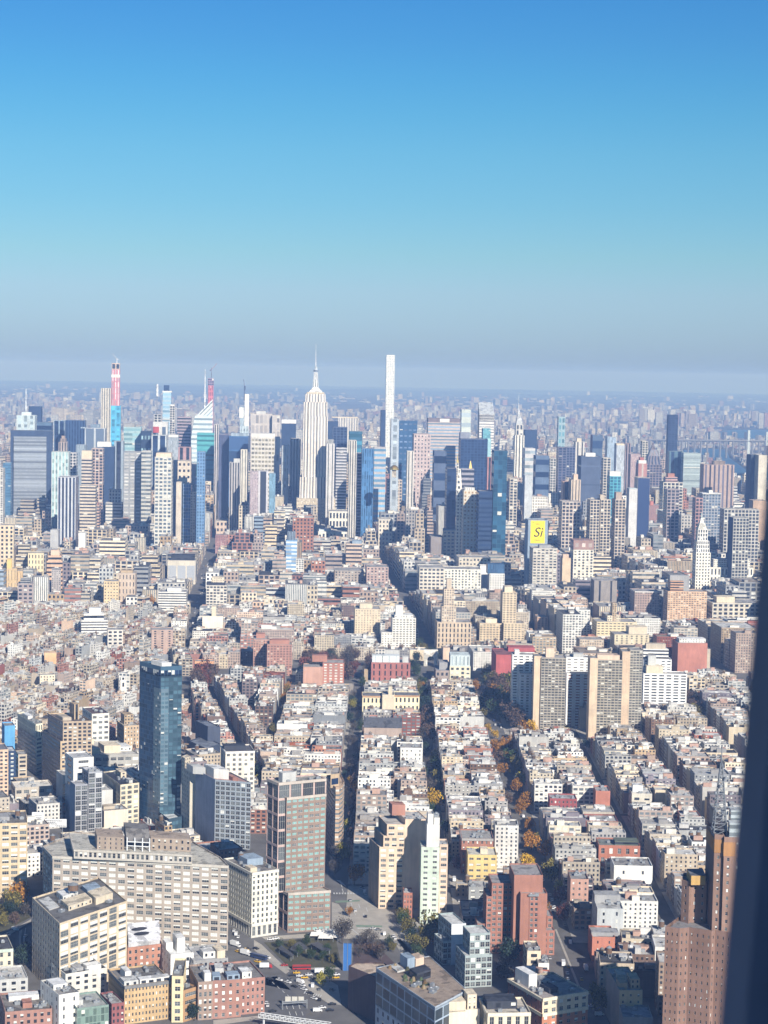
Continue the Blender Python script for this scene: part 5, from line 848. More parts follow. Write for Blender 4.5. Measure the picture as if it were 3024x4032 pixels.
 (SK, 'tall dark teal glass tower with stepped notched edges', 1946, 1776, 1998, -3700, 44, s_('U.G.b', wall=(.035, .10, .16), glass=(.025, .085, .15), bay=8, flr=9), dict(vis=2140, sts=[None, None, None, s_('N.w.t', wall=(.02, .06, .14), bay=14, flr=24)])),
 (OT, 'dark navy block right of the silver crowned tower', 2068, 1694, 2115, -5800, 40, dk),
 (OT, 'pale grey flat topped slab right of the silver crowned tower', 2068, 1766, 2108, -5000, 40, s_('L.h.l', wall=(.58, .57, .57), bay=14, flr=20), dict(vis=1880)),
 (OT, 'dark blue grey slab in a lighter blue frame', 2110, 1795, 2163, -4700, 44, s_('S.h.n', wall=(.12, .17, .26), bay=40, flr=30), dict(vis=1930)),
 (OT, 'light grey narrow tower with blank front below the silver crowned tower', 2067, 1872, 2097, -4400, 30, s_('L.b.k', wall=(.50, .53, .56)), dict(vis=1950)),
 (OT, 'cream stepped tower below the silver crowned tower', 2008, 1886, 2038, -4350, 34, s_('C.w.k', wall=(.68, .62, .52)), dict(vis=1950)),
 (AT_, 'pale stacked balcony tower right of the blue framed slab', 2168, 1806, 2190, -5000, 30, s_('W.w.k', wall=(.68, .66, .60))),
 (SK, 'slender teal glass tower rising over a dark block', 2200, 1642, 2226, -5900, 30, s_('E.G.t', wall=(.30, .42, .47), glass=(.11, .24, .30), bay=12, flr=22, w=.6, h=.6)),
 (OT, 'dark purple grey tower beneath the slender teal one', 2200, 1762, 2231, -5000, 40, s_('V.w.n', wall=(.16, .16, .22)), dict(vis=1940)),
 (OT, 'dark block right of the purple grey tower', 2232, 1762, 2266, -5200, 40, s_('V.w.n', wall=(.14, .15, .22))),
 (OT, 'white tower with stepped square crown right of the slender teal one', 2267, 1740, 2302, -5300, 36, s_('W.v.k', wall=(.70, .67, .62), bay=12, w=.3), BK(.2, .7, .3, .7, 10, 'C.b.k')),
 (OT, 'massive dark slate slab with two pale bands and white roof boxes', 2289, 1798, 2366, -4700, 50, s_('N.h.n', wall=(.085, .11, .17), glass=(.10, .13, .20), bay=90, flr=46, h=.06), dict(vis=1930, bulk=[(.25, .75, .2, .7, 9, 'W.b.k')])),
 (OT, 'dark tower with brown left edge behind the massive slate slab', 2334, 1714, 2374, -5500, 40, s_('N.h.n', wall=(.09, .13, .20), bay=60, flr=50), dict(sts=[None, None, None, s_('R.b.k', wall=(.3, .16, .15))])),
 (AT_, 'light blue grey glass tower among the right hand towers', 2392, 1722, 2426, -5500, 34, s_('S.v.l', wall=(.34, .42, .52), glass=(.28, .36, .46))),
 (OT, 'rounded grey blue slab below the light blue grey tower', 2428, 1754, 2460, -5100, 34, s_('S.v.l', wall=(.46, .50, .54), glass=(.40, .44, .50)), BK(.0, 1, .1, .9, 5, 'C.b.k')),
 (OT, 'cream mottled tower beside the massive slate slab', 2377, 1804, 2405, -4800, 34, s_('C.w.k', wall=(.64, .60, .52))),
 (OT, 'bright teal glass block with a curved white rooftop screen', 2402, 1876, 2446, -4300, 40, s_('E.w.t', wall=(.10, .36, .44), glass=(.04, .14, .24)), dict(vis=1950, bulk=[(.0, .95, .1, .9, 11, 'W.b.k')])),
 (AT_, 'tall brown tower with arched cap among the right hand towers', 2463, 1746, 2484, -5200, 30, s_('P.v.k', wall=(.34, .27, .28), bay=6), dict(vis=1900)),
 (AT_, 'pink brown apartment block with faint windows', 2484, 1790, 2523, -4900, 36, s_('P.s.k', wall=(.44, .33, .33)), dict(vis=1870)),
 (AT_, 'red brick tower with white stripe and a red pyramid roof', 2514, 1826, 2548, -4600, 34, s_('R.v.l', wall=(.42, .22, .20), glass=(.6, .55, .5), bay=22, flr=200, w=.2), dict(vis=1870, bulk=[(.05, .95, .1, .9, 8, 'W.b.k'), (.25, .7, .3, .7, 15, s_('R.b.k', wall=(.36, .14, .13)))])),
 (OT, 'pale stone tower right of the pink apartment block', 2530, 1738, 2552, -5500, 30, s_('C.w.k', wall=(.72, .68, .58))),
 (SK, 'tall black monolith tower near the river', 2634, 1634, 2671, -5829, 30, s_('N.w.n', wall=(.035, .05, .10)), dict(vis=1775, sts=[None, None, None, s_('V.b.k', wall=(.14, .15, .20))])),
 (OT, 'dark green blue glass block below the black monolith', 2636, 1778, 2689, -5300, 36, s_('S.v.n', wall=(.10, .17, .22), bay=20), dict(vis=1900)),
 (OT, 'flat grey green slab with pale mid bands by the river', 2692, 1784, 2760, -5250, 30, s_('S.h.g', wall=(.30, .36, .37), glass=(.33, .39, .40), bay=90, flr=9, h=.4), dict(vis=1920)),
 (AT_, 'wide brown apartment tower of fluted vertical bays by the river', 2772, 1830, 2892, -4500, 40, s_('T.v.k', wall=(.42, .32, .28), glass=(.10, .10, .14), bay=10, flr=200, w=.4), dict(vis=2000, bulk=[(.35, .72, .2, .8, 9, 'P.v.k')])),
 (AT_, 'dark windowed apartment block with a white roof slab in front of the fluted one', 2768, 1945, 2839, -3900, 36, s_('G.w.b', wall=(.36, .37, .39), glass=(.08, .12, .18), bay=6, flr=6), dict(vis=2050, bulk=[(-.03, 1.03, -.05, 1, 1.5, 'W.b.k'), (.4, .6, .3, .6, 7, 'W.b.k')])),
 (OT, 'cream slab with a navy shaded flank at the right edge of the river', 2988, 1793, 3021, -4300, 44, s_('C.b.k', wall=(.76, .70, .58)), dict(vis=1970)),
 (BB, 'painted navy flank left of the cream slab at the river, standing for its shaded side', 2957, 1792, 2988, -4330, 40, s_('N.b.k', wall=(.05, .07, .11)), dict(vis=1960)),  # shaded side of the cream slab, built as a separate dark block
 (BB, 'broad reddish brick hospital block with green panels', 2516, 1990, 2674, -4500, 60, s_('R.w.t', wall=(.30, .19, .185), glass=(.23, .21, .20), bay=30, flr=24, w=.44, h=.5, bl=0), dict(vis=2000, bulk=[(.28, .36, .0, .3, 10, s_('R.b.k', wall=(.5, .2, .17)))])),
 (AT_, 'white blank slab left of the cream framed navy block', 2478, 1926, 2510, -3900, 30, s_('W.b.k', wall=(.80, .79, .78)), dict(vis=2050, bulk=[(0, 1, 0, 1, 1.5, 'A.b.k')])),
 (OT, 'navy blank panel slab framed by cream pillars', 2512, 1882, 2560, -4000, 40, s_('C.v.n', wall=(.70, .60, .50), glass=(.03, .05, .12), bay=26, flr=300, w=.98, h=1.0), dict(vis=1975, sts=[None, 'H.b.k', None, None])),
 (OT, 'cream tower with tiered pagoda like pink crown', 2612, 1900, 2690, -4300, 44, s_('C.w.k', wall=(.68, .64, .56)), dict(vis=1990, bulk=[(.15, .75, .2, .8, 12, s_('M.h.k', wall=(.50, .34, .32), bay=10)), (.28, .62, .3, .7, 20, 'M.b.k')])),
 (OT, 'grey brown block below the pagoda crowned tower', 2628, 1928, 2676, -4000, 40, s_('P.w.k', wall=(.36, .31, .32)), dict(vis=1985)),
 (AT_, 'twin stone apartment tower with dotted windows, left one', 2325, 1970, 2362, -3650, 40, s_('B.w.k', wall=(.56, .49, .40), bay=6, flr=6), dict(vis=2050)),
 (AT_, 'twin stone apartment tower with dotted windows, right one', 2366, 1968, 2405, -3660, 40, s_('B.w.k', wall=(.56, .49, .40), bay=6, flr=6), dict(vis=2050, bulk=[(.0, .45, .2, .7, 9, 'B.b.k')])),
 (AT_, 'single beige apartment tower with dotted windows right of the twins', 2424, 1968, 2464, -3650, 40, s_('B.w.k', wall=(.54, .46, .38), bay=6, flr=6), dict(vis=2050, bulk=[(.1, .7, .2, .7, 14, 'P.b.k')])),
 (AT_, 'beige apartment pair with patchy windows left of the stone twins', 2214, 1976, 2286, -3700, 44, s_('B.w.k', wall=(.56, .48, .42), bay=7, flr=7), dict(vis=2050)),
 (AT_, 'slim cream tower with vertical windows and raised crown', 2250, 1890, 2287, -4000, 34, s_('C.v.k', wall=(.66, .54, .42), bay=7, w=.3), dict(vis=1970, bulk=[(.3, .75, .2, .7, 12, 'H.b.k')])),
 (AT_, 'pair of narrow orange brick piers left of the slim cream tower', 2218, 1898, 2246, -4050, 30, s_('O.v.k', wall=(.56, .32, .22), bay=14), dict(vis=1965)),
 (OB, 'white roofed hall with a large sloping triangular roof', 2382, 2072, 2520, -4000, 70, s_('W.b.k', wall=(.80, .79, .75)), dict(vis=2115, roof=(.78, .77, .74))),
 (AT_, 'brown pyramid topped tower behind the red brick block', 2740, 1962, 2768, -3800, 30, s_('M.w.k', wall=(.42, .26, .25)), dict(vis=2050)),
 (OB, 'tan modern block at the foot of the cream river slab', 2966, 1972, 3018, -4000, 36, s_('O.b.k', wall=(.48, .34, .24)), dict(vis=2010)),
 (AT_, 'greyish apartment block with many windows at far right', 2852, 2006, 2990, -3750, 36, s_('L.w.k', wall=(.48, .46, .42), bay=7, flr=7), dict(vis=2060)),
 (AT_, 'grey green apartment tower at far right below the wide block', 2888, 2040, 2950, -3560, 40, s_('L.w.k', wall=(.44, .43, .39), bay=6, flr=6), dict(vis=2120, sts=[None, None, None, 'N.b.k'])),
]
many(MID, cap=.60)

# broad dark slab with a pale front panel, far left
pl, z = P2(41, 1697, 208, 4600, 46, 22.5); pf_, z2 = P2(54, 1720, 183, 4592, 8, 22.5)
bld(OT, 'broad dark slab tower with a smooth pale grey front panel and notched dark corners', [(pl, 0, z, s_('N.b.k', wall=(.05, .075, .13))), (pf_, 0, z2, s_('G.r.g', wall=(.27, .30, .34), glass=(.245, .275, .315), bay=90, flr=8, h=.5, bl=0))], vis=1960, roof=(.3, .3, .32))
# great spired stone tower (stepped, ribbed, with tapering mast)
ev = s_('C.v.k', wall=(.72, .66, .58), glass=(.20, .20, .22), bay=7.2, flr=200, w=.40, h=1.1)
fr_tower(SK, 'great stepped limestone tower with a silver mast and needle, tallest in the centre', 4565,
 [(1240, 76, None, 76, 1962, 'C.p.k', 'wall'), (1240, 64, 1962, 63, 1880, ev, 'wall'), (1239, 49, 1880, 48, 1640, ev, 'wall'), (1239, 47, 1640, 46, 1584, ev, 'wall'), (1239, 40, 1584, 39, 1552, ev, 'wall'), (1239, 35, 1552, 34, 1545, 'C.p.k', 'wall'),
  (1240, 27, 1545, 22, 1537, (.66, .64, .6), 'crown'), (1240, 20, 1537, 13, 1528, (.66, .64, .6), 'crown'), (1240.5, 11.5, 1528, 7.2, 1465, s_('L.v.k', wall=(.66, .67, .66), bay=5, flr=90, w=.3, h=.9), 'mooring_mast'), (1241, 9, 1465, 9, 1456, (.20, .24, .30), 'mooring_mast'), (1241, 7, 1456, 4, 1443, (.45, .50, .55), 'mooring_mast'),
  (1241, 2.6, 1443, 2.0, 1420, (.45, .47, .5), 'antenna'), (1241, 1.5, 1420, 1.0, 1390, (.5, .5, .52), 'antenna'), (1241.5, .8, 1390, .45, 1352, (.55, .55, .57), 'antenna')], vis=1990)
# thin square white tower
t432 = s_('W.w.k', wall=(.78, .77, .73), glass=(.30, .36, .40), bay=5.6, flr=5.6, w=.62, h=.62, bl=.35)
pl, z = P2(1522, 1400, 1555, 6414, 28, 29.3)
bld(SK, 'extremely thin square white tower with a grid of square windows', [(pl, 0, z, t432, [None, None, None, s_('S.w.n', wall=(.36, .46, .56), bay=5.6, flr=5.6)])], vis=1640, roof=(.6, .6, .6), par=2)  # left face blue grey: its shade is put into the wall colour
# silver crowned tower with needle
cs = s_('W.v.k', wall=(.72, .69, .62), bay=8, flr=200, w=.34)
fr_tower(SK, 'slim stone tower with a tiered silver crown of arches and a fine needle', 5347,
 [(2048, 22, None, 22, 1880, 'C.w.k', 'wall'), (2046, 19, 1880, 18.5, 1714, cs, 'wall'), (2046, 15, 1714, 14, 1672, s_('C.a.k', wall=(.58, .56, .52), bay=9, flr=16, w=.5, h=.8), 'wall'), (2045.5, 13, 1672, 10.5, 1655, (.46, .48, .50), 'crown'), (2045.5, 9.5, 1655, 7.5, 1642, (.58, .60, .62), 'crown'), (2045.5, 6.6, 1642, 4.6, 1629, (.44, .46, .48), 'crown'), (2045, 3.8, 1629, 1.6, 1613, (.6, .62, .64), 'crown'), (2044.5, 1.2, 1613, .5, 1556, (.55, .62, .66), 'needle')], vis=1880)
# gold topped tower
fr_tower(OT, 'white tower with a steep tapering top and a bright gold cupola', 3800,
 [(1811, 14, None, 13, 1946, s_('W.p.k', wall=(.76, .72, .62), bay=6, flr=7), 'wall'), (1810, 12.6, 1946, 12, 1930, 'W.a.k', 'wall'), (1809, 11.5, 1930, 5, 1846, s_('W.s.k', wall=(.76, .72, .64), bay=9, flr=12), 'wall'), (1803, 4.2, 1846, 3.4, 1822, 'W.a.k', 'lantern'), (1802, 4.6, 1822, 3.5, 1812, (.8, .6, .2), 'gold_dome'), (1802, 2.2, 1812, .6, 1792, (.8, .6, .2), 'gold_dome')], vis=2080)
fr_tower(OT, 'dark striped office block carrying a small gilded pyramid spire', 4150,
 [(1841, 27, None, 27, 1926, 'N.h.n', 'wall'), (1841, 25, 1926, 25, 1846, s_('V.r.k', wall=(.30, .29, .33), bay=40, flr=12), 'wall'), (1854, 6, 1846, 1.0, 1816, (.8, .6, .25), 'gold_pyramid')], vis=1925)
# wedge roofed white tower
pl, z = P2(1888, 1632, 1946, 6200, 48, 29.3); zb = AT(1886, 1583, 6240)[2]
r, c, lc = bld(SK, 'white tower with a wedge shaped sloping metal roof', [(pl, 0, z, s_('W.h.k', wall=(.74, .72, .68), glass=(.24, .24, .26), bay=60, flr=9, w=1.1, h=.42), [None, None, None, s_('T.b.k')])], vis=1690, par=.3, bulk=None)  # left wall and left gable coloured darker, as painted shade
b_ = MB(); L_ = lc(pl); a0, a1, a2, a3 = L_
b_.face([(*a0, z - 22), (*a1, z - 22), (*a1, z + .4), (*a0, z + .4)], 0, (.80, .79, .75, .1)); b_.face([(*a0, z + .4), (*a1, z + .4), (*a2, zb), (*a3, zb)], 1, (.42, .45, .48))
b_.face([(*a1, z + .4), (*a2, z + .4), (*a2, zb)], 1, (.6, .6, .58)); b_.face([(*a3, z + .4), (*a0, z + .4), (*a3, zb)], 1, (.45, .42, .38)); b_.face([(*a2, z), (*a3, z), (*a3, zb), (*a2, zb)], 1, (.6, .6, .58)); b_.build('sloping_roof', None, r)
# white spired glass tower with slanting facets
pl, z = P2(754, 1612, 838, 5300, 50, 27); e_, n_2 = dirs(27); zr = AT(838, 1572, 5300)[2]; zl = AT(756, 1640, 5300)[2]; zlow = AT(756, 1720, 5300)[2]
cx = sum(p[0] for p in pl) / 4; cy_ = sum(p[1] for p in pl) / 4; root = empty(SK, (cx, cy_, 0), 'pale glass tower with slanting faceted top and a tall white spire', 'skyscraper')
L_ = [(x - cx, y - cy_) for x, y in pl]; b_ = MB(); ba = s_('A.r.l', wall=(.60, .68, .70), glass=(.28, .36, .42), bay=60, flr=13, h=.42, bl=.1)
b_.prism(L_, 0, zlow, ba); top = sub(L_, .16, 1, .08, .95); b_.frus(L_, zlow, top, zl, st=ba, cap=False)
t2 = sub(L_, .3, .99, .2, .9); z4 = [zl + 6, zr, zr - 4, zl + 4]
for i in range(4):
    j = (i + 1) % 4; b_.face([(*top[i], zl), (*top[j], zl), (*t2[j], z4[j]), (*t2[i], z4[i])], 0, (.64, .70, .72, .2), ba['glass'], (1.1, .4, .1), [(0, 0), (1, 0), (1, 4), (0, 4)])
b_.face([(*t2[i], z4[i]) for i in range(4)], 1, (.5, .55, .57)); b_.build('wall', None, root)
b_ = MB(); pc = sub(L_, .62, .62, .4, .4)[0]; zs = AT(808, 1454, 5300)[2]; b_.tube(pc, 2.8, .6, zl - 5, zs, 8, 1, (.82, .82, .82)); b_.build('spire', None, root); keep(pl); SHOW.append((752, 840, 1700, 5300))
# unfinished red topped skyscraper
pl, z = P2(440, 1430, 472, 6620, 30, 27); zr0 = AT(440, 1597, 6620)[2]; lo, zl = P2(437, 1598, 475, 6610, 40, 27); lw, zw = P2(417, 1684, 440, 6600, 36, 27)
root, c, lc = bld(SK, 'unfinished skyscraper with red and white upper floors above bright blue glass', [(lo, 0, zr0, s_('U.v.b', wall=(.10, .40, .62), glass=(.08, .36, .60), bay=20, w=.6)), (lw, 0, zw, s_('U.b.k', wall=(.10, .42, .64))), (pl, zr0, z - 22, s_('R.v.l', wall=(.52, .20, .22), glass=(.62, .48, .50), bay=11, flr=22, w=.42, h=.9)), (pl, z - 22, z, s_('T.w.k', wall=(.58, .46, .36), bay=12, flr=22)), ], vis=1720, par=.3)
b_ = MB(); b_.prism(inset(lc(pl), -1.0), zr0 + 98, zr0 + 108, s_('W.b.k', wall=(.8, .74, .68)), cap=False); b_.build('white_band', None, root)
b_ = MB(); tp = lc([sub(pl, .6, .6, .4, .4)[0]])[0]
b_.bar((*tp, z), (*tp, z + 18), 1.0, 1, (.8, .8, .8)); b_.bar((tp[0], tp[1], z + 14), (tp[0] - 16, tp[1], z + 34), .6, 1, (.6, .6, .6)); b_.bar((tp[0], tp[1], z + 15), (tp[0] + 6, tp[1], z + 13), .8, 1, (.8, .8, .8)); b_.build('tower_crane', None, root)
# second unfinished tower with red shaft
pl, z = P2(820, 1490, 841, 6480, 18, 27); root, c, lc = bld(SK, 'slim unfinished red clad tower with a crane behind the white spire', [(pl, 0, z - 24, s_('R.w.k', wall=(.56, .18, .22), bay=6, flr=20, w=.3)), (inset(pl, -1.5), z - 24, z, s_('V.w.n', wall=(.36, .26, .34), bay=8))], vis=1570, par=.3)
b_ = MB(); tp = lc([sub(pl, .6, .6, .4, .4)[0]])[0]; b_.bar((*tp, z), (*tp, z + 38), .9, 1, (.25, .28, .34)); b_.bar((*tp, z + 30), (tp[0] + 18, tp[1], z + 52), .6, 1, (.45, .3, .3)); b_.bar((*tp, z + 30), (tp[0] - 6, tp[1], z + 27), 1.6, 1, (.2, .2, .24)); b_.build('tower_crane', None, root)
# third unfinished tower: pale taper with white shrouds
pl, z = P2(946, 1602, 980, 5900, 30, 28); up, zu = P2(964, 1552, 981, 5905, 26, 28); root, c, lc = bld(SK, 'tapering pale blue tower under construction wrapped in white sheeting with a crane', [(pl, 0, z - 60, s_('A.v.l', wall=(.50, .60, .66), bay=8)), (sub(pl, .0, .45, 0, .9), z - 60, z, s_('A.v.l', wall=(.44, .56, .66))), (up, z - 60, zu, s_('W.b.k'))], vis=1700, par=.3)
b_ = MB(); b_.prism(inset(lc(sub(pl, -.1, .38, 0, .9)), -.5), z - 34, z - 2, ST('W.b.k'), .1, (.8, .8, .8)); b_.build('white_sheeting', None, root)
b_ = MB(); tp = lc([sub(up, .0, .0, .4, .4)[0]])[0]; b_.bar((*tp, zu - 20), (*tp, zu + 26), 1.8, 1, (.14, .18, .28)); b_.bar((*tp, zu + 18), (tp[0] - 4, tp[1], zu + 46), .7, 1, (.2, .22, .3)); b_.build('tower_crane', None, root)
# masts and signs standing on roofs
def mast(label, x, y0, y1, d, w, col, bright=None):
    X, Y, z0 = AT(x, y0, d); z1 = AT(x, y1, d)[2]; b_ = MB(); b_.tube((0, 0), w, w * .45, z0 - 6, z1, 8, 0, col)
    if bright: zb = z1 - (z1 - z0) * bright; b_.tube((0, 0), w * 1.8, w * 1.8, zb, z1, 8, 0, (.8, .82, .84))
    return tag(b_.build('antenna_mast', [ROOF], None, (X, Y, 0)), label, 'antenna mast')
mast('thin white needle mast on the pale blue grey tower at left', 102, 1642, 1532, 5180, 2.2, (.72, .76, .78))
mast('dark lattice pole with a bright white cylinder at its top', 618, 1662, 1513, 5400, 1.8, (.24, .27, .33), .32)
X, Y, z0 = AT(614, 1692, 4975); b_ = MB(); b_.tube((0, 0), 8, 8, -8, 8, 14, 0); o = b_.build('round_sign', [REDM], None, (X, Y, z0)); o.scale = (1, .3, 1); tag(o, 'round red rooftop sign on the pale concrete framed tower', 'sign')
X, Y, z0 = AT(1552, 1846, 3985); b_ = MB(); 
for k in range(5): b_.tube((0, 0), 10 * math.cos(k * .3), 10 * math.cos((k + 1) * .3), 10 * math.sin(k * .3), 10 * math.sin((k + 1) * .3), 14, 0)
b_.box((0, 0), 9, 9, -16, 0, (.5, .44, .36), 1); tag(b_.build('gold_dome', [GOLDM, ROOF], None, (X, Y, z0 - 2)), 'shining gold dome on the ornate beige tower', 'dome')
# dark ziggurat tower with pointed top, right of centre
fr_tower(OT, 'dark brown ziggurat tower ending in a pointed tip, among the right hand towers', 5200,
 [(2576, 31, None, 30, 1830, 'V.w.n', 'wall'), (2576, 27, 1830, 22, 1796, s_('V.v.n', wall=(.22, .19, .21), bay=9), 'wall'), (2576, 20, 1796, 12, 1772, s_('V.v.n', wall=(.22, .19, .21), bay=9), 'wall'), (2576, 9, 1772, 1.2, 1742, (.17, .15, .17), 'pointed_roof')], vis=1880)

# ================================================================== ground, streets, water
def ground_mat():
    m, n, b = mat("city_ground"); L = n.links.new
    g = N(n, 'ShaderNodeNewGeometry'); s = N(n, 'ShaderNodeSeparateXYZ'); L(g.outputs['Position'], s.inputs[0])
    t = N(n, 'ShaderNodeTexNoise'); t.inputs['Scale'].default_value = .0011; t.inputs['Detail'].default_value = 9; t.inputs['Roughness'].default_value = .68; L(g.outputs['Position'], t.inputs['Vector'])
    t2 = N(n, 'ShaderNodeTexNoise'); t2.inputs['Scale'].default_value = .06; t2.inputs['Detail'].default_value = 6; L(g.outputs['Position'], t2.inputs['Vector'])
    cr_ = N(n, 'ShaderNodeValToRGB'); L(t.outputs['Fac'], cr_.inputs['Fac']); e = cr_.color_ramp.elements
    e[0].position, e[0].color = .34, (.045, .042, .030, 1); e[1].position, e[1].color = .68, (.20, .185, .165, 1)
    x = e.new(.52); x.color = (.09, .08, .062, 1)
    asp = N(n, 'ShaderNodeVectorMath', operation='SCALE'); asp.inputs[0].default_value = (.17, .165, .16); L(M2(n, 'MULTIPLY_ADD', t2.outputs['Fac'], .9, .55), asp.inputs['Scale'])
    mr = N(n, 'ShaderNodeMapRange'); mr.inputs['From Min'].default_value = 6000; mr.inputs['From Max'].default_value = 9000; L(s.outputs[1], mr.inputs['Value'])
    L(MX(n, mr.outputs[0], asp.outputs[0], cr_.outputs['Color']), b.inputs['Base Color']); b.inputs['Roughness'].default_value = .95; b.inputs['Specular IOR Level'].default_value = .1
    return m
b_ = MB(); b_.face([(-17000, -3000, 0), (17000, -3000, 0), (17000, 47000, 0), (-17000, 47000, 0)], 0)
tag(b_.build('ground', [ground_mat()]), kind='structure')
b_ = MB()      # far wooded ridges on the horizon
for k in range(26):
    x0 = -13000 + k * 1000 + RND.uniform(-400, 400); y0 = RND.uniform(30000, 44000); w = RND.uniform(2500, 6000); h = RND.uniform(25, 75); nn = 14
    for i in range(nn):
        u0, u1 = i / nn, (i + 1) / nn; f = lambda u: h * math.sin(math.pi * u) * (.8 + .2 * math.sin(17 * u + k))
        for sgn in (-1, 1): b_.face([(x0 + w * (u0 - .5), y0 + sgn * 700, 0), (x0 + w * (u1 - .5), y0 + sgn * 700, 0), (x0 + w * (u1 - .5), y0, f(u1)), (x0 + w * (u0 - .5), y0, f(u0))], 0)
tag(b_.build('hills', [plain("wooded_hills", (.05, .055, .04), .95, 0, .4, .004)]), kind='structure')
def wat():
    m, n, b = mat("river_water"); b.inputs['Base Color'].default_value = (.025, .08, .16, 1); b.inputs['Roughness'].default_value = .4
    t = N(n, 'ShaderNodeTexNoise'); t.inputs['Scale'].default_value = .05; t.inputs['Detail'].default_value = 4
    g = N(n, 'ShaderNodeNewGeometry'); n.links.new(g.outputs['Position'], t.inputs['Vector'])
    bu = N(n, 'ShaderNodeBump'); bu.inputs['Strength'].default_value = .5; bu.inputs['Distance'].default_value = 2; n.links.new(t.outputs['Fac'], bu.inputs['Height']); n.links.new(bu.outputs[0], b.inputs['Normal'])
    return m
b_ = MB(); RIVER = []
for pg in ([(2690, 1772), (2800, 1766), (2862, 1772), (2872, 1802), (2790, 1812), (2700, 1800)], [(2838, 1700), (2880, 1693), (3100, 1690), (3100, 1734), (2960, 1735), (2830, 1724)], [(2880, 1866), (3100, 1852), (3100, 1975), (2890, 1990)], [(2800, 1812), (2872, 1802), (2960, 1866), (2880, 1880)]):
    pts = [G(x, y) for x, y in pg][::-1]; RIVER.append(pts); b_.face([(*p, .35) for p in pts], 0)
tag(b_.build('river', [wat()]), kind='structure')
for pts in RIVER: KEEP.append(pts)

# pavement and road furniture of the traffic plaza
PAVE = plain("concrete_pavement", (.44, .41, .36), .9, 0, .3, .15); LINE = plain("road_paint", (.62, .62, .60), .8, 0, .25, .3); GRN = plain("bike_lane_paint", (.22, .30, .22), .9); ASPH = plain("dark_asphalt", (.14, .14, .145), .9, 0, .25, .08); DIRT = plain("planted_soil", (.10, .095, .055), .95, 0, .5, .12); LOTM = plain("brown_lot", (.105, .075, .075), .95, 0, .35, .1)
def sheets(name, mt, z, polys):
    b_ = MB()
    for pg in polys: b_.face([(*G(x, y), z) for x, y in pg][::-1], 0)
    return tag(b_.build(name, [mt]), kind='structure')
sheets('pavement', PAVE, .16, [[(1306, 3553), (1332, 3560), (1400, 3645), (1398, 3664), (1306, 3672)], [(1422, 3540), (1444, 3546), (1520, 3640), (1612, 3735), (1640, 3790), (1600, 3790), (1540, 3690), (1480, 3620)], [(1000, 3702), (1030, 3720), (1140, 3825), (1125, 3836), (1000, 3742)], [(1030, 3690), (1310, 3670), (1320, 3684), (1050, 3704)], [(1190, 3860), (1260, 3840), (1330, 3880), (1345, 3960), (1290, 3950), (1215, 3900)], [(840, 4018), (1045, 3998), (1050, 4010), (840, 4040)], [(1120, 3806), (1350, 3808), (1350, 3818), (1130, 3818)], [(0, 3688), (122, 3620), (122, 3630), (0, 3704)], [(76, 3668), (88, 3660), (82, 3700), (88, 3752), (74, 3746)], [(1560, 3700), (1640, 3690), (1700, 3790), (1640, 3800)], [(2184, 3660), (2192, 3660), (2290, 3900), (2280, 3900)]])
sheets('planted_square', DIRT, .18, [[(0, 3560), (122, 3548), (122, 3612), (0, 3676)], [(1040, 3712), (1320, 3688), (1345, 3810), (1140, 3812)]])
sheets('empty_lot', LOTM, .2, [[(1395, 3700), (1440, 3690), (1520, 3760), (1560, 3800), (1390, 3805)]])
sheets('bike_lane', GRN, .2, [[(1401, 3643), (1503, 3645), (1506, 3652), (1404, 3651)], [(1320, 3548), (1415, 3544), (1418, 3550), (1322, 3556)]])
sheets('road', ASPH, .1, [[(1045, 3850), (1090, 3845), (1210, 3960), (1200, 4032), (1045, 4032)], [(1000, 3830), (1130, 3850), (1300, 3860), (1340, 3900), (1150, 3900), (1000, 3870)]])
mk = []
for k in range(9): x = 1312 + k * 11; mk.append([(x, 3516), (x + 6, 3516), (x + 7, 3522), (x + 1, 3522)])
for x, y in ((1362, 3580), (1392, 3588), (1428, 3598), (1410, 3562), (1380, 3556), (1440, 3575), (1380, 3470), (1340, 3480), (1345, 3500)): mk.append([(x, y), (x + 3, y), (x + 9, y + 16), (x + 6, y + 16)])
for k in range(6): mk.append([(1070 + k * 20, 3868 + k * 17), (1073 + k * 20, 3868 + k * 17), (1082 + k * 20, 3877 + k * 17), (1079 + k * 20, 3877 + k * 17)])
for x in (1125, 1150, 1175): mk += [[(x, 3960), (x + 3, 3960), (x + 8, 3975), (x + 5, 3975)], [(x + 12, 3985), (x + 15, 3985), (x + 20, 4000), (x + 17, 4000)]]
for k in range(8): mk.append([(1200 + k * 9, 3905 + k * 2), (1205 + k * 9, 3905 + k * 2), (1200 + k * 9, 3914 + k * 2), (1195 + k * 9, 3914 + k * 2)])
mk += [[(100, 3655), (103, 3655), (96, 3700), (93, 3700)], [(93, 3700), (96, 3700), (102, 3740), (99, 3740)]]
mk += [[(1406, 3655), (1500, 3655), (1502, 3659), (1408, 3659)], [(1360, 3640), (1364, 3640), (1425, 3690), (1421, 3690)], [(1322, 3466), (1340, 3468), (1364, 3492), (1360, 3492)]]
sheets('road_markings', LINE, .3, mk)
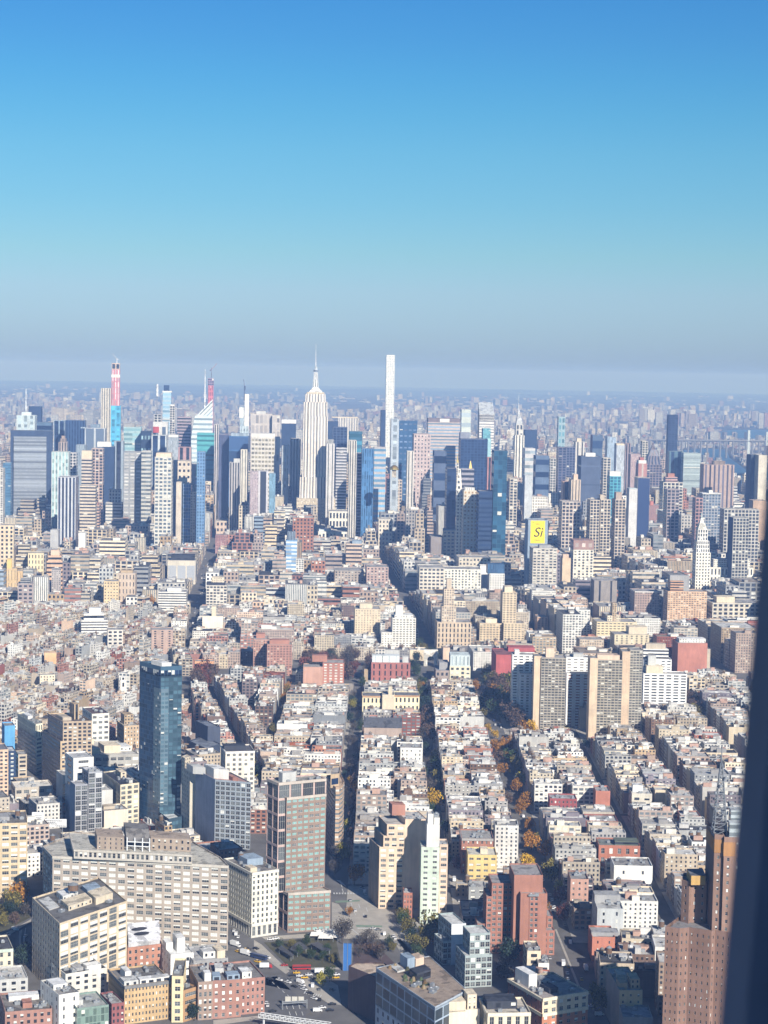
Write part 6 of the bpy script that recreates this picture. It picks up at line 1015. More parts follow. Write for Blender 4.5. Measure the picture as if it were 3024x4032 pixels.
# streets of the blocks behind: pavement slabs are added with the blocks
for pg in ([(1290, 3460), (1440, 3440), (1640, 3740), (1720, 3830), (1480, 3830), (1350, 3830), (1350, 4100), (1045, 4100), (1045, 3860), (900, 3745), (905, 3700), (1000, 3690), (1310, 3670)],
           [(1040, 3290), (1070, 3290), (1070, 3560), (1050, 3560)], [(880, 3640), (900, 3640), (905, 3745), (885, 3745)], [(5, 3540), (125, 3540), (125, 3830), (5, 3800)], [(2184, 3640), (2235, 3640), (2330, 4100), (2200, 4100), (2160, 3800)], [(1745, 3640), (1790, 3560), (1830, 3560), (1800, 3640)]):
    KEEP.append([G(x, y) for x, y in pg])

KEEP.append([(-112, 2346), (118, 2346), (118, 2492), (-112, 2492)])
KEEP.append([G(x, y) for x, y in ((1925, 2900), (2045, 2900), (2040, 2700), (1905, 2700))])
KEEP.append([G(x, y) for x, y in ((762, 2750), (840, 2735), (840, 2652), (762, 2662))])
import re
# ================================================================== ordinary buildings
QR = random.Random(5)
CAND = []
WALLS = dict(soho=[('W', 18), ('L', 17), ('G', 12), ('B', 20), ('P', 12), ('R', 4), ('M', 4), ('K', 6), ('C', 10), ('T', 5), ('V', 6)],
             village=[('M', 9), ('P', 18), ('R', 3), ('B', 26), ('W', 19), ('L', 14), ('G', 6), ('K', 2), ('C', 9), ('T', 7), ('H', 4)],
             mid=[('B', 26), ('C', 17), ('L', 17), ('P', 14), ('G', 7), ('W', 15), ('M', 6), ('V', 3), ('T', 6), ('S', 2)],
             far=[('B', 20), ('W', 14), ('L', 18), ('P', 18), ('G', 12), ('M', 8), ('C', 8), ('V', 6)])
def wpick(l):
    t = QR.uniform(0, sum(w for _, w in l))
    for k, w in l:
        t -= w
        if t <= 0: return k
    return l[0][0]
CN = dict(W='white', L='pale grey', G='grey', B='beige', P='pinkish', R='dark red', M='reddish', K='dark brown', C='cream', T='tan', V='greyish brown', H='peach', S='bluish grey', N='dark navy')
ROOFS = [((.62, .61, .58), 30, 'white'), ((.46, .455, .44), 30, 'light grey'), ((.28, .275, .27), 20, 'grey'), ((.09, .09, .095), 12, 'black'), ((.40, .34, .28), 8, 'brownish')]
def hull_sep(A, B):
    for P, Q_ in ((A, B), (B, A)):
        n = len(P)
        for i in range(n):
            ax, ay = P[(i + 1) % n][1] - P[i][1], P[i][0] - P[(i + 1) % n][0]
            a = [ax * x + ay * y for x, y in P]; b = [ax * x + ay * y for x, y in Q_]
            if max(a) < min(b) or max(b) < min(a): return True
    return False
KB = [(min(p[0] for p in k), max(p[0] for p in k), min(p[1] for p in k), max(p[1] for p in k)) for k in KEEP]; KBA = np.array(KB)
SH = np.array(SHOW)
def occupied(pl):
    x0, x1 = min(p[0] for p in pl), max(p[0] for p in pl); y0, y1 = min(p[1] for p in pl), max(p[1] for p in pl)
    for i in np.nonzero((KBA[:, 0] < x1) & (KBA[:, 1] > x0) & (KBA[:, 2] < y1) & (KBA[:, 3] > y0))[0]:
        if not hull_sep(pl, KEEP[i]): return True
    return False
def add(pl, h, reg, where=None, hmin=7):
    cx, cy_ = sum(p[0] for p in pl) / 4, sum(p[1] for p in pl) / 4
    if cy_ < 1040 or abs(cx) > cy_ * .2047 + 30: return
    if reg == 'soho' and where and where.startswith('left of the street of olive') and min(p[0] for p in pl) < sixth(cy_) + 32: return
    if occupied(pl): return
    tp = [PJ(x, y, h) for x, y in pl]; xa, xb = min(p[0] for p in tp), max(p[0] for p in tp); yt = min(p[1] for p in tp)
    if xa > 3040 or xb < -20: return
    yn = min(p[1] for p in pl)
    lim = SH[(SH[:, 0] < xb - 2) & (SH[:, 1] > xa + 2) & (SH[:, 3] > yn) & (SH[:, 2] > yt)]
    if len(lim):
        h = AT((xa + xb) / 2, lim[:, 2].max(), math.hypot(cx, cy_))[2] - .5
        if h < hmin: return
    k = wpick(WALLS[reg]); f0 = QR.uniform(.72, 1.12); c = [v * f0 for v in WC[k]]; j = QR.uniform(-.015, .02); c = (min(.84, c[0] + j), min(.84, c[1]), min(.84, c[2] - j))
    rc, rn = (lambda t: (t[0], t[2]))(ROOFS[[i for i, (_, w, _) in enumerate(ROOFS) for _ in range(w)][QR.randrange(100)]])
    f1 = QR.uniform(.75, 1.15); rc = tuple(min(.78, v * f1) for v in rc)
    CAND.append(dict(pl=pl, h=h, k=k, c=c, rc=rc, rn=rn, reg=reg, a=(xb - xa) * (h / cy_ * F + 30), where=where, y=cy_, x=cx, front=QR.random(), s=QR.random()))
def sixth(y): return -30 - (y - 1280) * .186 if y < 2509 else -258 - (y - 2509) * .085
def hdist(t):
    return QR.triangular(*t)
# SoHo and the South Village: long blocks along nearly parallel streets
XS = [(-262, -118, 'left of the street of olive trees'), (-106, -37, 'between the olive tree street and the straight shaded street'), (-19, 43, 'right of the straight shaded street'), (59, 111, 'left of the orange tree street'), (139, 199, 'right of the orange tree street'), (219, 271, 'right of the wide shaded street'), (289, 352, 'left of the brown tower street'), (372, 440, 'behind the brown setback tower'), (456, 540, 'at the far right')]
YS = [1270, 1395, 1408, 1520, 1533, 1640, 1653, 1785, 1798, 1950, 1978, 2120, 2133, 2230, 2243, 2322]
PADS = []
def rect(x0, x1, y0, y1): return [(x0, y0), (x1, y0), (x1, y1), (x0, y1)]
for xa, xb, wn in XS:
    for i in range(0, len(YS), 2):
        ya, yb = YS[i], YS[i + 1]
        if xa < -100 and ya < 1640: continue
        if xa > -200: PADS.append(rect(xa - 3.2, xb + 3.2, ya - 3, yb + 3))
        n = 6 if xa < -200 else 2 if xb - xa < 64 else QR.choice((2, 2, 3)); ws = [QR.uniform(.85, 1.15) for _ in range(n)]; t = sum(ws); x = xa
        for ci in range(n):
            x2 = x + (xb - xa) * ws[ci] / t; y = ya
            while y < yb - 6:
                w = QR.triangular(7, 26, 11)
                if y + w > yb - 6: w = yb - y
                g = QR.choice((0, 0, 0, 3, 6)) if n > 1 else 0
                px0, px1 = x + (g if ci else 0), x2 - (g if ci < n - 1 else 0)
                add(rect(px0, px1 - .15, y, y + w - .25), hdist((13, 27, 19)) * (1.25 if QR.random() < .08 else 1), 'soho', wn); y += w
            x = x2
# avenues and cross streets of the main grid north of the square
E1, N1 = dirs(29.3); O1 = (47.0, 2996.0)
def gp(u, v): return (O1[0] + E1[0] * u + N1[0] * v, O1[1] + E1[1] * u + N1[1] * v)
AVS = [-1460, -1180, -905, -625, -350, 0, 172, 280, 378, 500, 640, 790, 1000, 1200, 1400, 1600, 1800]
AV = [-1460, -1180, -905, -625, -350, 0, 135, 285, 430, 590, 790, 1000, 1200, 1400, 1600, 1800]
AVN = ['far left', 'far left', 'left', 'left of the wide avenue', 'between the wide avenue and the canyon', 'right of the avenue canyon', 'right of the avenue canyon', 'near the cream slabs', 'near the white clock tower', 'far right', 'far right', 'far right', 'far right', 'far right', 'far right', 'far right']
for ai in range(len(AVS) - 1):
    for st in range(-7, 95):
        AW = AVS if st < 3 else AV
        if ai + 1 >= len(AW): continue
        u0, u1 = AW[ai] + (17 if AW[ai] == -350 else 12), AW[ai + 1] - (16 if AW[ai + 1] == -350 else 12)
        v0, v1 = st * 80.5 + 8, st * 80.5 + 72; c = gp((u0 + u1) / 2, (v0 + v1) / 2); Yc = c[1]
        if abs(c[0]) > Yc * .2047 + 250 or Yc < 2350: continue
        if 45 <= st < 96 and -860 < (u0 + u1) / 2 < 0: continue            # the great park
        if (u0 + u1) / 2 > 1180 and Yc > 4200: continue
        if (u0 + u1) / 2 < -340 and Yc < 3010: continue
        u = u0
        while u < u1 - 8:
            big = QR.random()
            if Yc < 3000: t = (13, 30, 17) if big < .68 else (30, 56, 40)
            elif Yc < 3700: t = (14, 40, 22) if big < .75 else (40, 66, 48)
            elif Yc < 4700: t = (20, 64, 38) if big < .7 else (55, 110, 72)
            elif Yc < 6700: t = (25, 75, 42) if big < .65 else (65, 140, 90)
            else: t = (16, 48, 24) if big < .8 else (50, 105, 70)
            if (u0 + u1) / 2 < -300 and Yc < 4300: t = (13, 36, 20) if big < .72 else (34, 70, 46)
            if -282 < (u0 + u1) / 2 < 0 and Yc < 3000: t = (13, 26, 16) if big < .8 else (26, 44, 34)
            if u < u0 + 30 and u0 > 0 and Yc < 3900: t = (36, 62, 48)
            if AW[ai] == -350 and u > u1 - 70 and Yc < 3600: t = (13, 28, 18)
            w = QR.triangular(8, 34, 15) * (1.0 if t[1] < 40 else 1.7); w = min(w, u1 - u)
            if u1 - u - w < 8: w = u1 - u
            full = t[1] > 60 and QR.random() < .6
            for (va, vb) in (((v0, v1),) if full else ((v0, v0 + QR.uniform(24, 31)), (v1 - QR.uniform(24, 31), v1))):
                pl = [gp(u, va), gp(u + w - .3, va), gp(u + w - .3, vb), gp(u, vb)]
                add(pl, hdist(t), 'mid' if Yc > 2950 else 'village', AVN[min(ai, len(AVN) - 1)])
            u += w
# the West Village and Hudson Square: lower, on a turned grid
def turned(brg, xr, yr, bw, bd, lots, t1, reg, inside, wn, hm=7):
    e, n = dirs(brg); o = (xr[0], yr[0])
    for i in range(-14, 40):
        for j in range(-14, 40):
            bx, by = i * (bw + 15), j * (bd + 13)
            c = (o[0] + e[0] * (bx + bw / 2) + n[0] * (by + bd / 2), o[1] + e[1] * (bx + bw / 2) + n[1] * (by + bd / 2))
            if not (xr[0] - 90 < c[0] < xr[1] + 90 and yr[0] - 90 < c[1] < yr[1] + 90): continue
            for side in (0, 1):
                u = 0
                while u < bw - 4:
                    w = QR.triangular(*lots); w = min(w, bw - u); dd = bd / 2 - QR.uniform(0, bd * .13)
                    va = 0 if side == 0 else bd - dd
                    pl = [(o[0] + e[0] * (bx + a) + n[0] * (by + b), o[1] + e[1] * (bx + a) + n[1] * (by + b)) for a, b in ((u, va), (u + w - .25, va), (u + w - .25, va + dd), (u, va + dd))]
                    cc = (sum(p[0] for p in pl) / 4, sum(p[1] for p in pl) / 4)
                    if all(inside(*p_) for p_ in pl): add(pl, hdist(t1 if QR.random() < .88 else (t1[1], t1[1] * 1.9, t1[1] * 1.2)), reg, wn, hm)
                    u += w
def sixth(y): return -30 - (y - 1280) * .186 if y < 2509 else -258 - (y - 2509) * .085
turned(8, (-480, -10), (1120, 1790), 74, 58, (12, 34, 20), (14, 34, 22), 'soho', lambda x, y: x < sixth(y) - (33 if y > 1330 else 9) and y < 1795 and y > 1090, 'among the lower left lofts')
turned(52, (-720, -180), (1790, 2990), 64, 48, (6, 18, 8), (10, 17, 13), 'village', lambda x, y: 1790 < y < 2990 and x < sixth(y) - 33, 'in the low brick quarter at left')
#turned(30, (-250, -110), (2000, 2420), 74, 58, (7, 18, 9), (12, 22, 16), 'village', lambda x, y: sixth(y) + 16 < x < -122 and 2000 < y < 2420, 'right of the wide avenue')
#turned(30, (-260, 60), (2400, 2960), 110, 56, (7, 20, 10), (12, 22, 15), 'village', lambda x, y: sixth(y) + 16 < x < 10 - (y - 2600) * .053 and 2510 < y < 2420, 'north of the park trees')
#turned(31, (170, 520), (1240, 1300), 60, 40, (12, 24, 16), (16, 26, 20), 'soho', lambda x, y: 1240 < y < 1262 and x > 60, 'near the brown tower')
turned(36, (60, 420), (1060, 1255), 60, 54, (14, 30, 20), (14, 24, 18), 'soho', lambda x, y: 1060 < y < 1255 and 62 + max(0, 1150 - y) * .95 < x < 230, 'in the deep shadow beside the brown tower')
for sd2, ya, yb, wn in ((-1, 1330, 2985, 'on the left of the wide avenue'), (1, 1640, 2480, 'on the right of the wide avenue')):
    y = ya
    while y < yb:
        w = QR.triangular(8, 26, 14); d0, d1 = 8.5, QR.uniform(26, 31.5); s_0, s_1 = sixth(y), sixth(y + w - .3)
        pl = [(s_0 - d1, y), (s_0 - d0, y), (s_1 - d0, y + w - .3), (s_1 - d1, y + w - .3)] if sd2 < 0 else [(s_0 + d0, y), (s_0 + d1, y), (s_1 + d1, y + w - .3), (s_1 + d0, y + w - .3)]
        if QR.random() > .06: add(pl, hdist((13, 26, 18)), 'village', wn)
        y += w

def style_of(cn, front):
    d = cn['s']; far = cn['y'] > 2950
    if far: p = ('m', 'h', 'w', 'm', 'v', 'h')[int(d * 6)]
    elif cn['h'] > 30: p = ('p', 'q', 'p', 's', 'q', 'P')[int(d * 6)]
    elif front: p = ('p', 'q', 'p', 's', 'P', 'b')[int(d * 6)]
    else: p = ('b', 's', 'b', 'p')[int(d * 4)]
    b = PT[p]; gl = GC['k'] if d < .7 else GC['g']
    return dict(wall=cn['c'], glass=gl, bay=b[0], flr=b[1], w=b[2], h=b[3], bl=b[4])
BLANK = lambda c: dict(wall=c, glass=GC['k'], bay=9, flr=9, w=0, h=0, bl=0)
def clutter(cn):
    """rooftop boxes: (plan, height, colour)"""
    out_ = []; r = random.Random(int(cn['s'] * 1e6)); pl = cn['pl']
    for _ in range(r.choice((1, 2, 2, 3, 3)) if cn['y'] < 4200 else r.choice((0, 1, 1))):
        u, v = r.uniform(.05, .7), r.uniform(.05, .7); du, dv = r.uniform(.12, .34), r.uniform(.12, .3)
        col = r.choice([(.66, .64, .6), (.5, .49, .47), cn['c'], (.3, .29, .28), (.45, .30, .24), (.70, .66, .58)])
        out_.append((sub(pl, u, min(.96, u + du), v, min(.96, v + dv)), r.uniform(2.2, 4.6) * (1 if cn['y'] < 3500 else 1.5), col))
    for _ in range(r.choice((1, 2, 3, 4)) if cn['y'] < 2300 else 0):
        u, v = r.uniform(.05, .9), r.uniform(.05, .9); out_.append((sub(pl, u, u + .09, v, v + .07), r.uniform(.8, 1.6), r.choice([(.7, .7, .7), (.2, .2, .2), (.4, .4, .4)])))
    if cn['y'] < 2100:
        for _ in range(r.choice((0, 2, 4))):
            u, v = r.uniform(.05, .92), r.uniform(.05, .92); out_.append((sub(pl, u, u + .05, v, v + .05), r.uniform(.5, 1.2), r.choice([(.6, .6, .6), (.15, .15, .15), (.35, .33, .3)])))
    return out_
CAND.sort(key=lambda c: -c['a'])
near = [c for c in CAND if c['y'] < 2500]
IND = near[:230]; ids = set(id(c) for c in IND)
rest_mid = [c for c in CAND if id(c) not in ids and c['y'] < 5200][:70]; IND += rest_mid; ids |= set(id(c) for c in rest_mid)
def kind_of(c):
    if c['h'] > 42: return 'apartment_tower', 'tower'
    if c['k'] in 'MRPK' and c['h'] < 24: return 'brick_building', 'brick house'
    return ('loft_building', 'loft') if c['h'] > 19 else ('walk_up_building', 'house')
def ordn(n): return {1: 'first', 2: 'second', 3: 'third'}.get(n, f"{n}{'st' if n % 10 == 1 and n % 100 != 11 else 'nd' if n % 10 == 2 and n % 100 != 12 else 'rd' if n % 10 == 3 and n % 100 != 13 else 'th'}")
IND.sort(key=lambda c: c['y']); cnt = {}
HSH = []
for hx, hy, l_ in HERO:
    w_ = re.split(r' (?:with|behind|at|on|in|by|of|under|beside|set|carrying|below|between|right|left|squeezed|standing|cut|attached|near|facing|rising|just|above|topping|stretching|directly) ', l_)[0].split()
    if 3 <= len(w_) <= 7: HSH.append((hx, hy, ' '.join(w_)))
_c = {}
for t in HSH: _c[t[2]] = _c.get(t[2], 0) + 1
HSH = [t for t in HSH if _c[t[2]] == 1]
for c in IND:
    kd, word = kind_of(c); pl = c['pl']; cx, cy_ = c['x'], c['y']
    w_px = PJ(pl[1][0], pl[1][1], c['h'])[0] - PJ(pl[0][0], pl[0][1], c['h'])[0]
    rn = {'light grey': 'pale'}.get(c['rn'], c['rn']); base_ = f"{'wide ' if w_px > 95 else 'narrow ' if w_px < 40 else ''}{CN[c['k']]} {word} with {rn} roof"
    px_, py_, _ = (*PJ(cx, cy_, c['h']), 0); lab = None; hs = sorted(HSH, key=lambda t: (t[0] - px_) ** 2 + (t[1] - py_) ** 2 * 1.5)[:9]
    for hx, hy, hn in hs:
        rel = ('right of' if px_ > hx else 'left of') if abs(px_ - hx) > abs(py_ - hy) * .8 else ('in front of' if py_ > hy else 'behind')
        t_ = f"{base_} {rel} the {hn}"
        if t_ not in cnt and len(t_.split()) <= 16: lab = t_; cnt[t_] = 1; break
    if not lab:
        key = (base_, c['where']); cnt[key] = cnt.get(key, 0) + 1; lab = f"{base_}, {c['where']}, {ordn(cnt[key] + 1)} back"
    root = empty(kd, (cx, cy_, 0), lab, word, 'ordinary buildings of the middle blocks')
    L_ = [(x - cx, y - cy_) for x, y in pl]; sd_ = c['s']; b_ = MB(); fs = style_of(c, True); ss = style_of(c, False)
    for i in range(4):
        s0 = fs if i == 0 else (fs if i in (1, 3) and c['front'] < .8 else ss)
        b_.wall(L_[i], L_[(i + 1) % 4], 0, c['h'], s0, sd_ + .01 * i); b_.face([(*L_[i], c['h']), (*L_[(i + 1) % 4], c['h']), (*L_[(i + 1) % 4], c['h'] + 1), (*L_[i], c['h'] + 1)], 0, (*c['c'], sd_))
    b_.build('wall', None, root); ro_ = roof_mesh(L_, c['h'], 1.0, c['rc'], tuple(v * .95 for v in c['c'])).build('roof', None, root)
    q_ = random.Random(int(c['s'] * 1e6) + 3)
    for pp, hh, col in clutter(c):
        b_ = MB(); P_ = [(x - cx, y - cy_) for x, y in pp]; b_.prism(P_, c['h'] + .02, c['h'] + hh, BLANK(col), .1, tuple(min(.75, v * 1.1) for v in col)); b_.build('bulkhead' if hh > 2 else 'rooftop_unit', None, ro_)
    if q_.random() < .16 and c['h'] > 15: t_ = sub(L_, .3, .3, .6, .6)[0]; link('water_tank', tank_mesh(), ro_, (*t_, c['h']), q_.random())
    if cy_ < 1800 and q_.random() < .7: t_ = sub(L_, .7, .7, .35, .35)[0]; link('rooftop_unit', unit_mesh(q_.randrange(9)), ro_, (*t_, c['h']))
b_ = MB()
for c in CAND:
    if id(c) in ids: continue
    pl, h, y = c['pl'], c['h'], c['y']; fs, ss = style_of(c, True), style_of(c, False)
    if h > 55 and c['s'] < .6 and y > 3000:
        z1 = h * .7; q2 = sub(pl, .12, .88, .1, .9)
        for i in range(4): b_.wall(pl[i], pl[(i + 1) % 4], 0, z1, fs, c['s'] + .01 * i); b_.wall(q2[i], q2[(i + 1) % 4], z1, h, fs, c['s'])
        b_.face([(*p, z1) for p in pl], 1, c['rc']); b_.face([(*p, h) for p in q2], 1, c['rc']); c['pl'] = q2
    else:
        for i in range(4): b_.wall(pl[i], pl[(i + 1) % 4], 0, h + (.9 if y < 3000 else 0), fs if i == 0 or (i != 2 and c['front'] < .8) else ss, c['s'] + .01 * i)
        b_.face([(*p, h) for p in pl], 1, c['rc'])
        if y < 3000:
            q2 = inset(pl, .6)
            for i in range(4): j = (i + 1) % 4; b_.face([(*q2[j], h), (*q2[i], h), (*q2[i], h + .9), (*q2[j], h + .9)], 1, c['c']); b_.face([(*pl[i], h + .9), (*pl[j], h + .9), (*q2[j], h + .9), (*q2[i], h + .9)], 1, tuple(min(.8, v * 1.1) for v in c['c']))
    if y < 2600 and c['s'] * 17 % 1 < .3:
        t_ = sub(pl, .3, .3, .6, .6)[0]; b_.tube(t_, 1.7, 1.6, h + 2.2, h + 5.6, 8, 1, (.17, .12, .085)); b_.tube(t_, 1.8, .1, h + 5.6, h + 7, 8, 1, (.22, .2, .18)); b_.box(t_, 2.2, 2.2, h, h + 2.2, (.08, .07, .06))
    for pp, hh, col in clutter(c):
        for i in range(4): j = (i + 1) % 4; b_.face([(*pp[i], h), (*pp[j], h), (*pp[j], h + hh), (*pp[i], h + hh)], 1, col)
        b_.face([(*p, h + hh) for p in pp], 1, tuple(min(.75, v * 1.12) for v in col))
tag(b_.build('city_blocks'), 'mass of small city buildings filling the blocks between the towers', 'buildings', kind='stuff')
# pavements under the blocks
b_ = MB()
for p in PADS:
    if not occupied(p) or True: b_.prism(p, 0, .14, BLANK((.3, .29, .27)), 0, (.30, .29, .27))
tag(b_.build('pavement', [PAVE, PAVE]), kind='structure')
# beyond the grid: uptown, the Bronx and Queens out to the horizon
b_ = MB(); fr_ = random.Random(21); clus = [(fr_.uniform(-4500, 4500), fr_.uniform(9000, 26000), fr_.uniform(200, 700)) for _ in range(70)]
from mathutils import noise as NZ
def farbox(x, y, w, d, h, a):
    if NZ.noise(Vector((x / 700, y / 1500, 0))) + .5 * NZ.noise(Vector((x / 250, y / 500, 3))) < -.30 + max(0, (y - 12000) / 40000) and y > 8000: return
    if occupied([(x - w, y - d), (x + w, y - d), (x + w, y + d), (x - w, y + d)]): return
    ca, sa = math.cos(a), math.sin(a); P_ = [(x + u * w / 2 * ca - v * d / 2 * sa, y + u * w / 2 * sa + v * d / 2 * ca) for u, v in ((-1, -1), (1, -1), (1, 1), (-1, 1))]
    k = wpick(WALLS['far']); f0 = fr_.uniform(.40, .88); c = tuple(min(.8, v * f0) for v in WC[k]); rc = tuple(v * fr_.uniform(.5, .9) for v in ROOFS[fr_.choice((0, 1, 1, 2, 2, 3, 4))][0]); s0 = dict(wall=c, glass=GC['g'], bay=9, flr=9, w=.5, h=.5, bl=.2)
    for i in (0, 1, 3): b_.wall(P_[i], P_[(i + 1) % 4], 0, h, s0, fr_.random())
    b_.face([(*p, h) for p in P_], 1, rc)
for k in range(27000):
    y = 6700 + 13500 * fr_.random() ** 1.25; x = fr_.uniform(-1, 1) * (y * .2047 + 100)
    if y < 10600 and sum((x - gp(-430, y - 2996)[0], 0)) > -420 and x < gp(0, y - 2996)[0] and x > gp(-860, y - 2996)[0]: continue
    g_ = y / 7000; hh = fr_.triangular(8, 24, 12) if fr_.random() < .92 else fr_.triangular(30, 80, 42)
    farbox(x, y, fr_.triangular(9, 34, 13) * g_ ** .5, fr_.uniform(10, 22) * g_ ** .5, hh, R(VIEW - 29.3) + fr_.choice((0, 0, .6, 1.1)))
for x, y, r_ in clus:
    for k in range(fr_.randint(4, 11)): farbox(x + fr_.gauss(0, r_), y + fr_.gauss(0, r_), fr_.uniform(30, 70), fr_.uniform(20, 30), fr_.uniform(40, 75), fr_.random())
for k in range(1800):
    y = fr_.uniform(18000, 40000); x = fr_.uniform(-1, 1) * y * .21; farbox(x, y, fr_.uniform(20, 90), fr_.uniform(20, 60), fr_.uniform(8, 20) if fr_.random() < .9 else 70, fr_.random())
for xa, xb, ya, n_, d_ in ((2520, 2740, 1580, 34, 15500), (2960, 3030, 1590, 12, 14500), (1330, 1420, 1640, 12, 9500), (640, 760, 1600, 12, 12000), (200, 420, 1590, 24, 11500), (1120, 1160, 1560, 5, 14000)):
    for k in range(n_):
        x = fr_.uniform(xa, xb); X, Y, z = AT(x, ya + fr_.uniform(-12, 14), d_ * fr_.uniform(.9, 1.1)); farbox(X, Y, fr_.uniform(26, 60), 24, max(30, min(z, 120)), .05)
tag(b_.build('distant_suburbs'), 'endless pale low buildings of the far districts fading into blue haze', 'buildings', kind='stuff')
# ================================================================== marble arch
d = gd(1695, 2622); X, Y, _ = AT(1695, 2622, d); W_, H_, T_ = 18.2, AT(1695, 2558, d)[2], 7.0
root = empty('triumphal_arch', (X, Y, 0), 'white marble triumphal arch at the foot of the avenue canyon', 'arch'); b_ = MB(); MC = (.74, .71, .64); ro, hs_ = 4.4, H_ * .42
prof = [(ro * math.cos(math.pi * k / 12), hs_ + ro * math.sin(math.pi * k / 12)) for k in range(13)]
for sgn, yy in ((1, -T_ / 2), (-1, T_ / 2)):
    def f3(pts): b_.face([(x, yy, z) for x, z in (pts if sgn > 0 else pts[::-1])], 0, MC)
    f3([(-W_ / 2, 0), (-ro, 0), (-ro, hs_), (-W_ / 2, hs_)]); f3([(ro, 0), (W_ / 2, 0), (W_ / 2, hs_), (ro, hs_)])
    for k in range(12):
        (x0, z0), (x1, z1) = prof[k], prof[k + 1]; e0 = W_ / 2 * x0 / ro; e1 = W_ / 2 * x1 / ro
        f3([(x1, z1), (x0, z0), (e0, H_ * .78 if abs(x0) < ro else hs_), (e1, H_ * .78 if abs(x1) < ro else hs_)])
    f3([(-W_ / 2, hs_), (-W_ / 2 * .965, H_ * .78), (-W_ / 2, H_ * .78)]); f3([(W_ / 2 * .965, H_ * .78), (W_ / 2, hs_), (W_ / 2, H_ * .78)])
for k in range(12):
    (x0, z0), (x1, z1) = prof[k], prof[k + 1]; b_.face([(x0, -T_ / 2, z0), (x1, -T_ / 2, z1), (x1, T_ / 2, z1), (x0, T_ / 2, z0)], 0, MC)
for s in (-1, 1):
    b_.face([(s * ro, -T_ / 2, 0), (s * ro, T_ / 2, 0), (s * ro, T_ / 2, hs_), (s * ro, -T_ / 2, hs_)], 0, MC); b_.face([(s * W_ / 2, -T_ / 2, 0), (s * W_ / 2, T_ / 2, 0), (s * W_ / 2, T_ / 2, H_ * .78), (s * W_ / 2, -T_ / 2, H_ * .78)], 0, MC)
b_.build('piers', [ROOF], root); b_ = MB(); b_.box((0, 0), W_ + 1.4, T_ + 1.4, H_ * .78, H_ * .82, MC, 0); b_.box((0, 0), W_ - .2, T_ - .2, H_ * .82, H_ * .95, MC, 0); b_.box((0, 0), W_ + .8, T_ + .8, H_ * .95, H_, MC, 0); b_.build('attic', [ROOF], root)

# ================================================================== trees
def leafmat(name, cut=0.0):
    m, n, b = mat(name); L = n.links.new
    oi = N(n, 'ShaderNodeObjectInfo'); g = N(n, 'ShaderNodeNewGeometry')
    w = N(n, 'ShaderNodeTexNoise'); w.inputs['Scale'].default_value = .9; w.inputs['Detail'].default_value = 3; L(g.outputs['Position'], w.inputs['Vector'])
    r = N(n, 'ShaderNodeMath', operation='MULTIPLY_ADD'); r.inputs[1].default_value = .9; r.inputs[2].default_value = .3; L(g.outputs['Random Per Island'], r.inputs[0])
    v = N(n, 'ShaderNodeVectorMath', operation='SCALE'); L(oi.outputs['Color'], v.inputs[0]); L(M2(n, 'MULTIPLY', r.outputs[0], M2(n, 'MULTIPLY_ADD', w.outputs['Fac'], 1.2, .5)), v.inputs['Scale'])
    L(v.outputs[0], b.inputs['Base Color']); b.inputs['Roughness'].default_value = .8; b.inputs['Specular IOR Level'].default_value = .15
    return m
LEAF = leafmat("autumn_leaves"); BARK = plain("tree_bark", (.075, .06, .05), .95)
CROWN = []; TRUNK = []
for v in range(7):
    q_ = random.Random(100 + v); b_ = MB(); bare = v >= 5
    lobes = [(q_.uniform(-.5, .5), q_.uniform(-.5, .5), q_.uniform(.55, 1.25), q_.uniform(.3, .55)) for _ in range(9)]
    for k in range(900 if not bare else 620):
        lx, ly, lz, lr = q_.choice(lobes); d3 = Vector((q_.gauss(0, 1), q_.gauss(0, 1), q_.gauss(0, .8))).normalized() * lr * q_.random() ** .36 * (1.3 if q_.random() < .12 else 1)
        p = Vector((lx, ly, lz)) + d3; s0 = q_.uniform(.045, .095) * (1 if not bare else .7); a = Vector((q_.gauss(0, 1), q_.gauss(0, 1), q_.gauss(0, 1))).normalized() * s0; bb = a.cross(Vector((q_.gauss(0, 1), q_.gauss(0, 1), q_.gauss(0, 1)))).normalized() * s0 * .8
        b_.face([tuple(p + a), tuple(p + bb), tuple(p - a), tuple(p - bb)], 0)
    CROWN.append(b_.mesh('crown', [LEAF])); b_ = MB(); b_.tube((0, 0), .05, .03, 0, .7, 7, 0)
    for lx, ly, lz, lr in lobes: b_.bar((0, 0, .35), (lx * .8, ly * .8, lz), .016, 0)
    if bare:
        for k in range(26):
            lx, ly, lz, lr = q_.choice(lobes); b_.bar((lx * .6, ly * .6, lz * .8), (lx + q_.uniform(-.4, .4), ly + q_.uniform(-.4, .4), lz + q_.uniform(.0, .4)), .008, 0)
    TRUNK.append(b_.mesh('trunk', [BARK]))
TC = dict(g=((.055, .085, .035), 'green'), d=((.035, .06, .045), 'dark green'), o=((.42, .20, .035), 'orange'), y=((.62, .38, .03), 'golden yellow'), l=((.20, .17, .045), 'olive'), b=((.14, .095, .07), 'brown'), r=((.20, .07, .045), 'rust red'), Y=((.36, .32, .05), 'yellow green'), x=((.13, .115, .10), 'bare grey brown'))
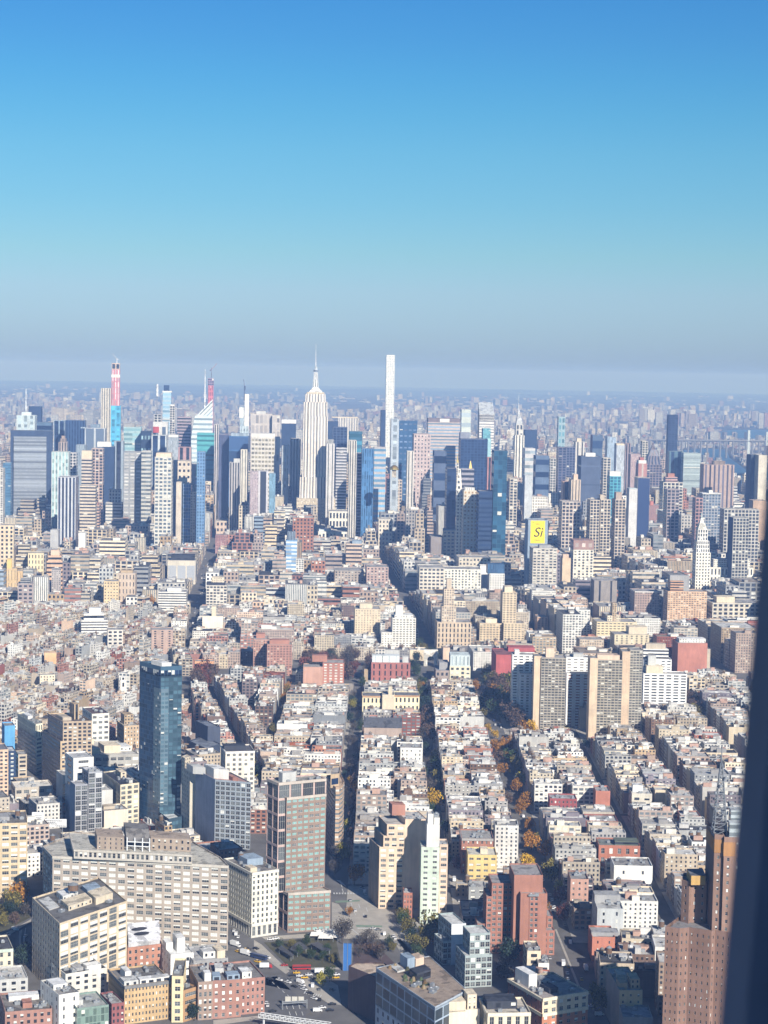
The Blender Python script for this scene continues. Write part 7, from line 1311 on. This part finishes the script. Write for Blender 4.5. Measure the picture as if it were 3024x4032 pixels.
TREES = '''2074,3172,o,12;2052,3195,o,11;2095,3340,o,14;2146,3374,o,13;2172,3460,l,13;2052,3083,Y,10;2046,3045,l,10;2035,3022,l,12;2010,3002,g,13;1998,2980,d,11;1972,2965,o,11;2003,2948,o,12;1986,2992,o,9;1947,2905,y,8;2090,2884,y,13;2066,2886,o,13;2027,2848,b,14;2042,2862,b,13;1990,2795,g,15;1962,2772,g,14;2012,2806,g,15;1950,2722,b,14;1976,2738,b,14;2006,2764,b,14;1922,2702,g,12;1946,2752,o,12;1936,2772,o,11;1926,2788,o,11;1990,2760,g,13;2000,2830,b,13;1955,2800,g,12;2014,2836,b,13
1640,2604,d,14;1630,2640,d,14;1660,2574,l,14;1650,2548,g,12;1640,2655,g,12;1665,2704,g,14;1672,2748,d,14;1668,2792,d,15;1688,2832,b,15;1700,2872,b,15;1706,2912,b,14;1682,2900,b,14;1656,2714,o,9;1660,2760,l,10;1717,3000,l,11;1722,3030,g,13;1724,3084,l,12;1708,3122,x,13;1703,3176,y,15;1627,3172,Y,10;1572,3122,g,11;1569,3060,d,14;1752,3176,d,12;1584,3194,o,7;1800,3412,r,9;1716,3060,d,12;1735,3120,d,11
1387,3096,y,9;1399,3110,y,8;1390,3028,x,11;1382,3056,x,11;1398,3220,b,12;1401,3354,r,11;1356,3374,Y,11;1366,3266,Y,8;1395,3470,o,13;1376,3138,x,9;1394,3248,b,11;1390,2782,Y,9;1386,2830,x,9;1389,2880,x,9;1376,3604,o,6;1392,2940,x,9;1388,3300,b,9
1136,2738,l,11;1130,2764,o,11;1127,2792,o,11;1125,2818,l,11;1121,2842,l,11;1132,2716,o,9;1086,2958,o,10;1066,2980,l,11;1082,2990,o,10;1057,3000,l,12;1030,3042,d,12;1044,3058,d,12;1022,3092,Y,10;1040,3098,o,9;1238,2828,b,15;1256,2820,b,15;1222,2834,b,13;1234,2864,o,11;1262,2838,g,12;1006,3202,b,11;1024,3222,b,11;1100,2900,l,9;1108,2868,l,9;1018,3060,d,11
790,2676,r,19;810,2664,r,19;832,2670,b,18;772,2692,b,18;786,2724,b,19;762,2742,d,12;802,2706,r,18;818,2690,b,18;776,2760,d,16;796,2746,x,13;772,2780,d,12;593,2382,o,14;1183,2416,y,11;691,2520,d,13;724,2496,x,13;293,2440,d,13;700,2540,d,11;1216,2410,x,12;1250,2414,x,13;1340,2416,x,13;1362,2410,x,12;1290,2430,x,11
66,3556,o,16;44,3574,l,12;36,3604,d,10;92,3790,d,11;112,3770,d,10;765,4006,d,9;1347,3700,x,13;1362,3676,x,10;1702,3692,l,17;1722,3700,o,12;1680,3700,l,12;1608,3672,l,10;1655,3752,l,10;2006,3772,d,13;1974,3842,b,11;2354,3940,l,11;2374,3978,l,12;2199,3514,Y,9;2206,3542,r,9;2217,3614,r,9;2170,3462,l,10;1297,3856,g,8;1268,3876,Y,7;1100,3726,g,5;1180,3758,g,6;1230,3770,g,6;1150,3730,l,5;1270,3780,g,6;1290,3744,g,5;1210,3716,g,6;1315,3790,l,6;1490,3762,b,8;1440,3706,x,8;1420,3716,x,7;1462,3724,x,8;1484,3738,x,7;1448,3752,b,6;1412,3762,x,7;1500,3776,x,7;1530,3720,g,6;1548,3742,l,6;1628,3730,l,9;1640,3762,g,8;1580,3620,l,8;1560,3590,x,7;20,3600,l,9;84,3594,d,7;16,3640,l,7;60,3630,b,7;100,3600,x,8;1620,3700,d,8;1590,3640,g,8;1600,3610,l,7
2704,2768,b,15;2722,2780,b,15;2740,2796,b,15;2758,2812,b,14;2712,2800,b,14;2732,2816,l,13;2748,2830,l,13;2552,2800,x,11;2574,2806,x,11;2600,2800,x,12;2626,2808,x,12;2650,2802,x,12;2676,2808,x,11;2690,2796,x,12;2562,2820,x,9;2640,2826,x,9;2100,2480,d,13;2228,2880,l,8;2240,2800,l,12;2310,2946,d,9'''
WHERE = []
TM = 0; tcount = {}
def tree_area(x, y):
    if y < 2560: return 'beyond the square' if x > 900 else 'in the quarter left of the wide avenue'
    if x < 900 and y < 2800: return 'beside the wide avenue'
    if x < 150: return 'by the curved ramp at left'
    if x < 1160 and y < 3250: return 'along the street of olive trees'
    if 1180 < x < 1300 and y < 2900: return 'in a block courtyard'
    if 1180 < x < 1470 and y < 2700: return 'in the square by the law school'
    if 1340 < x < 1420 and y < 3480: return 'along the straight shaded street'
    if 1610 < x < 1770 and 2530 < y < 3200: return 'along the street leading to the arch'
    if 1840 < x < 1960 and y < 2690: return 'in the square beside the red library' if y > 2600 or x > 1800 else 'behind the marble arch'
    if 1900 < x < 2110 and y < 3130: return 'along the wide orange tree street'
    if x > 2030 and x < 2230 and y < 3640: return 'along the lower orange tree street'
    if x > 2500: return 'by the balcony banded white slab'
    if x > 2300: return 'at the lower right street corner'
    if y > 3550: return 'around the traffic plaza'
    return 'between the low houses'
def tree(x, y, code, h, snap=True):
    global TM
    X, Y = G(x, y + h * .40 * F / gd(x, y) * .55)
    v = (5 + TM % 2) if code == 'x' else TM % 5; TM += 1; q_ = random.Random(TM * 7 + 1)
    ar = tree_area(x, y); col, cn = TC[code]; size = 'large ' if h >= 14 else 'small ' if h < 9 else ''
    k = (cn, size, ar); tcount[k] = tcount.get(k, 0) + 1
    lab = f"{size}{cn} tree {ar}" + (f", {ordn(tcount[k])} of its colour" if tcount[k] > 1 else '')
    r_ = empty('street_tree' if h < 14 else 'park_tree', (X, Y, .1), lab, 'tree', 'autumn trees of the streets and squares'); rz = q_.uniform(0, 6.28)
    for me, nm in ((CROWN[v], 'crown'), (TRUNK[v], 'trunk')):
        o = link(nm, me, r_, (0, 0, 0), rz); s0 = h * 1.32 / 1.55; o.scale = (s0 * q_.uniform(.72, .9), s0 * q_.uniform(.72, .9), s0)
        f = q_.uniform(.8, 1.2); o.color = (col[0] * f, col[1] * f, col[2] * f, 1)
for ln in TREES.replace('\n', ';').split(';'):
    a = ln.split(','); x_, y_, h_ = float(a[0]), float(a[1]), float(a[3]); tree(x_, y_, a[2], h_ * (1.4 if 1900 < x_ < 2060 and 2690 < y_ < 2870 else 1))
q_ = random.Random(9)
for k in range(46): tree(q_.uniform(1185, 1460), q_.uniform(2572, 2692), q_.choice('bbxxrbd'), q_.uniform(13, 17))
for k in range(16): tree(q_.uniform(1912, 2035), q_.uniform(2700, 2850), q_.choice('gglbgo'), q_.uniform(15, 20))
for k in range(5): tree(1680 + 9 * k, 2590 + k, 'd', 13)
for k in range(14): tree(q_.uniform(1858, 1945), q_.uniform(2572, 2668), q_.choice('xbxbl'), q_.uniform(12, 15))

for xs, ya, yb, n_, cols in ((-28, 1420, 2320, 16, 'xbxgd'), (51, 1420, 2330, 14, 'gdblx'), (124, 1330, 2300, 16, 'oolby'), (-110, 1700, 2300, 8, 'lox')):
    for k in range(n_):
        Y = ya + (yb - ya) * (k + q_.random()) / n_; px_, py_ = PJ(xs + q_.choice((-6, 6, -5)), Y, 0)
        tree(px_, py_, q_.choice(cols), q_.uniform(8, 12))

# ================================================================== vehicles
def paint(name, c): return plain(name, c, .35, 0, .03, .3, .5)
PAINT = dict(w=(paint("white_paint", (.78, .78, .78)), 'white'), k=(paint("black_paint", (.02, .02, .024)), 'black'), s=(paint("silver_paint", (.45, .46, .47)), 'silver'), y=(paint("taxi_yellow_paint", (.78, .46, .02)), 'yellow'), r=(paint("red_paint", (.40, .03, .03)), 'red'), n=(paint("navy_paint", (.03, .05, .14)), 'navy blue'), g=(paint("grey_paint", (.16, .17, .18)), 'dark grey'))
TYRE = plain("tyre_rubber", (.015, .015, .015), .9)
_V = {}
def hullbox(b_, xs, w, m):
    """xs: profile points (x, z) of a closed side outline, extruded to width w"""
    n = len(xs); b_.face([(x, -w / 2, z) for x, z in xs], m); b_.face([(x, w / 2, z) for x, z in xs[::-1]], m)
    for i in range(n):
        (x0, z0), (x1, z1) = xs[i], xs[(i + 1) % n]; b_.face([(x0, w / 2, z0), (x1, w / 2, z1), (x1, -w / 2, z1), (x0, -w / 2, z0)], m)
def vmesh(kind, c):
    if (kind, c) in _V: return _V[kind, c]
    b_ = MB(); P_ = PAINT[c][0]; mats = [P_, GLASSD, TYRE, WHITEM]
    def wheels(L, w, r):
        for x in (-L * .32, L * .32):
            for s in (-1, 1):
                c8 = [(x + r * math.cos(6.283 * k / 10), r + r * math.sin(6.283 * k / 10)) for k in range(10)]; y0, y1 = s * w / 2 - s * .22, s * w / 2 + s * .03
                b_.face([(a, y1, z) for a, z in (c8 if s < 0 else c8[::-1])], 2)
                for i in range(10): j = (i + 1) % 10; b_.face([(c8[i][0], y0, c8[i][1]), (c8[j][0], y0, c8[j][1]), (c8[j][0], y1, c8[j][1]), (c8[i][0], y1, c8[i][1])], 2)
    if kind in ('car', 'taxi'):
        hullbox(b_, [(-2.3, .35), (2.3, .35), (2.35, .7), (2.1, .86), (1.1, .98), (-1.6, .98), (-2.3, .88)], 1.84, 0); hullbox(b_, [(-1.75, .98), (1.05, .98), (.35, 1.44), (-1.2, 1.46)], 1.6, 1); hullbox(b_, [(-1.15, 1.45), (.32, 1.43), (.28, 1.5), (-1.1, 1.52)], 1.5, 0); wheels(4.6, 1.84, .33)
        if kind == 'taxi': b_.box((-.4, 0), .3, .6, 1.52, 1.7, (1, 1, 1), 3)
    elif kind == 'van':
        hullbox(b_, [(-2.8, .4), (2.8, .4), (2.85, 1.0), (2.2, 1.25), (1.5, 2.2), (-2.75, 2.3)], 2.0, 0); hullbox(b_, [(1.56, 1.3), (2.12, 1.3), (1.6, 2.0)], 2.02, 1); wheels(5.6, 2.0, .36)
    elif kind == 'truck':
        hullbox(b_, [(-4.2, .9), (2.0, .9), (2.0, 3.5), (-4.2, 3.5)], 2.4, 3); hullbox(b_, [(2.15, .5), (4.1, .5), (4.1, 1.5), (3.7, 2.5), (2.15, 2.6)], 2.2, 0); hullbox(b_, [(3.75, 1.5), (4.12, 1.5), (3.76, 2.35)], 2.0, 1); wheels(8, 2.3, .48)
    else:
        hullbox(b_, [(-6, .5), (6, .5), (6, 2.6), (5.8, 3.1), (-6, 3.1)], 2.5, 0); hullbox(b_, [(-5.7, 1.5), (6.02, 1.5), (6.02, 2.5), (-5.7, 2.5)], 2.52, 1); wheels(12, 2.5, .5)
    _V[kind, c] = b_.mesh(kind, mats); return _V[kind, c]
CARS = '''1134,3871,w,car,e;1183,3871,w,van,e;1190,3883,w,car,e;1197,3899,w,car,e;1159,3888,k,car,e;1231,3886,w,van,n;1222,3915,k,car,e;1237,3935,w,car,e;1259,3940,k,car,n;1250,3984,w,van,a;1269,3971,w,car,a;1309,3958,k,car,a;1300,3982,k,car,a;1074,3985,k,car,a;1065,3859,k,car,e;1049,3953,w,car,n;1054,3962,w,car,n;1257,3899,g,car,n;1307,3902,g,car,e;1514,3682,w,van,n;1550,3689,w,car,n;1557,3698,w,car,n;1250,3667,w,car,a;1288,3664,w,car,a;1087,3698,w,car,a;1065,3702,w,car,a;1224,3682,k,car,a;1047,3813,r,truck,a;1188,3819,r,bus,a;1264,3834,w,truck,a;1168,3834,y,taxi,a;1199,3853,y,taxi,a;1322,3853,y,taxi,a;1325,3841,w,car,a;1216,3842,w,car,a;927,3727,w,truck,e;938,3750,y,taxi,e;968,3743,y,taxi,e;968,3761,w,truck,e;1006,3768,y,taxi,e;1021,3776,n,bus,e;1014,3790,y,taxi,e;1053,3774,w,car,e;930,3682,w,van,n;921,3667,w,car,n;938,3692,w,car,n;975,3740,k,car,e;1120,3804,r,car,a;100,3690,w,car,n;98,3720,k,car,n;60,3664,w,van,e;30,3684,s,car,e;1400,3588,w,car,n;1440,3612,k,car,n;1380,3548,s,car,n;1470,3660,w,car,a;1490,3664,g,car,a;1150,3844,k,car,a;1180,3846,w,car,a;1290,3850,s,car,a;1240,3858,k,car,a;1100,3862,w,car,e;1140,3862,g,car,e;1008,3738,k,car,e
1420,3500,w,car,n;1436,3516,w,van,n;1432,3504,w,car,n;1440,3522,w,car,n;1428,3494,k,car,n;1374,3310,w,van,n;1376,3340,w,car,n;1375,3362,Y,car,n;1410,3160,w,car,n;1379,3285,w,car,n;1784,3408,w,van,n;1784,3370,w,car,n;1788,3470,w,truck,n;1810,3550,w,car,n;1814,3566,w,car,n;1820,3556,s,car,n;1784,3600,w,car,n;2178,3578,w,car,n;2182,3574,w,car,n;2174,3546,w,car,n;2166,3526,w,car,n;2236,3584,w,car,n;2238,3810,o,taxi,n;2234,3836,w,car,n;2218,3802,w,truck,n;2236,3858,w,car,n;2290,3860,y,taxi,n;2324,3916,w,car,a;2330,3965,w,car,a;2360,4000,w,van,a;2306,3820,w,truck,n;2120,3330,w,van,n;2130,3342,w,car,n;2060,3218,w,van,n;2028,3066,w,van,n;2040,3120,k,car,n;1990,2920,w,van,n;1994,2935,w,car,n;2012,2990,w,car,n;1972,2860,w,car,n'''
CAR_AT = lambda x, y: ('on the curved ramp at left' if x < 200 else 'on the tunnel exit road' if 1045 < x < 1215 and y > 3850 else 'queueing left of the planted square' if x < 1060 and y < 3800 else 'by the corner of the dark maroon box' if x < 1345 and y > 3850 else 'on the cross street of the plaza' if x < 1345 and y > 3700 else 'in front of the teal windowed tower' if x < 1345 and y > 3600 else 'on the straight shaded street' if x < 1460 and y < 3480 else 'beside the peach tower' if x < 1560 else 'on the street right of the mint green tower' if x < 1830 else 'on the orange tree street' if y < 3420 else 'below the red brick complex')
ccount = {}
def vehicle(x, y, c, kd, hd):
    c = {'o': 'y', 'Y': 's'}.get(c, c); X, Y = G(x, y); me = vmesh(kd, c)
    ar = CAR_AT(x, y); k = (c, kd, ar); ccount[k] = ccount.get(k, 0) + 1
    nm = {'car': 'car', 'taxi': 'taxi', 'van': 'van', 'truck': 'truck', 'bus': 'bus'}[kd]
    col = PAINT[c][1] + (' cabbed' if kd == 'truck' and c != 'w' else '')
    lab = f"{col} {nm} {ar}" + (f", {ordn(ccount[k])} nearest" if ccount[k] > 1 else ', nearest of its kind')
    ang = {'n': R(90), 'e': R(-38), 'a': R(8), 'v': R(93)}[hd] + random.Random(x * 3 + y).uniform(-.06, .06)
    o = link(nm, me, None, (X, Y, .22), ang); tag(o, lab, nm, 'vehicles on the streets'); return o
VL = [l.split(',') for l in CARS.replace('\n', ';').split(';')]; VL.sort(key=lambda a: -float(a[1]))
for a in VL: vehicle(float(a[0]), float(a[1]), a[2], a[3], a[4])
q_ = random.Random(4); CAR_AT = lambda x, y: 'on the far wide avenue at left'
AVC = []
for k in range(46):
    t = q_.random() ** .8; x = 745 + (815 - 745) * t; AVC.append((x + q_.uniform(-22, 22) * (1 - .55 * t), 2610 - (2610 - 2200) * t))
for x, y in sorted(AVC, key=lambda a: -a[1]): vehicle(x, y, q_.choice('wwwswykg'), q_.choice(('car', 'car', 'van')), 'n')

CAR_AT = lambda x, y: 'on the orange tree street' if x > 1900 and y < 3560 else 'below the red brick complex' if x > 1900 else 'on the straight shaded street' if x < 1500 else 'on the street leading to the arch'
AVC = []
for xs, ya, yb, n_ in ((125, 1180, 2300, 34), (-28, 1400, 2250, 12), (51, 1330, 2300, 14)):
    for k in range(n_): AVC.append((*PJ(xs + q_.choice((-8.5, -8.5, -3, 3, 8.5) if xs > 100 else (-5, 5, 0)), q_.uniform(ya, yb), 0), q_.choice('wwkgsyn'), q_.choice(('car', 'car', 'car', 'van'))))
ccount.clear(); CAR_AT0 = CAR_AT; CAR_AT = lambda x, y: CAR_AT0(x, y) + ' kerbside'
for x, y, c_, k_ in sorted(AVC, key=lambda a: -a[1]): vehicle(x, y, c_, k_, 'n')

# ================================================================== things on the plaza
def slab(name, pts, z0, z1, mt, label, cat, legs=0):
    P_ = [G(x, y, z1) for x, y in pts]; cx = sum(p[0] for p in P_) / len(P_); cy_ = sum(p[1] for p in P_) / len(P_); L_ = [(p[0] - cx, p[1] - cy_) for p in P_]
    r_ = empty(name, (cx, cy_, 0), label, cat); b_ = MB(); b_.prism(L_, z0, z1, BLANK((.1, .1, .11)), 0, (.1, .1, .11)); b_.face([(*p, z0) for p in L_[::-1]], 0); b_.build('roof', [mt, mt], r_)
    if legs:
        for p in inset(L_, 1.2): b2 = MB(); b2.bar((*p, 0), (*p, z0), .18, 0); b2.build('leg', [STEEL], r_)
    return r_
CANM = plain("solar_canopy_panel", (.06, .065, .08), .4)
slab('pavilion', [(1095, 3734), (1148, 3766), (1158, 3758), (1108, 3722)], 3.2, 3.7, CANM, 'long dark flat canopy at the left of the planted square', 'canopy', 1)
slab('pavilion', [(1140, 3738), (1172, 3750), (1212, 3730), (1180, 3706), (1158, 3716)], 3.2, 3.7, CANM, 'dark blue folded canopy in the middle of the planted square', 'canopy', 1)
slab('pavilion', [(1222, 3716), (1272, 3744), (1302, 3738), (1254, 3708)], 3.2, 3.7, CANM, 'dark flat canopy at the right of the planted square', 'canopy', 1)
TENT = plain("white_canvas", (.70, .68, .64), .8)
for i, (x, y) in enumerate(((1250, 3696), (1272, 3690), (1294, 3684), (1300, 3702), (1282, 3706))):
    X, Y = G(x, y); b_ = MB(); w = 5.2; b_.frus([(-w, -w * .6), (w, -w * .6), (w, w * .6), (-w, w * .6)], 2.6, [(-w * .8, -.1), (w * .8, -.1), (w * .8, .1), (-w * .8, .1)], 4.6, 0)
    for a, c in ((-1, -1), (1, -1), (1, 1), (-1, 1)): b_.bar((a * w, c * w * .6, 0), (a * w, c * w * .6, 2.6), .1, 1)
    tag(b_.build('market_tent', [TENT, STEEL], None, (X, Y, .2)), f"white market tent on the planted square, {('leftmost at the back', 'second from left at the back', 'rightmost at the back', 'at the front right', 'at the front left')[i]}", 'tent', 'white tents of the square')
BLUEM = plain("blue_tarpaulin", (.04, .15, .42), .6, 0, .12)
zt_ = HT(1350, 3822, 1352, 3716); a, b = G(1350, 3822), G(1384, 3822); b_ = MB(); w = b[0] - a[0]
b_.box((0, 0), w, 1.2, 0, zt_, (.1, .2, .5), 0); 
for k in range(3): b_.bar((-w / 2 + w * k / 2, -.8, 0), (-w / 2 + w * k / 2, -.8, zt_ + .8), .12, 1)
tag(b_.build('tarpaulin_wall', [BLUEM, STEEL], None, ((a[0] + b[0]) / 2, a[1], .2)), 'tall bright blue tarpaulin covered wall beside the brown lot', 'tarpaulin')
for i, x in enumerate((1134, 1160, 1186)):
    X, Y, z = AT(x, 3934, gd(x, 3966)); b_ = MB(); b_.box((0, 0), 3.4, .35, -2.0, 1.6, (.6, .58, .52), 0); b_.box((0, -.3), .3, .3, -2.6, -2.0, (.3, .3, .3), 1)
    tag(b_.build('road_sign', [plain("sign_back_metal", (.52, .50, .44), .6), STEEL], None, (X, Y, z)), f"{('left', 'middle', 'right')[i]} pale sign board back on the overhead road gantry", 'sign', 'boards on the road gantry')
X0, Y0, z0 = AT(1112, 3946, gd(1112, 3976)); X1, Y1, z1 = AT(1208, 3946, gd(1208, 3970)); b_ = MB(); b_.bar((X0, Y0, 0), (X0, Y0, z0 + 1), .3); b_.bar((X0, Y0, z0), (X1, Y1, z0), .25); b_.bar((X0, Y0, z0 - 1), (X1, Y1, z0 - 1), .25); b_.bar((X1, Y1, 0), (X1, Y1, z0 + 1), .3)
tag(b_.build('sign_gantry', [STEEL, STEEL]), 'steel gantry spanning the tunnel exit road under three sign boards', 'gantry')
pa, pb_ = G(1022, 4004, 6), G(1300, 4044, 6); dv = Vector((pb_[0] - pa[0], pb_[1] - pa[1], 0)); L_ = dv.length; dv.normalize(); pn = Vector((-dv.y, dv.x, 0)); r_ = empty('footbridge', (pa[0], pa[1], 0), 'white trussed footbridge crossing the tunnel road at the bottom edge', 'footbridge'); b_ = MB(); t_ = MB()
b_.face([tuple(Vector((0, 0, 6)) - pn * 1.5), tuple(dv * L_ + Vector((0, 0, 6)) - pn * 1.5), tuple(dv * L_ + Vector((0, 0, 6)) + pn * 1.5), tuple(Vector((0, 0, 6)) + pn * 1.5)], 0)
for s in (-1, 1):
    for hh in (6, 8.2): t_.bar(pn * 1.6 * s + Vector((0, 0, hh)), pn * 1.6 * s + dv * L_ + Vector((0, 0, hh)), .16)
    for k in range(14): u0, u1 = dv * L_ * k / 14, dv * L_ * (k + 1) / 14; t_.bar(u0 + pn * 1.6 * s + Vector((0, 0, 6)), u1 + pn * 1.6 * s + Vector((0, 0, 8.2)), .1); t_.bar(u0 + pn * 1.6 * s + Vector((0, 0, 8.2)), u0 + pn * 1.6 * s + Vector((0, 0, 6)), .1)
for k in (.06, .94): u = dv * L_ * k; t_.bar(u, u + Vector((0, 0, 6)), .4)
b_.build('deck', [PAVE, PAVE], r_); t_.build('truss', [WHITEM, WHITEM], r_)
# lettered billboards at the left
INK2 = plain("billboard_ink", (.05, .055, .07), .7, 0, 0); SKIN = plain("billboard_blue", (.03, .05, .13), .7, 0, 0); FACEM = plain("billboard_skin_tone", (.40, .26, .18), .7, 0, 0)
def board(label, x0, y0, x1, y1, d, lines, pic=False):
    X, Y, z1 = AT(x0, y0, d); z0 = AT(x0, y1, d)[2]; w = (x1 - x0) / F * d; r_ = empty('billboard', (X, Y, 0), label, 'billboard'); b_ = MB(); b_.box((w / 2, .25), w, .4, z0, z1, (.8, .8, .8), 0)
    p_ = MB(); h = z1 - z0
    def rc_(u0, u1, v0, v1, m, k=.03): p_.face([(w * u0, .05 - k, z0 + h * v0), (w * u1, .05 - k, z0 + h * v0), (w * u1, .05 - k, z0 + h * v1), (w * u0, .05 - k, z0 + h * v1)], m)
    for u0, u1, v, t in lines:
        u = u0; q2 = random.Random(int(v * 1000))
        while u < u1: du = q2.uniform(.04, .1); rc_(u, min(u1, u + du), v, v + t, 0); u += du + .015
    if pic: rc_(0, 1, 0, .2, 1); rc_(.42, .60, .2, .34, 2, .04); rc_(.30, .72, .14, .22, 1, .05); rc_(.2, .8, .05, .11, 3, .06)
    b_.build('panel', [WHITEM], r_); p_.build('print', [INK2, SKIN, FACEM, WHITEM], r_); s_b = MB()
    for u in (.2, .8): s_b.bar((w * u, .8, z0 * .4), (w * u, .8, z1), .2)
    s_b.build('posts', [STEEL, STEEL], r_)
board('tall white billboard with short text lines and a dark clothed figure at its foot', 126, 3198, 172, 3292, gd(150, 3370), [(.08, .6, .92, .02), (.08, .9, .84, .025), (.08, .85, .76, .025), (.08, .92, .68, .025), (.08, .6, .60, .025)], True)
board('wide white billboard with three lines of text right of the tall one', 175, 3224, 262, 3256, gd(200, 3365), [(.06, .8, .72, .09), (.06, .5, .52, .09), (.06, .6, .34, .09), (.5, .98, .1, .1)])

# ================================================================== long bridge over the river
def W3(x, y, d): X, Y, z = AT(x, y, d); return (X, Y, max(z, 1))
r_ = empty('river_bridge', (*G(2850, 1735)[:2], 0), 'long pale river bridge with slim towers crossing far right', 'bridge'); inv = Matrix.Translation(-Vector(r_.location)); b_ = MB(); t_ = MB(); dB = 9300
pz0, pz1 = Vector(W3(2560, 1733, dB)), Vector(W3(3090, 1738, dB)); b_.bar(pz0, pz1, 4, 0)
for k in range(22): p = pz0.lerp(pz1, k / 21); b_.bar((p.x, p.y, 0), p, 3.5, 0)
b_.build('deck', [plain("bridge_concrete", (.22, .22, .23), .8)], r_).matrix_parent_inverse = inv
for x, yt_ in ((2948, 1694), (3020, 1700)):
    t_ = MB(); X, Y, z = AT(x, yt_, dB); t_.tube((X, Y), 11, 8, 0, z, 6, 0); t_.build('bridge_tower', [plain("pale_bridge_steel", (.5, .56, .58), .7)], r_).matrix_parent_inverse = inv

# ================================================================== the window frame beside the camera
def WP(x, y, dist): r = ray(x, y); t = dist / r[1]; return Vector((r[0] * t, r[1] * t, EYE + r[2] * t))
FRM = plain("dark_window_rubber", (.14, .18, .27), .75, 0, .2, 30); FRM2 = plain("dark_anodised_metal", (.17, .22, .33), .5, 0, .15, 30)
top_, bot_ = WP(3116, 400, .62), WP(2796, 4160, .62); dv = (top_ - bot_); dv.normalize(); top_ += dv * .5; bot_ -= dv * .5
r_ = empty('window_frame', tuple(bot_), 'dark window frame post, blurred and very close at the right edge', 'window frame')
def post(name, off, w, dep, mt):
    b_ = MB(); a, c = top_ - bot_, Vector((0, 0, 0)); px = Vector((1, 0, 0)); py = Vector((0, -1, 0)); ring = [(0, .012), (.012, 0), (w, 0), (w, dep), (0, dep)]
    for i in range(5):
        (u0, v0), (u1, v1) = ring[i], ring[(i + 1) % 5]; p0 = px * (off + u0) + py * v0; p1 = px * (off + u1) + py * v1
        b_.face([tuple(c + p0), tuple(c + p1), tuple(a + p1), tuple(a + p0)], 0)
    b_.build(name, [mt], r_)
post('post', .012, .16, .10, FRM2); post('gasket', 0, .011, .05, FRM)

# ================================================================== air
def haze():
    m = bpy.data.materials.new("haze"); m.use_nodes = True; n = m.node_tree; n.nodes.clear(); o = n.nodes.new('ShaderNodeOutputMaterial'); v = n.nodes.new('ShaderNodeVolumePrincipled')
    v.inputs['Color'].default_value = (.285, .475, .97, 1); v.inputs['Absorption Color'].default_value = (.66, .68, 1.0, 1); v.inputs['Density'].default_value = 8.6e-5; v.inputs['Anisotropy'].default_value = -0.08
    n.links.new(v.outputs[0], o.inputs['Volume']); return m
b_ = MB(); b_.box((0, 22000), 35000, 51000, -1.5, 466, (1, 1, 1), 0); b_.face([(-17500, -3500, -1.5), (-17500, 47500, -1.5), (17500, 47500, -1.5), (17500, -3500, -1.5)], 0)
tag(b_.build('haze', [haze()]), kind='stuff')
